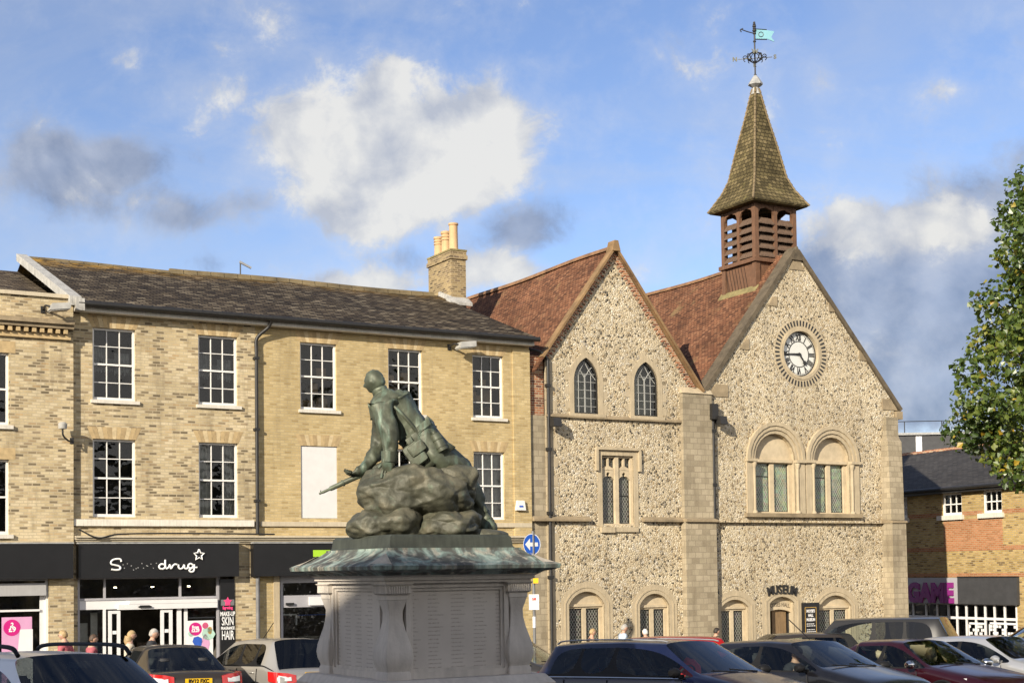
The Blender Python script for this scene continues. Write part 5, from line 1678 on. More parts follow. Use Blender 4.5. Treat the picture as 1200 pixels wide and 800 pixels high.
# ================================================================ shop building across the lane
ang = R(-65)
GO = Vector((16.6, 61.0, -2.6))
GX = Vector((math.cos(ang), math.sin(ang), 0)); GY = Vector((-math.sin(ang), math.cos(ang), 0))
gp = lambda px, py, ly=0.0: FP(px, py, ly, GO, GX, GY)
gb = empty('corner_shop_building', GO, ang, 'yellow and red brick shop building across the lane with dark slate roof', 'building')
gx0, gx1 = -7.0, gp(1290, 640)[0]
ge = avg([gp(1075, 576)[1], gp(1160, 567)[1]])
zsill = avg([gp(1115, 604)[1], gp(1163, 600)[1]])
ztop = avg([gp(1115, 578)[1], gp(1163, 573.5)[1]])
zb1 = gp(1130, 640)[1]; zb0 = gp(1130, 645)[1]; zc1_ = gp(1130, 671)[1]; zc0_ = gp(1130, 675.5)[1]; zfb = gp(1130, 707)[1]
gw_ = [(gp(1061, 590)[0] - .3, gp(1063, 590)[0]), (gp(1104, 590)[0], gp(1127, 590)[0]), (gp(1152, 586)[0], gp(1174, 586)[0])]
print('game', ge, zsill, ztop, zb1, zc0_, zfb, gw_)
gz = -1.0
sx0, sx1 = gp(1066, 690)[0] - 1.5, gp(1191.5, 690)[0]
hl = [[(a, zsill), (b, zsill), (b, ztop), (a, ztop)] for a, b in gw_] + [[(sx0, gz), (sx1, gz), (sx1, zfb + .1), (sx0, zfb + .1)]]
wl = MB().face([(gx0, gz - .5), (gx1, gz - .5), (gx1, ge), (gx0, ge)], hl, 0, .2)
wl.quad((gx1, 0, gz - .5), (gx1, 9, gz - .5), (gx1, 9, ge), (gx1, 0, ge)); wl.quad((gx0, 9, gz - .5), (gx1, 9, gz - .5), (gx1, 9, ge), (gx0, 9, ge)); wl.quad((gx0, 0, gz - .5), (gx0, 9, gz - .5), (gx0, 9, ge), (gx0, 0, ge))
wl.build('wall', M['brick_yellow'], gb, recalc=False)
for (a, b) in ((zb0, zb1), (zc0_, zc1_), (zsill - .05 + .0, zsill + .12)):
    segs = [(gx0, gx1)] if a < zsill - .3 else [(gx0, gw_[0][0] - .06), (gw_[0][1] + .06, gw_[1][0] - .06), (gw_[1][1] + .06, gw_[2][0] - .06), (gw_[2][1] + .06, gx1)]
    mb = MB()
    for (c, d) in segs: mb.box(c, d, -.012, .05, a, b)
    mb.build('red_band', M['brick_orange'], gb)
mb = MB().box(gw_[1][0] + .06, gw_[2][1], -.010, .05, zb1 + .003, zsill - .20)
mb.build('red_panel', M['brick_orange'], gb)
for a, b in gw_:
    sash(gb, a, b, zsill, ztop, rec=.1, cols=3, rows=2, fw=.07, bar=.03, fill='pale_room')
    MB().box(a - .22, b + .12, -.12, .05, zsill - .19, zsill - .004).build('sill', M['offwhite'], gb)
grz = gp(1130, 524, 4.5)[1]
rf = MB()
rf.quad((gx0, -.3, ge + .02), (gx1 + .2, -.3, ge + .02), (gx1 + .2, 4.5, grz), (gx0, 4.5, grz)); rf.quad((gx0, 4.5, grz), (gx1 + .2, 4.5, grz), (gx1 + .2, 9.3, ge), (gx0, 9.3, ge))
rf.add([(gx1, 0, ge), (gx1, 9, ge), (gx1, 4.5, grz)], [(0, 1, 2)]); rf.add([(gx0, 0, ge), (gx0, 9, ge), (gx0, 4.5, grz)], [(0, 1, 2)])
groof = rf.build('roof', M['slate_new'], gb, recalc=False)
rt = MB(); x = gx0
while x < gx1: rt.prism([(-.13, -.07), (-.06, .06), (.06, .06), (.13, -.07)], x, x + .43, 0, lambda a, z, y: (y, 4.5 + a, grz + z)); x += .45
rt.build('ridge_tiles', M['redbrick'], groof)
MB().tube([(gx0, -.36, ge - .03), (gx1 + .2, -.36, ge - .03)], .075, 8).box(gx0, gx1, -.27, 0, ge - .2, ge - .04).build('gutter', M['iron'], gb)
# shop front and its signs
mb = MB()
zf2 = zfb + .06
for k, px in enumerate((1069, 1084, 1097, 1110, 1120, 1131, 1142, 1153, 1164, 1176, 1190)):
    x = gp(px, 720)[0]; mb.box(x - .04, x + .04, .05, .13, gz, zf2)
zm_ = gp(1140, 724)[1]
mb.box(sx0, sx1, .045, .135, zm_ - .05, zm_ + .05); mb.box(sx0, sx1, .045, .135, zf2 - .1, zf2); mb.box(sx0, sx1, .045, .135, gz, gz + .9)
sf = mb.build('shopfront', M['frame_white'], gb)
pane(sf, sx0, sx1, gz + .9, zf2 - .1, .1)
shop_b = MB(); shop_b.quad((sx0, 2.5, gz), (sx1, 2.5, gz), (sx1, 2.5, zf2), (sx0, 2.5, zf2)); shop_b.quad((sx0, .2, zf2), (sx1, .2, zf2), (sx1, 2.5, zf2), (sx0, 2.5, zf2)); shop_b.quad((sx0, .2, gz), (sx0, 2.5, gz), (sx0, 2.5, zf2), (sx0, .2, zf2)); shop_b.quad((sx1, .2, gz), (sx1, 2.5, gz), (sx1, 2.5, zf2), (sx1, .2, zf2))
shop_b.build('shop_room', M['room'], sf, recalc=False)
rr = random.Random(9)
mb = MB()
for (a, b, c, d) in ((1134, 1152, 731, 752), (1158, 1190, 731, 752)):
    x0, z1 = gp(a, c); x1, z0 = gp(b, d)
    for i in range(9):
        for j in range(5):
            if rr.random() < .55: mb.box(x0 + (x1 - x0) * i / 9, x0 + (x1 - x0) * (i + .8) / 9, .085, .09, z0 + (z1 - z0) * j / 5, z0 + (z1 - z0) * (j + .8) / 5)
    mb.box(x0, x1, .083, .091, z1, z1 + .08); mb.box(x0 - .05, x0, .083, .091, z0, z1); mb.box(x1, x1 + .05, .083, .091, z0, z1)
mb.build('window_graphics', M['paper'], sf)
qx0, qz1 = gp(1060, 677, -.12); qx1 = gp(1122, 677, -.12)[0]; qx2 = gp(1192, 677, -.12)[0]
qz0 = zfb
e = empty('fascia_sign', GO + GX * (qx0 - .5) + GY * (-.14) + Vector((0, 0, qz0)), ang, 'pale shop sign spelling GAME in purple capitals', 'sign')
MB().box(0, qx1 - qx0 + .5, 0, .12, 0, zc0_ - qz0 - .03).build('panel', M['frame_grey'], e)
xa_, za_ = gp(1064.5, 705, -.14); xb_, zb_ = gp(1118, 685, -.14)
wd_ = xb_ - xa_; hh_ = zb_ - za_
tm = MB().text('GAME', hh_, 0, lambda x, z, y: (x, -y, z), .06, .03, 1.0)
xs_ = [v[0] for v in tm.v]; k_ = wd_ / (max(xs_) - min(xs_)); m0 = min(xs_)
tm.v = [((v[0] - m0) * k_ + xa_ - (qx0 - .5), v[1] - .032, v[2] + (za_ + zb_) / 2 - qz0) for v in tm.v]
tm.build('lettering', M['purple'], e)
e = empty('blank_fascia_sign', GO + GX * (qx1 + .01) + GY * (-.14) + Vector((0, 0, qz0)), ang, 'blank dark grey fascia panel beside the purple shop sign', 'sign')
MB().box(0, qx2 - qx1 - .01, 0, .12, 0, zc0_ - qz0 - .03).build('panel', M['grey_fascia'], e)
MB().box(0, qx2 - qx1 - .01, -.02, .12, zc0_ - qz0 - .028, zc0_ - qz0 + .02).build('capping', M['iron'], e)

# flat-roofed block further off
p = at(1060, 527, 88); q = at(1290, 500, 82)
fb_ = empty('flat_roofed_building', (p.x, 86, 0), R(-4), 'dark flat roofed block showing above the slate roof across the lane', 'building')
zt_ = at(1095, 509, 86).z
wdt = q.x - p.x
MB().box(-3, wdt, 0, 10, -3.5, zt_ - .02).build('wall', M['grey_fascia'], fb_)
MB().box(-3.1, wdt + .1, -.15, 10.1, zt_ - .015, zt_ + .12).build('roof_edge', M['lead'], fb_)
rl = MB()
for k in range(7): rl.tube([(-2.5 + k * 2.2, 1, zt_), (-2.5 + k * 2.2, 1, zt_ + .9)], .03, 5)
rl.tube([(-2.5, 1, zt_ + .9), (10.7, 1, zt_ + .9)], .025, 5)
rl.build('roof_railing', M['iron'], fb_)
mb = MB()
x1_ = at(1073, 515, 86).x - p.x
mb.box(x1_, x1_ + .35, -.06, -.0, zt_ - 1.2, zt_ - .1)
mb.build('pale_post', M['frame_white'], fb_)
x1_ = at(1150, 515, 86).x - p.x
mb = MB().box(x1_, x1_ + 1.6, 2, 4, zt_ + .12, zt_ + .8)
mb.build('roof_unit', M['frame_white'], fb_)

# ================================================================ monument pedestal
def stone_mat(name, col, vary, streak_col=None):
    return plain(name, col, .85, vary=vary, scale=2.0, bump=.25, bscale=25, streak=True)


M['grey_stone'] = stone_mat('grey_limestone', (.50, .455, .40, 1), .22)
m = NT('inscribed_stone')                       # dim rows of cut lettering worn past reading
sx = m.n('SeparateXYZ', {0: m.obj()}).outputs
uu = m.math('ADD', sx[0], sx[1])
row = m.math('FRACT', m.math('MULTIPLY', sx[2], 22))
rowm = m.math('MULTIPLY', m.mapr(row, .30, .36), m.mapr(row, .62, .68, 1, 0))
colf = m.math('FRACT', m.math('MULTIPLY', m.math('ADD', uu, 40.07), 3.4))
wid = m.n('TexNoise', {'Vector': m.n('CombineXYZ', {0: m.math('FLOOR', m.math('MULTIPLY', m.math('ADD', uu, 40.07), 3.4)), 1: m.math('FLOOR', m.math('MULTIPLY', sx[2], 22)), 2: 0}).outputs[0], 'Scale': 3.7}).outputs['Fac']
colm = m.math('MULTIPLY', m.mapr(colf, .14, .16), m.math('LESS_THAN', colf, m.mapr(wid, .3, .7, .45, .85)))
let = m.n('TexNoise', {'Vector': m.n('CombineXYZ', {0: m.math('MULTIPLY', uu, 95), 1: m.math('FLOOR', m.math('MULTIPLY', sx[2], 22)), 2: m.math('MULTIPLY', sx[2], 60)}).outputs[0], 'Scale': 1.0, 'Detail': 1.0}).outputs['Fac']
mark = m.math('MULTIPLY', m.math('MULTIPLY', rowm, colm), m.mapr(let, .42, .56))
m_big = m.noise(1.6, 5, .6)
cc = m.ramp(m_big, [(.3, (.46, .415, .365, 1)), (.7, (.56, .51, .45, 1))])
m.set(Base_Color=m.mix(m.math('MULTIPLY', mark, .55), cc, (.19, .16, .13, 1)), Roughness=.8)
m.bump(m.math('SUBTRACT', 1, mark), .3, .006)
M['inscribed'] = m.mat
m = NT('stained_cap')                           # copper run-off over stone
sx = m.n('SeparateXYZ', {0: m.obj()}).outputs
stv = m.n('CombineXYZ', {0: m.math('MULTIPLY', sx[0], 4.5), 1: m.math('MULTIPLY', sx[1], 4.5), 2: m.math('MULTIPLY', sx[2], .7)}).outputs[0]
n1 = m.noise(1.1, 5, .6, stv, .6)
n2 = m.noise(2.3, 4, .6, stv)
cc = m.ramp(n1, [(.30, (.05, .05, .043, 1)), (.46, (.085, .088, .075, 1)), (.54, (.15, .19, .165, 1)), (.63, (.26, .33, .285, 1)), (.74, (.46, .47, .40, 1)), (.85, (.14, .24, .22, 1))])
cc = m.mix(m.mapr(n2, .52, .7, 0, .7), cc, (.42, .38, .30, 1))
m.set(Base_Color=cc, Roughness=.7)
m.bump(m.noise(20, 4), .25, .02)
M['stained'] = m.mat
m = NT('green_bronze')
geo = m.n('NewGeometry')
n1 = m.noise(3.2, 6, .65); n2 = m.noise(11, 4, .6)
stv = m.n('CombineXYZ', {0: m.math('MULTIPLY', m.n('SeparateXYZ', {0: m.obj()}).outputs[0], 9), 1: m.math('MULTIPLY', m.n('SeparateXYZ', {0: m.obj()}).outputs[1], 9), 2: m.n('SeparateXYZ', {0: m.obj()}).outputs[2]}).outputs[0]
n3 = m.noise(1.2, 4, .6, stv)
cc = m.ramp(n1, [(.30, (.035, .037, .025, 1)), (.5, (.075, .083, .055, 1)), (.70, (.125, .145, .10, 1))])
cc = m.mix(m.mapr(n3, .52, .72, 0, .7), cc, (.17, .25, .19, 1))
cc = m.mix(m.mapr(n2, .6, .75, 0, .4), cc, (.10, .075, .045, 1))
m.set(Base_Color=cc, Roughness=.55, Metallic=.25)
m.bump(m.math('ADD', n2, m.math('MULTIPLY', n1, 1.5)), .25, .02)
M['bronze'] = m.mat
m = NT('bronze_rock')
n1 = m.noise(2.6, 7, .7); n2 = m.noise(9, 4, .6)
cc = m.ramp(n1, [(.28, (.035, .034, .022, 1)), (.48, (.075, .074, .050, 1)), (.64, (.135, .122, .080, 1)), (.8, (.19, .18, .125, 1))])
cc = m.mix(m.mapr(n2, .58, .75, 0, .5), cc, (.13, .17, .12, 1))
m.set(Base_Color=cc, Roughness=.6, Metallic=.2)
m.bump(m.math('ADD', n2, m.math('MULTIPLY', n1, 2)), .4, .03)
M['bronze_rock'] = m.mat

MC = Vector((-1.08, 17.3, 0))
MTH = R(31)
pz = lambda py, Y=16.1: at(455, py, Y).z
ped = empty('monument_pedestal', (MC.x, MC.y, -.80), MTH, 'grey stone war memorial pedestal with inscribed panels and stained sloping cap', 'monument')
o0 = .80
HB = .92
z_base, z_pan0, z_pan1, z_cap0, z_fr0, z_fr1, z_lip, z_sl0 = pz(797) + o0, pz(789) + o0, pz(689) + o0, pz(697) + o0, pz(683.5) + o0, pz(674) + o0, pz(664) + o0, pz(641.5) + o0
st = MB()
st.box(-1.65, 1.65, -1.65, 1.65, -.25, .22); st.box(-1.42, 1.42, -1.42, 1.42, .221, .46)
st.build('steps', M['grey_stone'], ped)
MB().lathe([(1.2, .46), (1.2, z_base - .32), (1.12, z_base - .2), (1.14, z_base - .1), (1.05, z_base - .001)], sq=True).build('plinth_base', M['grey_stone'], ped)
c_ = .80
MB().box(-c_, c_, -c_, c_, z_base, z_fr0 + .02).build('core', M['grey_stone'], ped)
# four inscribed panels with a raised frame
for k in range(4):
    e = MB()
    a = PI / 2 * k
    ca, sa = math.cos(a), math.sin(a)
    T = lambda x, y, z: (x * ca - y * sa, x * sa + y * ca, z)
    def bx_(mb, x0, x1, y0, y1, z0, z1):
        mb.hexa([T(x0, y0, z0), T(x1, y0, z0), T(x1, y1, z0), T(x0, y1, z0), T(x0, y0, z1), T(x1, y0, z1), T(x1, y1, z1), T(x0, y1, z1)])
    pw = .665
    f_ = MB()
    bx_(f_, -pw, pw, -c_ - .085, -c_ + .01, z_base + .001, z_pan0); bx_(f_, -pw, pw, -c_ - .085, -c_ + .01, z_pan1, z_fr0)
    bx_(f_, -pw, -pw + .06, -c_ - .085, -c_ + .01, z_pan0, z_pan1); bx_(f_, pw - .06, pw, -c_ - .085, -c_ + .01, z_pan0, z_pan1)
    for (x0, x1, z0, z1) in ((-pw + .06, pw - .06, z_pan0, z_pan0 + .035), (-pw + .06, pw - .06, z_pan1 - .035, z_pan1), (-pw + .06, -pw + .095, z_pan0 + .035, z_pan1 - .035), (pw - .095, pw - .06, z_pan0 + .035, z_pan1 - .035)):
        bx_(f_, x0, x1, -c_ - .06, -c_ + .01, z0, z1)
    fr = f_.build('panel_frame', M['grey_stone'], ped)
    q_ = MB(); bx_(q_, -pw + .095, pw - .095, -c_ - .035, -c_ + .01, z_pan0 + .035, z_pan1 - .035)
    q_.build('inscribed_panel', M['inscribed'], fr)
# corner consoles swelling at the foot
for sx_, sy_ in ((-1, -1), (1, -1), (1, 1), (-1, 1)):
    cx, cy = sx_ * (HB - .135), sy_ * (HB - .135)
    hgt = z_cap0 - z_base
    prof = [(.215, 0), (.215, .07), (.195, .10), (.205, .13), (.235, .19), (.25, .27), (.235, .36), (.20, .46), (.155, .58), (.125, .70), (.12, .8), (.135, .88), (.155, .94), (.165, .945), (.165, 1.0)]
    prof = [(r_ * .70 + (.012 if t > .85 else 0), t) for r_, t in prof]
    # square section with a small chamfer
    mb = MB(); rings = []
    for r_, t in prof:
        q = r_ * .93; z = z_base + t * hgt
        rings.append([(cx + x, cy + y, z) for x, y in ((-r_, -q), (-q, -r_), (q, -r_), (r_, -q), (r_, q), (q, r_), (-q, r_), (-r_, q))])
    v = [p for r_ in rings for p in r_]
    f = [(i * 8 + k, i * 8 + (k + 1) % 8, (i + 1) * 8 + (k + 1) % 8, (i + 1) * 8 + k) for i in range(len(rings) - 1) for k in range(8)]
    f += [tuple(reversed(range(8))), tuple((len(rings) - 1) * 8 + k for k in range(8))]
    mb.add(v, f)
    cs = mb.build('corner_console', M['grey_stone'], ped, smooth=35)
    cpm = MB()
    w_ = .135
    cpm.lathe([(w_, 0), (w_ + .025, .02), (w_ + .02, .10), (w_ + .04, .12), (w_ + .04, z_fr0 - z_cap0)], (cx, cy, z_cap0), sq=True)
    for q in range(9):                                   # reeded capital
        o_ = -w_ + .02 + q * (2 * w_ - .04) / 8
        for (ax_, ay_) in ((o_, sy_ * (w_ + .02)), (sx_ * (w_ + .02), o_)):
            cpm.tube([(cx + ax_, cy + ay_, z_cap0 + .02), (cx + ax_ * 1.04, cy + ay_ * 1.06, z_cap0 + .10)], [.017, .013], 6)
    cpm.build('capital', M['grey_stone'], cs)
MB().lathe([(HB + .02, z_fr0), (HB + .02, z_fr0 + .03), (HB + .05, z_fr0 + .035), (HB + .05, z_fr1 - .02), (HB + .09, z_fr1)], sq=True).build('frieze', M['grey_stone'], ped)
MB().lathe([(HB + .09, z_fr1 + .001), (HB + .13, z_fr1 + .03), (HB + .21, z_lip - .05), (1.19, z_lip - .03), (1.20, z_lip + .01), (1.17, z_lip + .03), (1.06, z_lip + .07), (.94, z_lip + .13), (.86, z_sl0 - .02), (.86, z_sl0)], sq=True).build('sloping_cap', M['stained'], ped)
for sx_, sy_ in ((-1, -1), (1, -1), (1, 1), (-1, 1)):      # pale triangular corner at each hip
    a_ = (sx_ * 1.185, sy_ * 1.185, z_lip + .022)
    hps = MB().add([a_, (sx_ * 1.185, sy_ * .98, z_lip + .022), (sx_ * .93, sy_ * .93, z_lip + .155), (sx_ * .98, sy_ * 1.185, z_lip + .022), (sx_ * 1.06, sy_ * 1.06, z_lip + .076)], [(0, 1, 4), (1, 2, 4), (2, 3, 4), (3, 0, 4)])
    hps.build('pale_corner', M['pale_hip'], ped, recalc=False)

# ================================================================ bronze soldier
YS = 17.3
z_sl1 = at(493, 627, 16.9).z
sb = at(493, 634, YS)
stt = empty('soldier_statue', (sb.x, YS, z_sl0 - o0), 0, 'green bronze statue of a bareheaded soldier seated on a rock with a rifle', 'statue')
S0 = Vector((sb.x, YS, z_sl0 - o0))
def q(px, py, dy=0.0): return at(px, py, YS + dy) - S0
hs = .80
sm_ = MB()
sm_.lathe([(hs + .02, .0), (hs, .02), (hs - .015, z_sl1 - z_sl0 + o0 - .03), (hs - .04, z_sl1 - z_sl0 + o0)], sq=True)
M['bronze_dark'] = plain('dark_stained_bronze', (.045, .05, .038, 1), .6, .15, vary=.5, scale=3, streak=True)
bs = sm_.build('bronze_base', M['bronze_dark'], stt)
bs.rotation_euler = (0, 0, MTH)


from mathutils import noise as mnoise
def rock(name, c, rad, seed, sub=6, planes=34, rough=.05, parent=None, mat_='bronze_rock', amin=.9, pw=4.0):
    bm = bmesh.new()
    bmesh.ops.create_icosphere(bm, subdivisions=sub, radius=1)
    rr = random.Random(seed)
    pls = []
    for _ in range(planes):
        n_ = Vector((rr.gauss(0, 1), rr.gauss(0, 1), rr.gauss(0, 1))).normalized(); pls.append((n_, rr.uniform(amin, 1.0)))
    for v in bm.verts:
        d = v.co.normalized(); r_ = 1.02 * (abs(d.x) ** pw + abs(d.y) ** pw + abs(d.z) ** pw) ** (-1 / pw)
        for n_, h in pls:
            t = d.dot(n_)
            if t > .2: r_ = min(r_, h * 1.16 / t)
        wp = Vector((d.x * rad[0], d.y * rad[1], d.z * rad[2])) * r_
        rdg = abs(mnoise.noise(wp * 2.6 + Vector((seed, seed, 0))))
        rd2 = abs(mnoise.noise(wp * 6.5 + Vector((seed, 2, 0))))
        vd = mnoise.voronoi(wp * 1.25 + Vector((seed, 0, 1)))[0]
        vd2 = mnoise.voronoi(wp * 3.4 + Vector((seed, 3, 1)))[0]
        crk = min(.32, vd[1] - vd[0]) - .2
        nz = crk * rough * .95 + (min(.3, vd2[1] - vd2[0]) - .15) * rough * .22 + mnoise.fractal(wp * 2.2 + Vector((seed, 0, 0)), 1.0, 2.0, 4) * rough * .55 + (rdg ** .7 - .35) * rough * .55 + (rd2 - .25) * rough * .16
        v.co = wp + wp.normalized() * nz
    bmesh.ops.smooth_vert(bm, verts=bm.verts, factor=.25, use_axis_x=True, use_axis_y=True, use_axis_z=True)
    me = bpy.data.meshes.new(name); bm.to_mesh(me); bm.free()
    me.materials.append(M[mat_])
    me.polygons.foreach_set('use_smooth', [True] * len(me.polygons))
    o = bpy.data.objects.new(name, me); C.objects.link(o)
    o.location = c
    if parent: o.parent = parent
    return o


rock('boulder', q(485, 579, .05), (.665, .60, .335), 3, parent=stt, rough=.17)
rock('boulder', q(525, 575, .10), (.32, .46, .27), 31, parent=stt, rough=.15)
rock('lower_rock', q(453, 615, -.12), (.43, .50, .20), 8, parent=stt, rough=.14, pw=2.8)
rock('lower_rock', q(526, 616, -.12), (.36, .48, .185), 12, parent=stt, rough=.14, pw=2.8)
rock('lower_rock', q(558, 629, .1), (.36, .42, .085), 15, parent=stt, rough=.12, pw=2.5)
rock('lower_rock', q(490, 610, .40), (.60, .35, .28), 19, parent=stt, rough=.15)


def skin(name, nodes, edges, root, mat, parent=None, sub=2, extra=None, link=True):
    """one continuous surface grown round a skeleton; nodes name -> (Vector, radius | (rx, ry))"""
    names = list(nodes)
    me = bpy.data.meshes.new(name)
    me.from_pydata([tuple(nodes[n_][0]) for n_ in names], [(names.index(a), names.index(b)) for a, b in edges], [])
    o = bpy.data.objects.new(name, me); C.objects.link(o)
    o.modifiers.new('skin', 'SKIN').use_smooth_shade = True
    for i, n_ in enumerate(names):
        sv = me.skin_vertices[0].data[i]
        r_ = nodes[n_][1]
        sv.radius = r_ if isinstance(r_, tuple) else (r_, r_)
        sv.use_root = (n_ == root)
    s_ = o.modifiers.new('sub', 'SUBSURF'); s_.levels = sub; s_.render_levels = sub
    dg = bpy.context.evaluated_depsgraph_get(); dg.update()
    m2 = bpy.data.meshes.new_from_object(o.evaluated_get(dg))
    bpy.data.objects.remove(o); bpy.data.meshes.remove(me)
    bm = bmesh.new(); bm.from_mesh(m2)
    if extra:
        for vv, ff in extra:
            vs_ = [bm.verts.new(p) for p in vv]
            for f in ff:
                try: bm.faces.new([vs_[i] for i in f])
                except ValueError: pass
    for f in bm.faces: f.smooth = True
    bmesh.ops.recalc_face_normals(bm, faces=bm.faces)
    bm.to_mesh(m2); bm.free()
    m2.name = name
    m2.materials.clear(); m2.materials.append(mat)
    o = bpy.data.objects.new(name, m2)
    C.objects.link(o)
    if parent: o.parent = parent
    return o


def chain(*a): return [(a[i], a[i + 1]) for i in range(len(a) - 1)]


def head_shape(c, R_, fwd, up, hair=False, n=28, m_=22, hk=1.0):
    """head: ellipsoid with jaw, brow, nose, ears; R_ = half the head height. hair=True gives the hair cap only"""
    fwd = Vector(fwd).normalized(); up = Vector(up); up = (up - fwd * up.dot(fwd)).normalized(); side = up.cross(fwd)
    vv = []; ff = []
    for j in range(m_ + 1):
        th = PI * j / m_
        for i in range(n):
            ph = 2 * PI * i / n
            x, y, z = math.sin(th) * math.sin(ph), math.sin(th) * math.cos(ph), math.cos(th)   # y forward
            sx_ = .74; sy_ = .88
            if z < 0: sx_ *= 1 - .34 * z * z - .05 * abs(z); sy_ *= 1 - .18 * z * z + (.10 * -z if y > 0 else -.25 * z * z)
            p = Vector((x * sx_, y * sy_ - (.06 if z < 0 and y < 0 else 0), z))
            if not hair:
                fy = max(0, y)
                p.y += .26 * math.exp(-(x / .15) ** 2 - ((z + .12) / .17) ** 2) * (fy > .3)        # nose
                p.y -= .09 * math.exp(-((abs(x) - .34) / .16) ** 2 - ((z - .06) / .12) ** 2) * (fy > .2)  # eye sockets
                p.y += .05 * math.exp(-((z - .22) / .10) ** 2) * (fy > .3)                           # brow
                p.y -= .05 * math.exp(-(x / .3) ** 2 - ((z + .44) / .05) ** 2) * (fy > .3)           # mouth line
                p.y += .07 * math.exp(-(x / .25) ** 2 - ((z + .72) / .14) ** 2) * (fy > .2)          # chin
                p.x += (1 if x > 0 else -1) * .19 * math.exp(-((y + .05) / .13) ** 2 - ((z + .05) / .20) ** 2) * (abs(x) > .5)  # ears
            else:
                k = hk + .05 * mnoise.noise(Vector((x, y, z)) * 5) + .03 * mnoise.noise(Vector((x, y, z)) * 13)
                p *= k
                lim_ = .30 if y > .15 else (-.12 if y > -.25 else -.55)
                p *= 1 - .16 * min(1, max(0, (lim_ + .12 - z) / .18))
            vv.append(Vector(c) + (side * p.x + fwd * p.y + up * p.z) * R_)
    for j in range(m_):
        for i in range(n):
            ff.append((j * n + i, (j + 1) * n + i, (j + 1) * n + (i + 1) % n, j * n + (i + 1) % n))
    return vv, ff


def hand_chains(nodes, edges, wrist, palm_dir, side, s=1.0, curl=.3, down=None, pre='h'):
    """adds a palm and five fingers to a skin skeleton"""
    d = Vector(palm_dir).normalized(); sd = Vector(side); sd = (sd - d * sd.dot(d)).normalized()
    nrm = down if down is not None else d.cross(sd)
    w_ = nodes[wrist][0]
    nodes[pre + 'palm'] = (w_ + d * .075 * s, (.046 * s, .022 * s)); edges.append((wrist, pre + 'palm'))
    for k, (off, ln) in enumerate(((-.034, .070), (-.012, .082), (.011, .078), (.032, .060))):
        b = w_ + d * .095 * s + sd * off * s
        k1, k2, k3 = (pre + 'f%d%s' % (k, c_) for c_ in 'abc')
        nodes[k1] = (b, .0125 * s); nodes[k2] = (b + (d * math.cos(curl) + nrm * math.sin(curl)) * ln * .55 * s, .0115 * s)
        nodes[k3] = (nodes[k2][0] + (d * math.cos(curl * 2.2) + nrm * math.sin(curl * 2.2)) * ln * .5 * s, .009 * s)
        edges += [(pre + 'palm', k1), (k1, k2), (k2, k3)]
    t1, t2 = pre + 'ta', pre + 'tb'
    nodes[t1] = (w_ + d * .05 * s - sd * .05 * s, .014 * s); nodes[t2] = (nodes[t1][0] + (d * .8 - sd * .45 + nrm * .2) * .05 * s, .011 * s)
    edges += [(pre + 'palm', t1), (t1, t2)]


# seated figure seen from behind, torso twisted to the picture's left
N_ = {
    'pelvis': (q(504, 531, .02), (.235, .23)), 'waist': (q(489, 509, .0), (.185, .205)), 'ribs': (q(474, 491, -.02), (.225, .24)), 'chest': (q(461, 478, -.02), (.255, .27)), 'collar': (q(451, 467, -.02), (.15, .17)),
    'neck': (q(446, 460, -.02), .100), 'skull': (q(441.5, 451, -.02), .105),
    'sh_n': (q(447, 480, -.24), .145), 'el_n': (q(457, 508, -.34), .118), 'wr_n': (q(456, 538, -.34), .085),
    'sh_f': (q(449, 479, .22), .14), 'el_f': (q(446, 522, .24), .11), 'wr_f': (q(426, 551, .02), .08),
    'hip_n': (q(513, 534, -.12), .205), 'kn_n': (q(544, 551, .10), .155), 'an_n': (q(564, 601, .14), .092), 'heel_n': (q(569, 614, .14), .088), 'toe_n': (q(578, 622, .0), .070),
    'hip_f': (q(508, 536, .16), .19), 'kn_f': (q(532, 549, .40), .14), 'an_f': (q(546, 596, .52), .09), 'toe_f': (q(556, 612, .42), .07),
}
E_ = chain('pelvis', 'waist', 'ribs', 'chest', 'collar', 'neck', 'skull') + chain('collar', 'sh_n', 'el_n', 'wr_n') + chain('collar', 'sh_f', 'el_f', 'wr_f') + \
    chain('pelvis', 'hip_n', 'kn_n', 'an_n', 'heel_n', 'toe_n') + chain('pelvis', 'hip_f', 'kn_f', 'an_f', 'toe_f')
hand_chains(N_, E_, 'wr_n', Vector((-.18, -.10, -1)), Vector((1, .1, -.1)), 1.45, .15, pre='n')
hand_chains(N_, E_, 'wr_f', Vector((-1, -.15, -.35)), Vector((0, -1, .2)), 1.4, .5, pre='f')
hc = q(438.8, 447.5, -.03)
hd = head_shape(hc, .140, (-.82, .30, -.16), (-.12, 0, 1))
fig = skin('figure', N_, E_, 'pelvis', M['bronze'], stt, 3, [hd])
for v in fig.data.vertices:               # cropped hair over the back and top of the skull
    d_ = v.co - hc
    if d_.length < .2 and d_.normalized().dot(Vector((.55, -.35, .62)).normalized()) > .05:
        v.co += d_.normalized() * (.006 + .012 * mnoise.noise(v.co * 38))
# cloth folds: a gentle noise displacement away from the head
for v in fig.data.vertices:
    if (v.co - hc).length > .24:
        nz = mnoise.fractal(v.co * 4.2, 1.0, 2.0, 4)
        st_ = Vector((v.co.x * 7 + v.co.z * 3.5, v.co.y * 5, v.co.z * 2.6 - v.co.x * 1.5))
        rdg = abs(mnoise.noise(st_)) ; rd2 = abs(mnoise.noise(st_ * 2.1 + Vector((3, 1, 2))))
        k_ = .4 if v.co.z < -.05 or (v.co - q(455, 548, -.34)).length < .16 else 1.0
        v.co += v.normal * k_ * (nz * .016 + (rdg - .25) * .055 + (rd2 - .25) * .022)
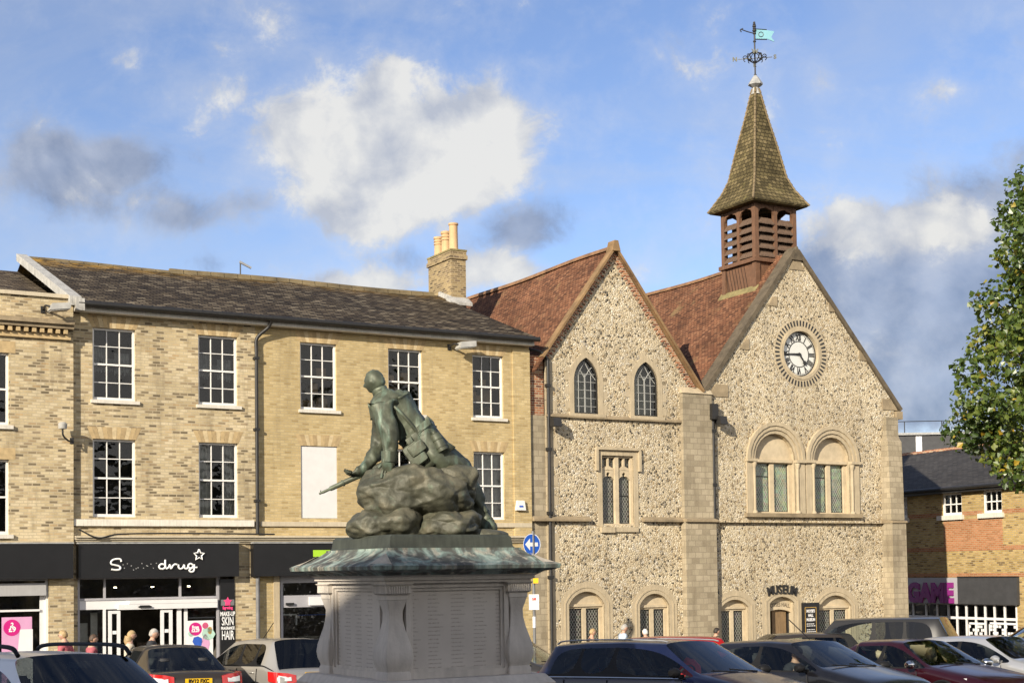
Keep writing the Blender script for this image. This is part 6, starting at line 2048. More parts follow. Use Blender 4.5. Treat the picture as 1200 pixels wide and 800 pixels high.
# collar and cuffs
acc = MB()
acc.tube([q(451, 467, -.02), q(446, 460, -.02)], [.125, .098], 14)
acc.build('collar', M['bronze'], stt, smooth=50)
acc = MB(); acc.tube([q(456.6, 529, -.34), q(456, 541, -.34)], [.098, .092], 14)
acc.build('cuff', M['bronze'], stt, smooth=50)
# jacket skirt spreading over the rock behind
jk = {'a': (q(492, 512, -.02), (.215, .23)), 'b': (q(501, 523, -.03), (.215, .235)), 'c': (q(511, 535, -.02), (.17, .22)), 'd': (q(520, 546, .0), (.12, .16))}
jo = skin('jacket_skirt', jk, chain('a', 'b', 'c', 'd'), 'b', M['bronze'], stt, 2)
# belt
bl = MB()
ctr = q(490, 510, .0); ax = (q(474, 491, -.02) - q(504, 531, .02)).normalized()
u_ = Vector((0, 1, 0)); w_ = ax.cross(u_).normalized(); u_ = w_.cross(ax)
ringp = [ctr + (w_ * .205 * math.cos(a) + u_ * .225 * math.sin(a)) for a in [2 * PI * k / 24 for k in range(25)]]
for h in (-.022, .0, .022): bl.tube([p + ax * h for p in ringp], .020, 6)
bl.build('belt', M['bronze'], stt, smooth=60)


def block(name, c, ex, ey, ez, hx, hy, hz, rnd_=.25, mat_='bronze'):
    """soft-edged box (rounded by subdivision)"""
    bm = bmesh.new()
    bmesh.ops.create_cube(bm, size=2)
    bmesh.ops.bevel(bm, geom=bm.edges[:], offset=rnd_, segments=2, affect='EDGES', profile=.6)
    for v in bm.verts:
        v.co = Vector(c) + Vector(ex) * v.co.x * hx + Vector(ey) * v.co.y * hy + Vector(ez) * v.co.z * hz
    me = bpy.data.meshes.new(name); bm.to_mesh(me); bm.free(); me.materials.append(M[mat_])
    me.polygons.foreach_set('use_smooth', [True] * len(me.polygons)); me.set_sharp_from_angle(angle=R(40))
    o = bpy.data.objects.new(name, me); C.objects.link(o); o.parent = stt
    return o


def axes(dirx, deps=(0, 1, 0)):
    x = Vector(dirx).normalized(); y = Vector(deps); y = (y - x * y.dot(x)).normalized(); return x, y, x.cross(y)


ex, ey, ez = axes(q(497, 513) - q(480, 524))            # ammunition pouches along the belt
for k, (px, py) in enumerate(((481, 518), (487.5, 512.5), (494, 507))):
    pc = block('ammunition_pouch', q(px, py, -.225 + .02 * k), ex, ey, ez, .040, .045, .055)
block('ammunition_pouch', q(501, 493.5, .0), *axes(q(506, 500) - q(496, 492)), .04, .06, .05)
ex, ey, ez = axes(q(497, 528) - q(479, 541))
block('haversack', q(487, 532, -.25), ex, ey, ez, .11, .055, .14, .45)
block('haversack_flap', q(488.5, 525, -.295), ex, ey, ez, .105, .03, .07, .4)
wb = MB(); a_, b_ = q(509, 508, -.22), q(520, 529, -.22)
wb.tube([a_, a_ + (b_ - a_) * .06, a_ + (b_ - a_) * .94, b_], [.05, .065, .072, .055], 14)
wbo = wb.build('water_bottle', M['bronze'], stt, smooth=50)
cpb = MB(); cpb.tube([a_ - (b_ - a_) * .12, a_], [.03, .032], 10); cpb.build('bottle_neck', M['bronze'], wbo, smooth=50)
MB().tube([a_ + (b_ - a_) * .3, a_ + (b_ - a_) * .36], .074, 14).tube([a_ + (b_ - a_) * .7, a_ + (b_ - a_) * .76], .076, 14).build('bottle_straps', M['bronze'], wbo, smooth=50)
MB().tube(spline([q(498, 540, -.19), q(506, 548, -.2), (q(517, 561, -.22))], 4), [.026] * 4 + [.02] * 4 + [.012], 8).build('bayonet_scabbard', M['bronze'], stt, smooth=50)
# cross strap over the back
MB().tube(spline([q(451, 470, -.20), q(464, 478, -.285), q(478, 493, -.275), q(490, 508, -.22)], 6), .020, 6).build('shoulder_strap', M['bronze'], stt, smooth=60)
# rifle resting across the rock
rfl = MB()
a_, b_ = q(374, 578.5, -.02), q(434, 551, .08)
d_ = (b_ - a_)
rfl.tube([a_, a_ + d_ * .05, a_ + d_ * .07, a_ + d_ * .2, a_ + d_ * .22, b_, b_ + d_ * .5], [.013, .013, .018, .018, .030, .038, .042], 10)
rfl.tube([a_ + d_ * .03 + Vector((0, 0, .0)), a_ + d_ * .03 + Vector((0, 0, .035))], .007, 5)
rfl.tube([a_ + d_ * .45, a_ + d_ * .48], .042, 10)
rfl.build('rifle', M['bronze'], stt, smooth=50)
# wrinkled trouser cuff and boot
bt_ = MB(); bt_.tube([q(564, 600, .14), q(566, 605, .14), q(568, 611, .14)], [.098, .094, .086], 14)
bt_.build('boot_top', M['bronze'], stt, smooth=50)
pt = MB(); pt.tube([q(541, 551, .0), q(548, 560, .04)], [.11, .125], 12)
pt.build('knee_wrap', M['bronze'], stt, smooth=50)

# ================================================================ cars
M['tyre'] = plain('tyre_rubber', (.014, .014, .014, 1), .8)
M['rim'] = plain('alloy_rim', (.42, .42, .43, 1), .35, .7)
M['trim'] = plain('dark_trim', (.012, .012, .013, 1), .55, spec=.15)
M['cabin'] = plain('dark_cabin', (.022, .022, .024, 1), .8, vary=.3)
M['seat_dark'] = plain('dark_seat', (.03, .03, .032, 1), .8, vary=.3)
M['seat_beige'] = plain('beige_leather', (.46, .37, .25, 1), .55, vary=.1)
M['chrome'] = plain('chrome_strip', (.6, .6, .6, 1), .12, 1.0, vary=.02)
M['car_glass'] = glass('car_glass', (.70, .76, .74, 1), 0, 1.42)
M['car_glass_dark'] = glass('tinted_car_glass', (.16, .17, .17, 1), 0, 1.52)
M['red_lens'] = plain('red_lens', (.45, .012, .012, 1), .12, vary=.15, scale=14, spec=.8)
M['white_lens'] = plain('pale_lens', (.62, .62, .62, 1), .12, vary=.12, scale=14, spec=.8)
M['red_jacket'] = plain('red_cloth', (.62, .02, .02, 1), .8, vary=.2, scale=9)


def car(label, pos, heading, dims, colour, prof='hatch', rails=False, seats='seat_dark', dark_rear=False, plate=None, chrome=False, roofbar='trim', driver=False, group=None, aerial=False, mirror=None, rh=.07):
    """dims: L, W, H. heading = angle of the nose from +x. The body is one lofted shell; the glass, lamps and trim are parts."""
    L_, Wd, H = dims
    hw = Wd / 2
    P = {'hatch': dict(belt=.645, cowl=.70, hood=.60, xc=.21, xr=.03, xq=-.36, xt=-.455, tail=.60, roofd=.03, nose=.40, wr=.70),
         'sedan': dict(belt=.64, cowl=.68, hood=.58, xc=.20, xr=.04, xq=-.22, xt=-.37, tail=.665, roofd=.06, nose=.40, wr=.68),
         'estate': dict(belt=.65, cowl=.69, hood=.58, xc=.205, xr=.06, xq=-.40, xt=-.47, tail=.58, roofd=.05, nose=.40, wr=.68),
         'suv': dict(belt=.625, cowl=.66, hood=.60, xc=.20, xr=.08, xq=-.40, xt=-.475, tail=.60, roofd=.02, nose=.44, wr=.76),
         'mpv': dict(belt=.58, cowl=.64, hood=.54, xc=.27, xr=.09, xq=-.40, xt=-.47, tail=.58, roofd=.04, nose=.42, wr=.74)}[prof]
    b, cw, hd_ = P['belt'] * H, P['cowl'] * H, P['hood'] * H
    wr = P['wr'] * hw
    X = lambda f: f * L_
    zs_ = .24
    def cabin(x, roof, belt=None, wf=1.0, k=1.0):
        bz = belt or b
        w_ = hw * wf
        return [(x, 0, zs_), (x, w_ * .90, zs_), (x, w_, .44 * H), (x, w_ * .985, bz - .07), (x, w_ * .955, bz), (x, w_ * .945, bz + .03),
                (x, wr + .035, roof - .105), (x, wr - .02, roof - .045), (x, wr * .82, roof - .012), (x, wr * .45, roof + .006), (x, 0, roof + .012)]
    def deck(x, z, wf=1.0, zlow=None, edge=.06):
        w_ = hw * wf; zl = zlow if zlow is not None else zs_
        zb_ = min(.44 * H, z - edge - .12)
        return [(x, 0, zl), (x, w_ * .90, zl), (x, w_, zb_), (x, w_ * .985, z - edge - .06), (x, w_ * .955, z - edge), (x, w_ * .93, z - edge + .018),
                (x, w_ * .89, z - .03), (x, w_ * .84, z - .012), (x, w_ * .72, z), (x, w_ * .4, z + .012), (x, 0, z + .016)]
    S = []
    bend = lambda row, amt: [(p[0] + amt * (1 - (p[1] / hw) ** 2) if i >= 0 else p[0], p[1], p[2]) for i, p in enumerate(row)]
    tl = P['tail'] * H
    xe = X(-.5)
    S.append(bend(deck(xe + .02, .40 * H, .86, .32), -.06))                      # rear bumper face
    S.append(bend(deck(xe, .46 * H, .90, .26), -.06))
    S.append(bend(deck(xe + .05, tl - .03 if prof != 'sedan' else tl - .02, .93), -.06))
    if prof == 'sedan': S.append(deck(X(-.44), tl, .96))
    S.append(deck(X(P['xt']), tl + (.02 if prof != 'sedan' else .0), .965))       # rear screen base
    rq = H - P['roofd']
    S.append(cabin(X(P['xq']), rq, wf=.985))                                      # roof rear
    S.append(cabin(X(P['xq']) + .12, rq + .01, wf=.99))
    xb = X((P['xr'] + P['xq']) / 2 + .0)
    S.append(cabin(xb - .45, H - .012 + .004)) if L_ > 4.2 else None
    if L_ > 4.2: S.append(cabin(xb - .39, H - .01))
    S.append(cabin(xb + .22, H)); S.append(cabin(xb + .30, H))
    S.append(bend(cabin(X(P['xr']), H - .03), .05))                               # roof front
    row = deck(X(P['xc']), cw, .985, edge=cw - b)
    S.append(bend(row, .10))                                                      # windscreen base
    S.append(bend(deck(X(P['xc']) + .10, cw - .012, .985, edge=cw - b), .10))
    S.append(bend(deck(X(.36), hd_ + .02, .97, edge=.07), .10))
    S.append(bend(deck(X(.455), hd_ - .07, .92, edge=.08), .16))
    S.append(bend(deck(X(.492), P['nose'] * H, .84, .28), .18))
    S.append(bend(deck(X(.5), P['nose'] * H - .12, .80, .30, .04), .17))
    S = [s_ for s_ in S if s_]
    nS = len(S); nr = 11
    iq = next(i for i, s_ in enumerate(S) if abs(s_[0][0] - X(P['xq'])) < 1e-6)
    it = iq - 1
    ir = next(i for i, s_ in enumerate(S) if s_[6][2] > b + .1 and i + 1 < nS and S[i + 1][6][2] < b + .1)
    ic = ir + 1
    bm = bmesh.new()
    cr = bm.edges.layers.float.new('crease_edge')
    Vv = []
    for s_ in S:
        lft = [bm.verts.new(p) for p in s_]
        rgt = [lft[0] if p[1] == 0 and i in (0, nr - 1) and i == 0 else (lft[-1] if i == nr - 1 else bm.verts.new((p[0], -p[1], p[2]))) for i, p in enumerate(s_)]
        Vv.append((lft, rgt))
    def fmat(i, j):
        # i: station strip, j: row strip
        if j in (7, 8, 9) or j == 6 and False:
            if i == ir: return 1
            if i == it: return 2
        if j == 5 and it <= i <= ir:
            xm_ = (S[i][5][0] + S[i + 1][5][0]) / 2
            if i == it: return 3 if prof in ('estate', 'hatch') and False else 0
            wdt_ = S[i + 1][5][0] - S[i][5][0]
            if i == iq: return 0
            if wdt_ < .13: return 4
            return 3 if i != ir else 3
        if j == 4 and it <= i <= ir: return 4
        return 0
    for side in (0, 1):
        for i in range(nS - 1):
            for j in range(nr - 1):
                a, b_, c, d = Vv[i][side][j], Vv[i + 1][side][j], Vv[i + 1][side][j + 1], Vv[i][side][j + 1]
                f = bm.faces.new((a, b_, c, d) if side == 0 else (d, c, b_, a))
                m_ = fmat(i, j)
                f.material_index = m_
        pass
    for i_, rev in ((0, False), (nS - 1, True)):
        Lf, Rt = Vv[i_]
        for j in range(nr - 1):
            vs_ = [Lf[j], Lf[j + 1], Rt[j + 1], Rt[j]]
            vs_ = [v for k, v in enumerate(vs_) if v not in vs_[:k]]
            if len(vs_) > 2: bm.faces.new(vs_ if not rev else vs_[::-1])
    bm.edges.ensure_lookup_table()
    for e in bm.edges:
        ms = {f.material_index for f in e.link_faces}
        if len(ms) > 1: e[cr] = 1.0
    for side in (0, 1):                       # shoulder line and bonnet edge
        for i in range(nS - 1):
            for j, v_ in ((3, .35), (6, .3) if i >= ic else (7, .35)):
                ed_ = bm.edges.get((Vv[i][side][j], Vv[i + 1][side][j]))
                if ed_: ed_[cr] = max(ed_[cr], v_)
    bmesh.ops.recalc_face_normals(bm, faces=bm.faces)
    me = bpy.data.meshes.new('car'); bm.to_mesh(me); bm.free()
    o = bpy.data.objects.new('car', me); C.objects.link(o)
    sd = o.modifiers.new('s', 'SUBSURF'); sd.levels = 3; sd.render_levels = 3
    for nm_ in range(5): me.materials.append(None)
    dg = bpy.context.evaluated_depsgraph_get(); dg.update()
    m2 = bpy.data.meshes.new_from_object(o.evaluated_get(dg))
    bpy.data.objects.remove(o); bpy.data.meshes.remove(me)
    root = empty('parked_car', pos, 0, label, 'car', group or 'cars parked in the square')
    gm = M['car_glass_dark'] if dark_rear else M['car_glass']
    def piece(name, idx, mats, parent, sidepick=None):
        keep = [p for p in m2.polygons if p.material_index in idx and (sidepick is None or sidepick(p.center))]
        used = {}; vv = []; ff = []; mi = []
        for p in keep:
            f = []
            for v in p.vertices:
                if v not in used: used[v] = len(vv); vv.append(tuple(m2.vertices[v].co))
                f.append(used[v])
            ff.append(f); mi.append(0)
        mb = MB(); mb.v = vv; mb.f = ff; mb.m = mi
        return mb.build(name, mats, parent, smooth=45, recalc=False)
    body = piece('body', (0,), M[colour], root)
    piece('windscreen', (1,), M['car_glass'], root)
    piece('rear_window', (2,), gm, root)
    xbp = xb + .26
    for sgn in (1, -1):
        piece('side_window', (3,), M['car_glass'], root, lambda c_: c_.y * sgn > 0 and c_.x > xbp)
        piece('side_window', (3,), gm, root, lambda c_: c_.y * sgn > 0 and c_.x <= xbp)
    piece('window_trim', (4,), M['trim'], body)
    # door shut lines, handles, waist strip
    for sgn in (1, -1):
        dl = MB()
        for xx in (X(P['xc']) - .12, xb + .25, xb - .62):
            dl.tube([(xx, sgn * hw * .987, b - .04), (xx + .02, sgn * hw * 1.002, .44 * H), (xx - .01, sgn * hw * .95, zs_ + .08)], .008, 4)
        dl.build('door_gap', M['trim'], body)
        for xx in (xb + .36, xb - .52):
            MB().tube(spline([(xx, sgn * (hw * .985 - .01), b - .13), (xx + .03, sgn * (hw * .985 + .028), b - .125), (xx + .17, sgn * (hw * .985 + .028), b - .12), (xx + .2, sgn * (hw * .985 - .01), b - .12)], 3), .014, 6).build('door_handle', M[colour], root, smooth=60)
        if chrome:
            MB().tube([(X(P['xt']) + .2, sgn * hw * .968, b - .012), (xb, sgn * hw * .968, b - .008), (X(P['xc']) - .05, sgn * hw * .965, b - .01)], .012, 5).build('chrome_strip', M['chrome'], body)
        # mirror
        mx_ = X(P['xc']) - .16
        mr = MB(); k_ = []
        for j in range(7):
            t_ = j / 6; rr_ = math.sin(PI * (.08 + .84 * t_)) ** .5
            k_.append([(mx_ + .09 * math.cos(a) * rr_ + .03 * t_, sgn * (hw * .95 + .05 + .20 * t_), b + .075 + .075 * math.sin(a) * rr_) for a in [2 * PI * q_ / 12 for q_ in range(12)]])
        mr.add([p for r_ in k_ for p in r_], [(i * 12 + q_, i * 12 + (q_ + 1) % 12, (i + 1) * 12 + (q_ + 1) % 12, (i + 1) * 12 + q_) for i in range(6) for q_ in range(12)] + [tuple(reversed(range(12))), tuple(range(72, 84))])
        mr.box(mx_ - .03, mx_ + .03, min(sgn * hw * .90, sgn * (hw * .95 + .08)), max(sgn * hw * .90, sgn * (hw * .95 + .08)), b + .0, b + .05)
        mro = mr.build('wing_mirror', M[mirror or colour], root, smooth=50)
        # lamps following the body corners
        lo_, hi_ = tl - .30, tl - .07
        lam = MB()
        pts_ = [(-.052, .50), (-.030, .70), (.02, .88), (.12, .985), (.30, 1.008)]
        for (za, zb_, mi_) in ((lo_, hi_, 0),):
            v_ = [(xe + x, sgn * hw * y, za + (.06 if k == 0 else 0) + .02 * k) for k, (x, y) in enumerate(pts_)] + [(xe + x + .03, sgn * hw * y * .992, zb_ - (.03 if k == 0 else 0) + .012 * k) for k, (x, y) in enumerate(pts_)]
            v_ += [(xe + x + .12, sgn * hw * y * .90, z) for (x, y), z in zip(pts_ * 2, [p[2] for p in v_])]
            n_ = 5
            f_ = [(k, k + 1, n_ + k + 1, n_ + k) for k in range(4)]
            f_ += [(n_ + k, n_ + k + 1, 3 * n_ + k + 1, 3 * n_ + k) for k in range(4)] + [(k + 1, k, 2 * n_ + k, 2 * n_ + k + 1) for k in range(4)]
            lam.add(v_, f_)
        lam.build('tail_lamp', M['red_lens'], root, smooth=40)
        MB().add([(xe - .048, sgn * hw * .62, lo_ + .09), (xe - .005, sgn * hw * .80, lo_ + .09), (xe + .03, sgn * hw * .90, lo_ + .10), (xe + .05, sgn * hw * .90, hi_ - .03), (xe + .015, sgn * hw * .80, hi_ - .05), (xe - .02, sgn * hw * .62, hi_ - .06)], [(0, 1, 4, 5), (1, 2, 3, 4)]).build('reversing_lamp', M['white_lens'], root)
        zn = P['nose'] * H
        MB().hexa([(X(.475), sgn * hw * .52, zn + .02), (X(.43), sgn * hw * .90, zn + .05), (X(.40), sgn * hw * .88, zn + .05), (X(.45), sgn * hw * .5, zn + .02),
                   (X(.462), sgn * hw * .54, zn + .15), (X(.40), sgn * hw * .90, zn + .19), (X(.36), sgn * hw * .88, zn + .18), (X(.43), sgn * hw * .5, zn + .15)]).build('headlight', M['white_lens'], root, smooth=30)
        for xx in (X(.305), X(-.30)):
            wy = sgn * (hw - .10)
            ty = MB(); ty.lathe([(.20, -.105), (.30, -.105), (.325, -.07), (.325, .07), (.30, .105), (.20, .105)], (0, 0, 0), 28)
            ty.v = [(xx + v[0], wy + v[2], .325 + v[1]) for v in ty.v]
            wh = ty.build('wheel', M['tyre'], root, smooth=40)
            rm = MB(); rm.lathe([(.03, .112), (.20, .10), (.215, .108), (.215, .09), (.05, .07)], (0, 0, 0), 28)
            for q_ in range(5):
                a = 2 * PI * q_ / 5
                rm.add([(math.cos(a - .2) * .05, math.sin(a - .2) * .05, .118), (math.cos(a + .2) * .05, math.sin(a + .2) * .05, .118), (math.cos(a + .12) * .2, math.sin(a + .12) * .2, .112), (math.cos(a - .12) * .2, math.sin(a - .12) * .2, .112)], [(0, 1, 2, 3)])
            rm.v = [(xx + v[0], wy + sgn * v[2], .325 + v[1]) for v in rm.v]
            rm.build('rim', M['rim'], wh, smooth=40)
            ar = MB(); ar.tube([(xx + .385 * math.cos(a), sgn * (hw - .004), .325 + .385 * math.sin(a)) for a in [R(-14 + 208 * q_ / 16) for q_ in range(17)]], .028, 6)
            ar.add([(xx, sgn * (hw + .002), .325)] + [(xx + .38 * math.cos(a), sgn * (hw + .002), .325 + .38 * math.sin(a)) for a in [R(-14 + 208 * q_ / 16) for q_ in range(17)]], [(0, q_, q_ + 1) for q_ in range(1, 17)])
            ar.build('wheel_arch', M['trim'], body)
        if rails:
            rl = MB()
            rl.tube(spline([(X(P['xq']) + .05, sgn * (wr - .04), rq + .0), (X(P['xq']) + .22, sgn * (wr - .05), H + rh - .015), (xb, sgn * (wr - .05), H + rh), (X(P['xr']) - .15, sgn * (wr - .05), H + rh - .02), (X(P['xr']) + .06, sgn * (wr - .05), H - .03)], 5), .013 if rh < .04 else .022, 6)
            rl.build('roof_rail', M[roofbar], root, smooth=60)
    # plates, wipers, grille, aerial
    pl = MB().box(xe - .066, xe - .055, -.26, .26, .50 * H, .50 * H + .115)
    po = pl.build('rear_plate', M['yellow'], root)
    if plate:
        MB().text(plate, .072, 0, lambda x, z, y: (xe - .068 - y, -x, .50 * H + .057 + z), .006, .0008, .88).build('plate_lettering', M['trim'], po)
    MB().box(X(.5) + .12, X(.5) + .165, -.26, .26, .29 * H - .0, .29 * H + .11).build('front_plate', M['paper'], root)
    MB().box(X(.5) + .06, X(.5) + .15, -.5, .5, .34 * H + .04, .34 * H + .12).build('grille', M['trim'], root)
    wp = MB()
    xcw = X(P['xc']) + .16
    wp.tube([(xcw, .45, cw + .005), (xcw - .05, -.12, cw + .045)], .011, 5).tube([(xcw + .02, -.02, cw + .005), (xcw - .03, -.55, cw + .035)], .011, 5)
    wp.build('wipers', M['trim'], root)
    if aerial: MB().tube([(X(P['xr']) - .1, 0, H), (X(P['xr']) - .55, 0, H + .33)], .009, 5).build('aerial', M['trim'], root)
    MB().box(xe + .0, xe + .06, -.35, .35, rq - .06, rq - .03).build('brake_lamp', M['red_lens'], root) if False else None
    # cabin
    it_ = MB()
    it_.box(X(P['xt']) + .25, X(P['xc']) - .1, -hw * .86, hw * .86, .30, .34)
    it_.hexa([(X(P['xc']) - .42, -hw * .86, b - .22), (X(P['xc']) + .06, -hw * .86, b - .2), (X(P['xc']) + .06, hw * .86, b - .2), (X(P['xc']) - .42, hw * .86, b - .22),
              (X(P['xc']) - .40, -hw * .84, b - .02), (X(P['xc']) + .06, -hw * .80, cw - .06), (X(P['xc']) + .06, hw * .80, cw - .06), (X(P['xc']) - .40, hw * .84, b - .02)])
    for sgn in (1, -1): it_.box(X(P['xt']) + .2, X(P['xc']) - .1, min(sgn * hw * .84, sgn * hw * .88), max(sgn * hw * .84, sgn * hw * .88), .34, b - .03)
    it_.build('dashboard', M['cabin'], root)
    xs = xb + .22
    hs_ = b - .62
    def seat(x, y, w_=.25):
        s_ = MB()
        s_.hexa([(x - .1, y - w_, .34), (x + .42, y - w_, .34), (x + .42, y + w_, .34), (x - .1, y + w_, .34), (x - .12, y - w_, .56), (x + .42, y - w_, .60), (x + .42, y + w_, .60), (x - .12, y + w_, .56)])
        s_.hexa([(x - .16, y - w_, .5), (x + .0, y - w_, .5), (x + .0, y + w_, .5), (x - .16, y + w_, .5), (x - .36, y - w_ * .8, 1.02), (x - .24, y - w_ * .8, 1.02), (x - .24, y + w_ * .8, 1.02), (x - .36, y + w_ * .8, 1.02)])
        so_ = s_.build('seat', M[seats], root)
        bmx = bmesh.new(); bmx.from_mesh(so_.data); bmesh.ops.bevel(bmx, geom=bmx.edges[:], offset=.05, segments=3, affect='EDGES'); bmx.to_mesh(so_.data); bmx.free()
        so_.data.polygons.foreach_set('use_smooth', [True] * len(so_.data.polygons))
        h_ = MB().hexa([(x - .38, y - .13, 1.06), (x - .27, y - .13, 1.06), (x - .27, y + .13, 1.06), (x - .38, y + .13, 1.06), (x - .40, y - .12, 1.24), (x - .30, y - .12, 1.24), (x - .30, y + .12, 1.24), (x - .40, y + .12, 1.24)])
        ho = h_.build('headrest', M[seats], so_)
        bmx = bmesh.new(); bmx.from_mesh(ho.data); bmesh.ops.bevel(bmx, geom=bmx.edges[:], offset=.035, segments=3, affect='EDGES'); bmx.to_mesh(ho.data); bmx.free()
        ho.data.polygons.foreach_set('use_smooth', [True] * len(ho.data.polygons))
    dz = max(0, (H - 1.48))
    seat(xs, .37); seat(xs, -.37); seat(xs - .85, .38, .3); seat(xs - .85, -.38, .3)
    sw_ = MB(); xw = X(P['xc']) - .48
    sw_.tube([(xw + .08 * math.sin(a), -.37 + .18 * math.cos(a), b + .0 + .16 * math.sin(a)) for a in [2 * PI * k / 20 for k in range(21)]], .015, 6)
    sw_.tube([(xw, -.37, b), (xw + .2, -.37, b - .1)], .03, 6)
    sw_.build('steering_wheel', M['cabin'], root)
    MB().hexa([(X(P['xr']) + .12, -.11, H - .15), (X(P['xr']) + .15, -.11, H - .15), (X(P['xr']) + .15, .11, H - .15), (X(P['xr']) + .12, .11, H - .15), (X(P['xr']) + .12, -.11, H - .09), (X(P['xr']) + .15, -.11, H - .09), (X(P['xr']) + .15, .11, H - .09), (X(P['xr']) + .12, .11, H - .09)]).build('inner_mirror', M['cabin'], root)
    # stand it on the sloping ground
    up = Vector((0, .043, 1)).normalized()
    fx = Vector((math.cos(heading), math.sin(heading), 0)); fx = (fx - up * fx.dot(up)).normalized()
    ly_ = up.cross(fx)
    root.matrix_world = Matrix(((fx.x, ly_.x, up.x, pos[0]), (fx.y, ly_.y, up.y, pos[1]), (fx.z, ly_.z, up.z, ground(pos[1])), (0, 0, 0, 1)))
    return root


M['navy'] = paint('navy_paint', (.006, .010, .036, 1), .3)
M['black_paint'] = paint('black_paint', (.007, .007, .009, 1), .28)
M['maroon'] = paint('maroon_paint', (.020, .0015, .0045, 1), .3)
M['silver'] = paint('silver_paint', (.50, .50, .50, 1), .3, .55, flake=.1)
M['taupe'] = paint('taupe_paint', (.045, .037, .030, 1), .3, .3)
M['silver_warm'] = paint('warm_silver_paint', (.40, .38, .345, 1), .32, .5)
M['pale_silver'] = paint('pale_silver_paint', (.74, .76, .78, 1), .3, .0)
M['grey_paint'] = paint('charcoal_paint', (.028, .027, .026, 1), .3)
M['red_paint'] = paint('red_paint', (.30, .008, .008, 1), .3)


def xy(px, Y): return ((px - 600) / F * Y, Y, ground(Y))


def anch(px, Y, heading, local):
    """ground position that brings the local point (forward, left) to this column of the picture at depth Y"""
    h = heading
    wx = local[0] * math.cos(h) - local[1] * math.sin(h); wy = local[0] * math.sin(h) + local[1] * math.cos(h)
    return ((px - 600) / F * Y - wx, Y - wy, 0)


nearrow = 'row of cars parked nose out on the near side'
WB = lambda L_, xc, W_: (L_ * xc + .02, -W_ * .42)          # windscreen foot on the driver's side
car_d = car('navy estate car with chrome window line beside the monument', anch(812, 20.0, R(-46), WB(4.7, .205, 1.84)), R(-46), (4.7, 1.84, 1.50), 'navy', 'estate', rails=True, chrome=True, group=nearrow, rh=.012, roofbar='grey_metal', mirror='trim')
car_e = car('black hatchback with a young driver looking down at the wheel', anch(956, 23.0, R(-55), WB(4.2, .21, 1.76)), R(-55), (4.2, 1.76, 1.46), 'black_paint', 'hatch', group=nearrow, aerial=True, mirror='trim')
car_f = car('maroon saloon with beige leather seats in the near row', anch(1083, 25.5, R(-58), WB(4.5, .20, 1.80)), R(-58), (4.5, 1.80, 1.42), 'maroon', 'sedan', seats='seat_beige', group=nearrow, mirror='chrome')
car_g = car('silver hatchback at the end of the near row', anch(1181, 27.5, R(-58), WB(4.0, .21, 1.72)), R(-58), (4.0, 1.72, 1.46), 'silver', 'hatch', group=nearrow)
car_a = car('pale silver estate with black roof rails facing the camera', anch(82, 13.7, R(-47), (4.5 * .06, 0)), R(-47), (4.5, 1.80, 1.50), 'pale_silver', 'estate', rails=True, dark_rear=True)
car_b = car('dark brown hatchback seen from behind with plate BV12 FXC', anch(230, 27.6, R(119), (-2.35, 0)), R(119), (4.7, 1.86, 1.50), 'taupe', 'sedan', plate='BV12 FXC')
car_c = car('warm silver crossover with tinted rear window beside the pedestal', anch(322, 29.0, R(128), (-2.1, .85)), R(128), (4.3, 1.80, 1.60), 'silver_warm', 'hatch', dark_rear=True, aerial=True)
car_h = car('large dark off-roader with square tailgate below the notice board', anch(1108, 31.5, R(155), (-2.1, .9)), R(155), (4.75, 1.95, 1.88), 'grey_paint', 'suv', dark_rear=True)
car_i = car('dark people carrier parked by the purple lettered shop', xy(1222, 36.5), R(175), (4.4, 1.8, 1.66), 'grey_paint', 'mpv')
car_j = car('red hatchback behind the navy estate, only its roof showing', anch(858, 29.5, R(186), (-2.1, -.6)), R(186), (4.3, 1.76, 1.53), 'red_paint', 'hatch')
car_k = car('brown hatchback behind the black one with the driver', xy(908, 33.0), R(186), (4.3, 1.76, 1.56), 'taupe', 'hatch')
car_m = car('dark car half hidden behind the monument, parked under the one-way sign', xy(578, 30.0), R(-25), (4.3, 1.78, 1.62), 'grey_paint', 'mpv')

# red jacket hung on the passenger seat of the navy estate
rj = MB()
bmx = bmesh.new(); bmesh.ops.create_icosphere(bmx, subdivisions=3, radius=1)
for v in bmx.verts:
    k = 1 + .25 * mnoise.noise(v.co * 2.3)
    v.co = Vector((v.co.x * .11, v.co.y * .22, v.co.z * .24)) * k
rj.v = [tuple(v.co) for v in bmx.verts]; rj.f = [tuple(v.index for v in f.verts) for f in bmx.faces]; rj.m = [0] * len(rj.f); bmx.free()
o = rj.build('jacket', M['red_jacket'], smooth=True)
o.matrix_world = car_d.matrix_world @ Matrix.Translation((-.02, .34, .98))
tag(o, 'red jacket hung over a seat inside the navy estate car', 'jacket')

# ================================================================ people
M['skin'] = plain('skin', (.50, .30, .21, 1), .55, vary=.08)
HAIR = {'grey': (.36, .34, .31), 'white': (.60, .58, .54), 'brown': (.07, .042, .025), 'dark': (.022, .016, .012), 'blond': (.36, .25, .12)}
for k_, c in HAIR.items(): M['hair_' + k_] = plain('hair_' + k_, (*c, 1), .65, vary=.35, scale=16)
for k_, c in {'pale_blue': (.45, .52, .62), 'dark': (.025, .026, .03), 'pink': (.40, .10, .12), 'cream': (.55, .48, .38), 'navy': (.02, .03, .07), 'tan': (.30, .22, .13), 'denim': (.06, .09, .16), 'green': (.05, .06, .035)}.items():
    M['cloth_' + k_] = plain('cloth_' + k_, (*c, 1), .85, vary=.2, scale=7)


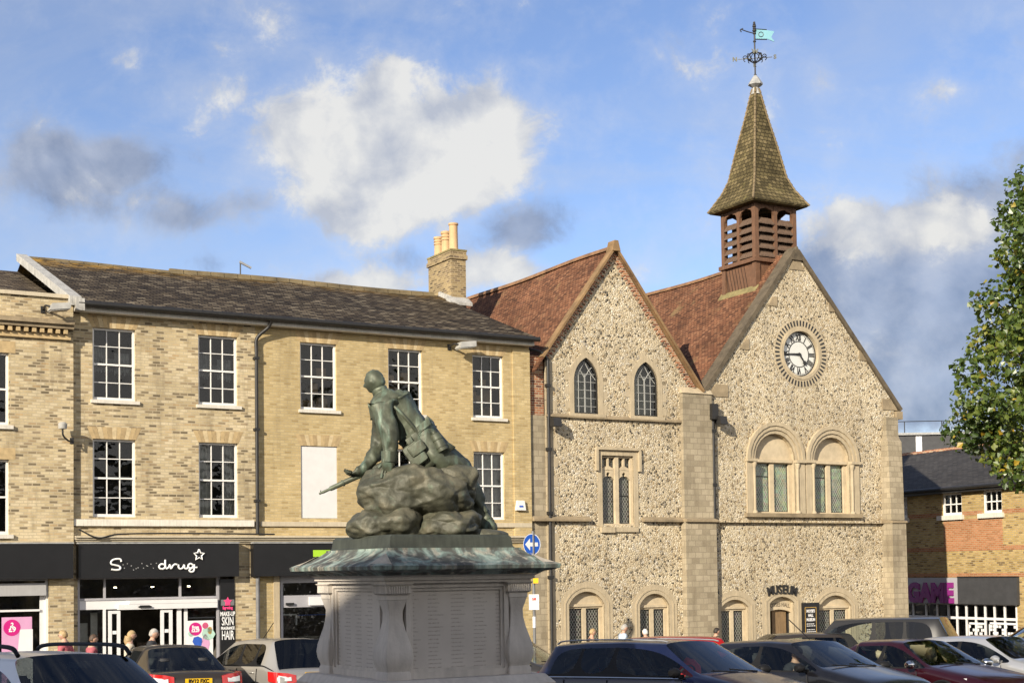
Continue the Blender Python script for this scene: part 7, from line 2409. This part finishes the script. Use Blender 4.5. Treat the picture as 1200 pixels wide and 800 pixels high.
def person(label, pos, face, h=1.70, hair='grey', top='dark', legs='denim', long_hair=False, woman=False, lean=0.0, seated=False, loc_parent=None, stride=.14):
    """origin at the feet (or the seat when seated); looks along +y before turning by face"""
    root = empty('person', pos, face, label, 'person', None if seated else 'people walking along the pavement')
    k = h / 1.75
    sw = (.17 if woman else .20) * k
    hp = Vector((0, 0, .93 * k)) if not seated else Vector((0, 0, .10))
    V3 = lambda x, y, z: Vector((x * k, y * k + lean * max(0, z) , z * k)) + Vector((0, 0, hp.z))
    N = {'pelvis': (V3(0, 0, 0), (.155 * k, .12 * k)), 'waist': (V3(0, -.01, .18), (.14 * k, .11 * k)), 'chest': (V3(0, .0, .38), (.165 * k, .125 * k)), 'collar': (V3(0, -.01, .52), (.09 * k, .08 * k)),
         'neck': (V3(0, .01, .58), .058 * k), 'skull': (V3(0, .03, .66), .065 * k)}
    E = chain('pelvis', 'waist', 'chest', 'collar', 'neck', 'skull')
    for s_, nm_ in ((1, 'l'), (-1, 'r')):
        sx_ = s_ * sw / k
        if seated:
            N['el' + nm_] = (V3(sx_ * 1.15, .10, .22), .046 * k); N['wr' + nm_] = (V3(sx_ * .7, .34, .20), .034 * k)
            N['kn' + nm_] = (V3(s_ * .13, .45, .05), .075 * k); N['an' + nm_] = (V3(s_ * .13, .62, -.32), .05 * k); N['to' + nm_] = (V3(s_ * .13, .78, -.36), .04 * k)
        else:
            st_ = stride * s_
            N['el' + nm_] = (V3(sx_ * 1.16, -.03 - .08 * s_, .22), .046 * k); N['wr' + nm_] = (V3(sx_ * 1.18, .07 - .12 * s_, -.02), .033 * k)
            N['kn' + nm_] = (V3(s_ * .095, .05 + st_ * .6, -.43), .062 * k); N['an' + nm_] = (V3(s_ * .095, -.04 + st_, -.84), .042 * k); N['to' + nm_] = (V3(s_ * .10, .12 + st_, -.895), .034 * k)
        N['sh' + nm_] = (V3(sx_, -.01, .47), .062 * k)
        N['hip' + nm_] = (V3(s_ * .09, 0, -.06), .092 * k)
        E += chain('collar', 'sh' + nm_, 'el' + nm_, 'wr' + nm_) + chain('pelvis', 'hip' + nm_, 'kn' + nm_, 'an' + nm_, 'to' + nm_)
        d_ = N['wr' + nm_][0] - N['el' + nm_][0]
        hand_chains(N, E, 'wr' + nm_, d_, Vector((0, s_ * 1.0, .1)) if not seated else Vector((s_, 0, 0)), 1.0, .3, pre='h' + nm_)
    hR = .118 * k
    hcn = V3(0, .045 + (.03 if seated else 0), .715)
    fw = (0, 1, -.06) if not seated else (0.05, 1, -.42)
    body = skin('body', N, E, 'pelvis', M['skin'], root, 1, [head_shape(hcn, hR, fw, (0, 0, 1), n=20, m_=16)])
    hv, hf = head_shape(hcn, hR, fw, (0, 0, 1), hair=True, n=20, m_=16, hk=1.08)
    hb = MB().add(hv, hf)
    if long_hair: hb.tube([hcn + Vector((0, -.06, -.02)), hcn + Vector((0, -.085, -.14)), hcn + Vector((0, -.08, -.24))], [.10 * k, .10 * k, .06 * k], 12)
    hb.build('hair', M['hair_' + hair], root, smooth=True)
    for sx_ in (-1, 1):
        f_ = Vector(fw).normalized()
        MB().lathe([(.001, -.011), (.009, -.006), (.012, 0), (.009, .006), (.001, .011)], hcn + Vector((sx_ * .042 * k, 0, .008)) + f_ * hR * .80, 8).build('eye', M['trim'], root, smooth=True)
    g_ = 1.16
    fat = lambda names, gg=g_, add=.012: {n_: (N[n_][0], tuple(r_ * gg + add for r_ in (N[n_][1] if isinstance(N[n_][1], tuple) else (N[n_][1],) * 2))) for n_ in names}
    tn = fat(['pelvis', 'waist', 'chest', 'collar'] + [a + b_ for a in ('sh', 'el', 'wr') for b_ in 'lr'])
    skin('top', tn, chain('pelvis', 'waist', 'chest', 'collar') + [e_ for b_ in 'lr' for e_ in chain('collar', 'sh' + b_, 'el' + b_, 'wr' + b_)], 'pelvis', M['cloth_' + top], root, 1)
    ln = fat(['pelvis'] + [a + b_ for a in ('hip', 'kn', 'an') for b_ in 'lr'], 1.12, .01)
    skin('trousers', ln, [e_ for b_ in 'lr' for e_ in chain('pelvis', 'hip' + b_, 'kn' + b_, 'an' + b_)], 'pelvis', M['cloth_' + legs], root, 1)
    for b_ in 'lr':
        a_, t_ = N['an' + b_][0], N['to' + b_][0]
        sh_ = MB(); sh_.tube([a_ + Vector((0, -.05, -.02)), a_ + Vector((0, .03, -.025)), t_ + Vector((0, .02, -.005))], [.045 * k, .052 * k, .036 * k], 10)
        sh_.build('shoe', M['trim'], root, smooth=60)
    return root


def pz_(px, py_head, h):
    """depth at which a standing person of height h has the head top at this pixel (people stand on the sloping ground)"""
    best = None
    for i in range(200):
        Y = 22 + i * .15
        z = at(px, py_head, Y).z
        e = abs(z - (ground(Y) + h))
        if best is None or e < best[0]: best = (e, Y)
    return best[1]


def stand(px, py, h, face, label, Y=None, **kw):
    Y = Y or pz_(px, py, h)
    p = at(px, py, Y)
    gz_ = ground(Y) + (.12 if (Vector((p.x, Y, 0)) - ORG).dot(EY) > -3.1 else 0)
    return person(label, (p.x, Y, p.z - h), face, h=h, **kw)


for args, kw in (
    ((152, 739, 1.62, R(-70), 'woman with long blond grey hair walking past the shop doors', 33.6), dict(hair='blond', top='cream', long_hair=True, woman=True)),
    ((178, 737, 1.72, R(-80), 'grey haired man in dark jacket at the open shop doors', 33.6), dict(hair='grey', top='dark')),
    ((76, 738.5, 1.64, R(80), 'fair haired woman in pink top by the brick pier of the shop', 32.6), dict(hair='blond', top='pink', woman=True)),
    ((107.5, 743.5, 1.55, R(-60), 'brown haired person in pink top passing the shop doors', 33.0), dict(hair='brown', top='pink', woman=True)),
    ((693, 736.5, 1.66, R(-70), 'blond grey haired woman under the flint gable window', 44.0), dict(hair='blond', top='tan', woman=True)),
    ((730, 731.5, 1.76, R(-75), 'white haired man in pale blue shirt walking past the museum', 44.5), dict(hair='grey', top='pale_blue')),
    ((756.5, 737, 1.66, R(20), 'white haired person in cream seen beyond the navy estate', 44.5), dict(hair='white', top='cream')),
    ((838.5, 735.5, 1.74, R(-60), 'dark haired man passing the museum drainpipe', 46.5), dict(hair='dark', top='green')),
):
    stand(*args[:3], args[3], args[4], Y=args[5], **kw)
# driver of the black hatchback, sitting on the right-hand seat
dr = person('young brown haired man in dark top at the wheel of the black car', (0, 0, 0), 0, h=1.74, hair='brown', top='dark', seated=True, lean=-.18)
dr.matrix_world = car_e.matrix_world @ Matrix.Translation((.14, -.37, .42)) @ Matrix.Rotation(R(-90), 4, 'Z')

# ================================================================ tree on the right
import numpy as np
M['bark'] = plain('grey_bark', (.11, .085, .06, 1), .9, vary=.4, scale=6, bump=.5, bscale=18)
lm = NT('leaf')
geo = lm.n('ObjectInfo')
at_ = lm.n('Attribute', attribute_name='tone')
col = lm.ramp(at_.outputs['Fac'], [(0, (.035, .065, .012, 1)), (.35, (.07, .115, .02, 1)), (.60, (.15, .19, .03, 1)), (.82, (.27, .27, .05, 1)), (.93, (.30, .25, .03, 1)), (1, (.42, .26, .02, 1))])
df = lm.n('BsdfDiffuse', {'Color': col}); tl_ = lm.n('BsdfTranslucent', {'Color': lm.mix(.5, col, (.20, .24, .02, 1))}); gl_ = lm.n('BsdfGlossy', {'Color': (1, 1, 1, 1), 'Roughness': .42})
m1 = lm.n('MixShader', {0: .3, 1: df.outputs[0], 2: tl_.outputs[0]}); m2_ = lm.n('MixShader', {0: .05, 1: m1.outputs[0], 2: gl_.outputs[0]})
lm.t.links.new(m2_.outputs[0], lm.out.inputs['Surface'])
M['leaf'] = lm.mat
TY = 31.0
tb = at(1300, 700, TY)
tree = empty('street_tree', (tb.x, TY, ground(TY)), 0, 'leafy tree with a few yellow autumn leaves rising in front of the corner shop', 'tree')
T0 = Vector((tb.x, TY, ground(TY)))
rg = random.Random(21)
nrng = np.random.default_rng(4)
# outline of the visible side of the crown traced as heights and reach, used as clump centres in depth
tips = []
tr = MB()
hT = at(1240, 195, TY).z - T0.z
tr.tube(spline([(0, 0, -.2), (.05, 0, 1.2), (-.05, .1, 2.6), (.05, 0, 4.2), (-.05, -.1, 6.2), (.05, 0, hT - 1.2)], 4), [.34 - .30 * min(1, i / 20) for i in range(21)], 10)
LM = []
edge = [(1124, 430, .0), (1142, 480, .1), (1118, 500, .3), (1150, 350, .2), (1172, 300, .0), (1180, 250, -.1), (1196, 215, .1), (1165, 530, .2), (1128, 462, -.6), (1140, 400, .6), (1160, 420, -.9), (1175, 470, -1.2), (1185, 380, -.9), (1188, 320, .8), (1185, 545, -.4), (1195, 440, 1.0), (1205, 500, .6), (1210, 270, .5), (1215, 340, -1.4), (1190, 400, 1.3)]
clumps = []
for (px, py, dy) in edge:
    c_ = at(px + 16, py + 4, TY + dy) - T0
    clumps.append((c_, rg.uniform(.45, .7)))
for _ in range(95):
    th = rg.uniform(0, 2 * PI); z = rg.uniform(2.6, hT - .4)
    rmax = 3.35 * math.sin(PI * min(.98, max(.08, (z - 1.6) / (hT - 1.4)))) ** .6
    r_ = rmax * math.sqrt(rg.uniform(.15, 1))
    p = Vector((r_ * math.cos(th), r_ * math.sin(th), z))
    w_ = p + T0
    pxx = 600 + F * w_.x / w_.y
    # keep to the reach the crown has at this height
    pyy = 665 - F * (w_.z - CAMZ) / w_.y
    lim_ = np.interp(pyy, [195, 230, 300, 380, 420, 440, 520, 545, 580], [1225, 1200, 1185, 1168, 1142, 1132, 1136, 1178, 1215])
    if pxx - 26 < lim_: continue
    clumps.append((p, rg.uniform(.5, .85)))
for c_, r_ in clumps:
    if rg.random() < .75:
        z0 = max(1.8, c_.z - rg.uniform(.6, 1.8))
        LM.append((Vector((0, 0, z0)), c_, .055))
for a, b_, r_ in LM:
    mid = (a + b_) / 2 + Vector((rg.uniform(-.2, .2), rg.uniform(-.2, .2), rg.uniform(.0, .3)))
    tr.tube(spline([a, mid, b_], 4), [r_ * (1 - .8 * i / 8) for i in range(9)], 5)
tr.build('trunk', M['bark'], tree, smooth=50)
verts = []; faces = []; tone = []
shape = [(-.0, 0), (.30, .30), (.46, .62), (.22, .72), (0, 1.05), (-.22, .72), (-.46, .62), (-.30, .30)]
for c_, r_ in clumps:
    n_ = int(300 * (r_ / .6) ** 2)
    base = rg.uniform(.12, .62)
    for _ in range(n_):
        d = Vector((rg.gauss(0, 1), rg.gauss(0, 1), rg.gauss(0, 1))).normalized() * r_ * (rg.uniform(.25, 1.0) ** .55)
        d.z *= .85
        p = c_ + d
        s_ = rg.uniform(.045, .115)
        out = (d.normalized() * .6 + Vector((rg.gauss(0, .5), rg.gauss(0, .5), rg.gauss(.25, .5)))).normalized()
        u = out.orthogonal().normalized(); v = out.cross(u)
        a = rg.uniform(0, 2 * PI); u, v = u * math.cos(a) + v * math.sin(a), v * math.cos(a) - u * math.sin(a)
        b0 = len(verts)
        for (x, y) in shape: verts.append(p + u * x * s_ * 1.5 + v * (y - .5) * s_ * 1.5 + out * (abs(x) * s_ * .35))
        faces.append((b0, b0 + 1, b0 + 2, b0 + 3, b0 + 4)); faces.append((b0, b0 + 4, b0 + 5, b0 + 6, b0 + 7))
        t_ = min(.88, max(0, base + rg.gauss(0, .16)))
        if rg.random() < .035: t_ = rg.uniform(.9, 1)
        tone += [t_] * 8
me = bpy.data.meshes.new('crown')
me.from_pydata([tuple(v) for v in verts], [], faces)
me.materials.append(M['leaf'])
at2 = me.attributes.new('tone', 'FLOAT', 'POINT'); at2.data.foreach_set('value', tone)
co = bpy.data.objects.new('crown', me); C.objects.link(co); co.parent = tree
print('leaves', len(faces) // 2)

# ================================================================ the terrace behind the viewer, whose shadow lies over the near half of the square
sh = empty('terrace_building', (-42, -12, ground(-12)), 0, 'plain brick terrace closing the near side of the square', 'building')
Hh = 16.27
wb_ = MB()
hl = []
for i in range(12):
    for j in range(4): hl.append([(1.5 + i * 3.7, 1.2 + j * 3.6), (2.8 + i * 3.7, 1.2 + j * 3.6), (2.8 + i * 3.7, 3.2 + j * 3.6), (1.5 + i * 3.7, 3.2 + j * 3.6)])
wl = MB().face([(0, -1), (46, -1), (46, Hh - 2.2), (0, Hh - 2.2)], hl, 0, .15)
wl.v = [(x, -y, z) for x, y, z in wl.v]
wl.quad((0, 0, -1), (0, -9, -1), (0, -9, Hh - 2.2), (0, 0, Hh - 2.2)); wl.quad((46, 0, -1), (46, -9, -1), (46, -9, Hh - 2.2), (46, 0, Hh - 2.2)); wl.quad((0, -9, -1), (46, -9, -1), (46, -9, Hh - 2.2), (0, -9, Hh - 2.2))
wl.build('wall', M['brick_plain'], sh, recalc=False)
MB().box(.2, 45.8, -.3, -.2, -1, Hh - 2.4).build('dark_windows', M['glass_dark'], sh)
rf = MB(); z0_ = Hh - 2.2
rf.quad((-.2, .4, z0_), (46.2, .4, z0_), (46.2, -4.5, Hh), (-.2, -4.5, Hh)); rf.quad((-.2, -4.5, Hh), (46.2, -4.5, Hh), (46.2, -9.4, z0_), (-.2, -9.4, z0_))
rf.add([(0, 0, z0_), (0, -9, z0_), (0, -4.5, Hh)], [(0, 1, 2)]); rf.add([(46, 0, z0_), (46, -9, z0_), (46, -4.5, Hh)], [(0, 1, 2)])
rf.build('roof', M['slate_new'], sh, recalc=False)

# a lower terrace closing the rest of the near side
s2 = empty('terrace_building', (8, -14, ground(-14)), 0, 'lower cream terrace beside the plain brick one on the near side', 'building')
wl = MB().face([(0, -1), (58, -1), (58, 7.6), (0, 7.6)], [[(1.5 + i * 3.6, 1.2 + j * 3.4), (2.7 + i * 3.6, 1.2 + j * 3.4), (2.7 + i * 3.6, 3.2 + j * 3.4), (1.5 + i * 3.6, 3.2 + j * 3.4)] for i in range(15) for j in range(2)], 0, .15)
wl.v = [(x, -y, z) for x, y, z in wl.v]
for xx in (0, 58): wl.quad((xx, 0, -1), (xx, -9, -1), (xx, -9, 7.6), (xx, 0, 7.6))
wl.quad((0, -9, -1), (58, -9, -1), (58, -9, 7.6), (0, -9, 7.6))
wl.build('wall', M['brick_plain'], s2, recalc=False)
MB().box(.2, 57.8, -.3, -.2, -1, 7.4).build('dark_windows', M['glass_dark'], s2)
rf = MB()
rf.quad((-.2, .4, 7.6), (58.2, .4, 7.6), (58.2, -4.5, 9.6), (-.2, -4.5, 9.6)); rf.quad((-.2, -4.5, 9.6), (58.2, -4.5, 9.6), (58.2, -9.4, 7.6), (-.2, -9.4, 7.6))
for xx in (0, 58): rf.add([(xx, 0, 7.6), (xx, -9, 7.6), (xx, -4.5, 9.6)], [(0, 1, 2)])
rf.build('roof', M['slate_new'], s2, recalc=False)
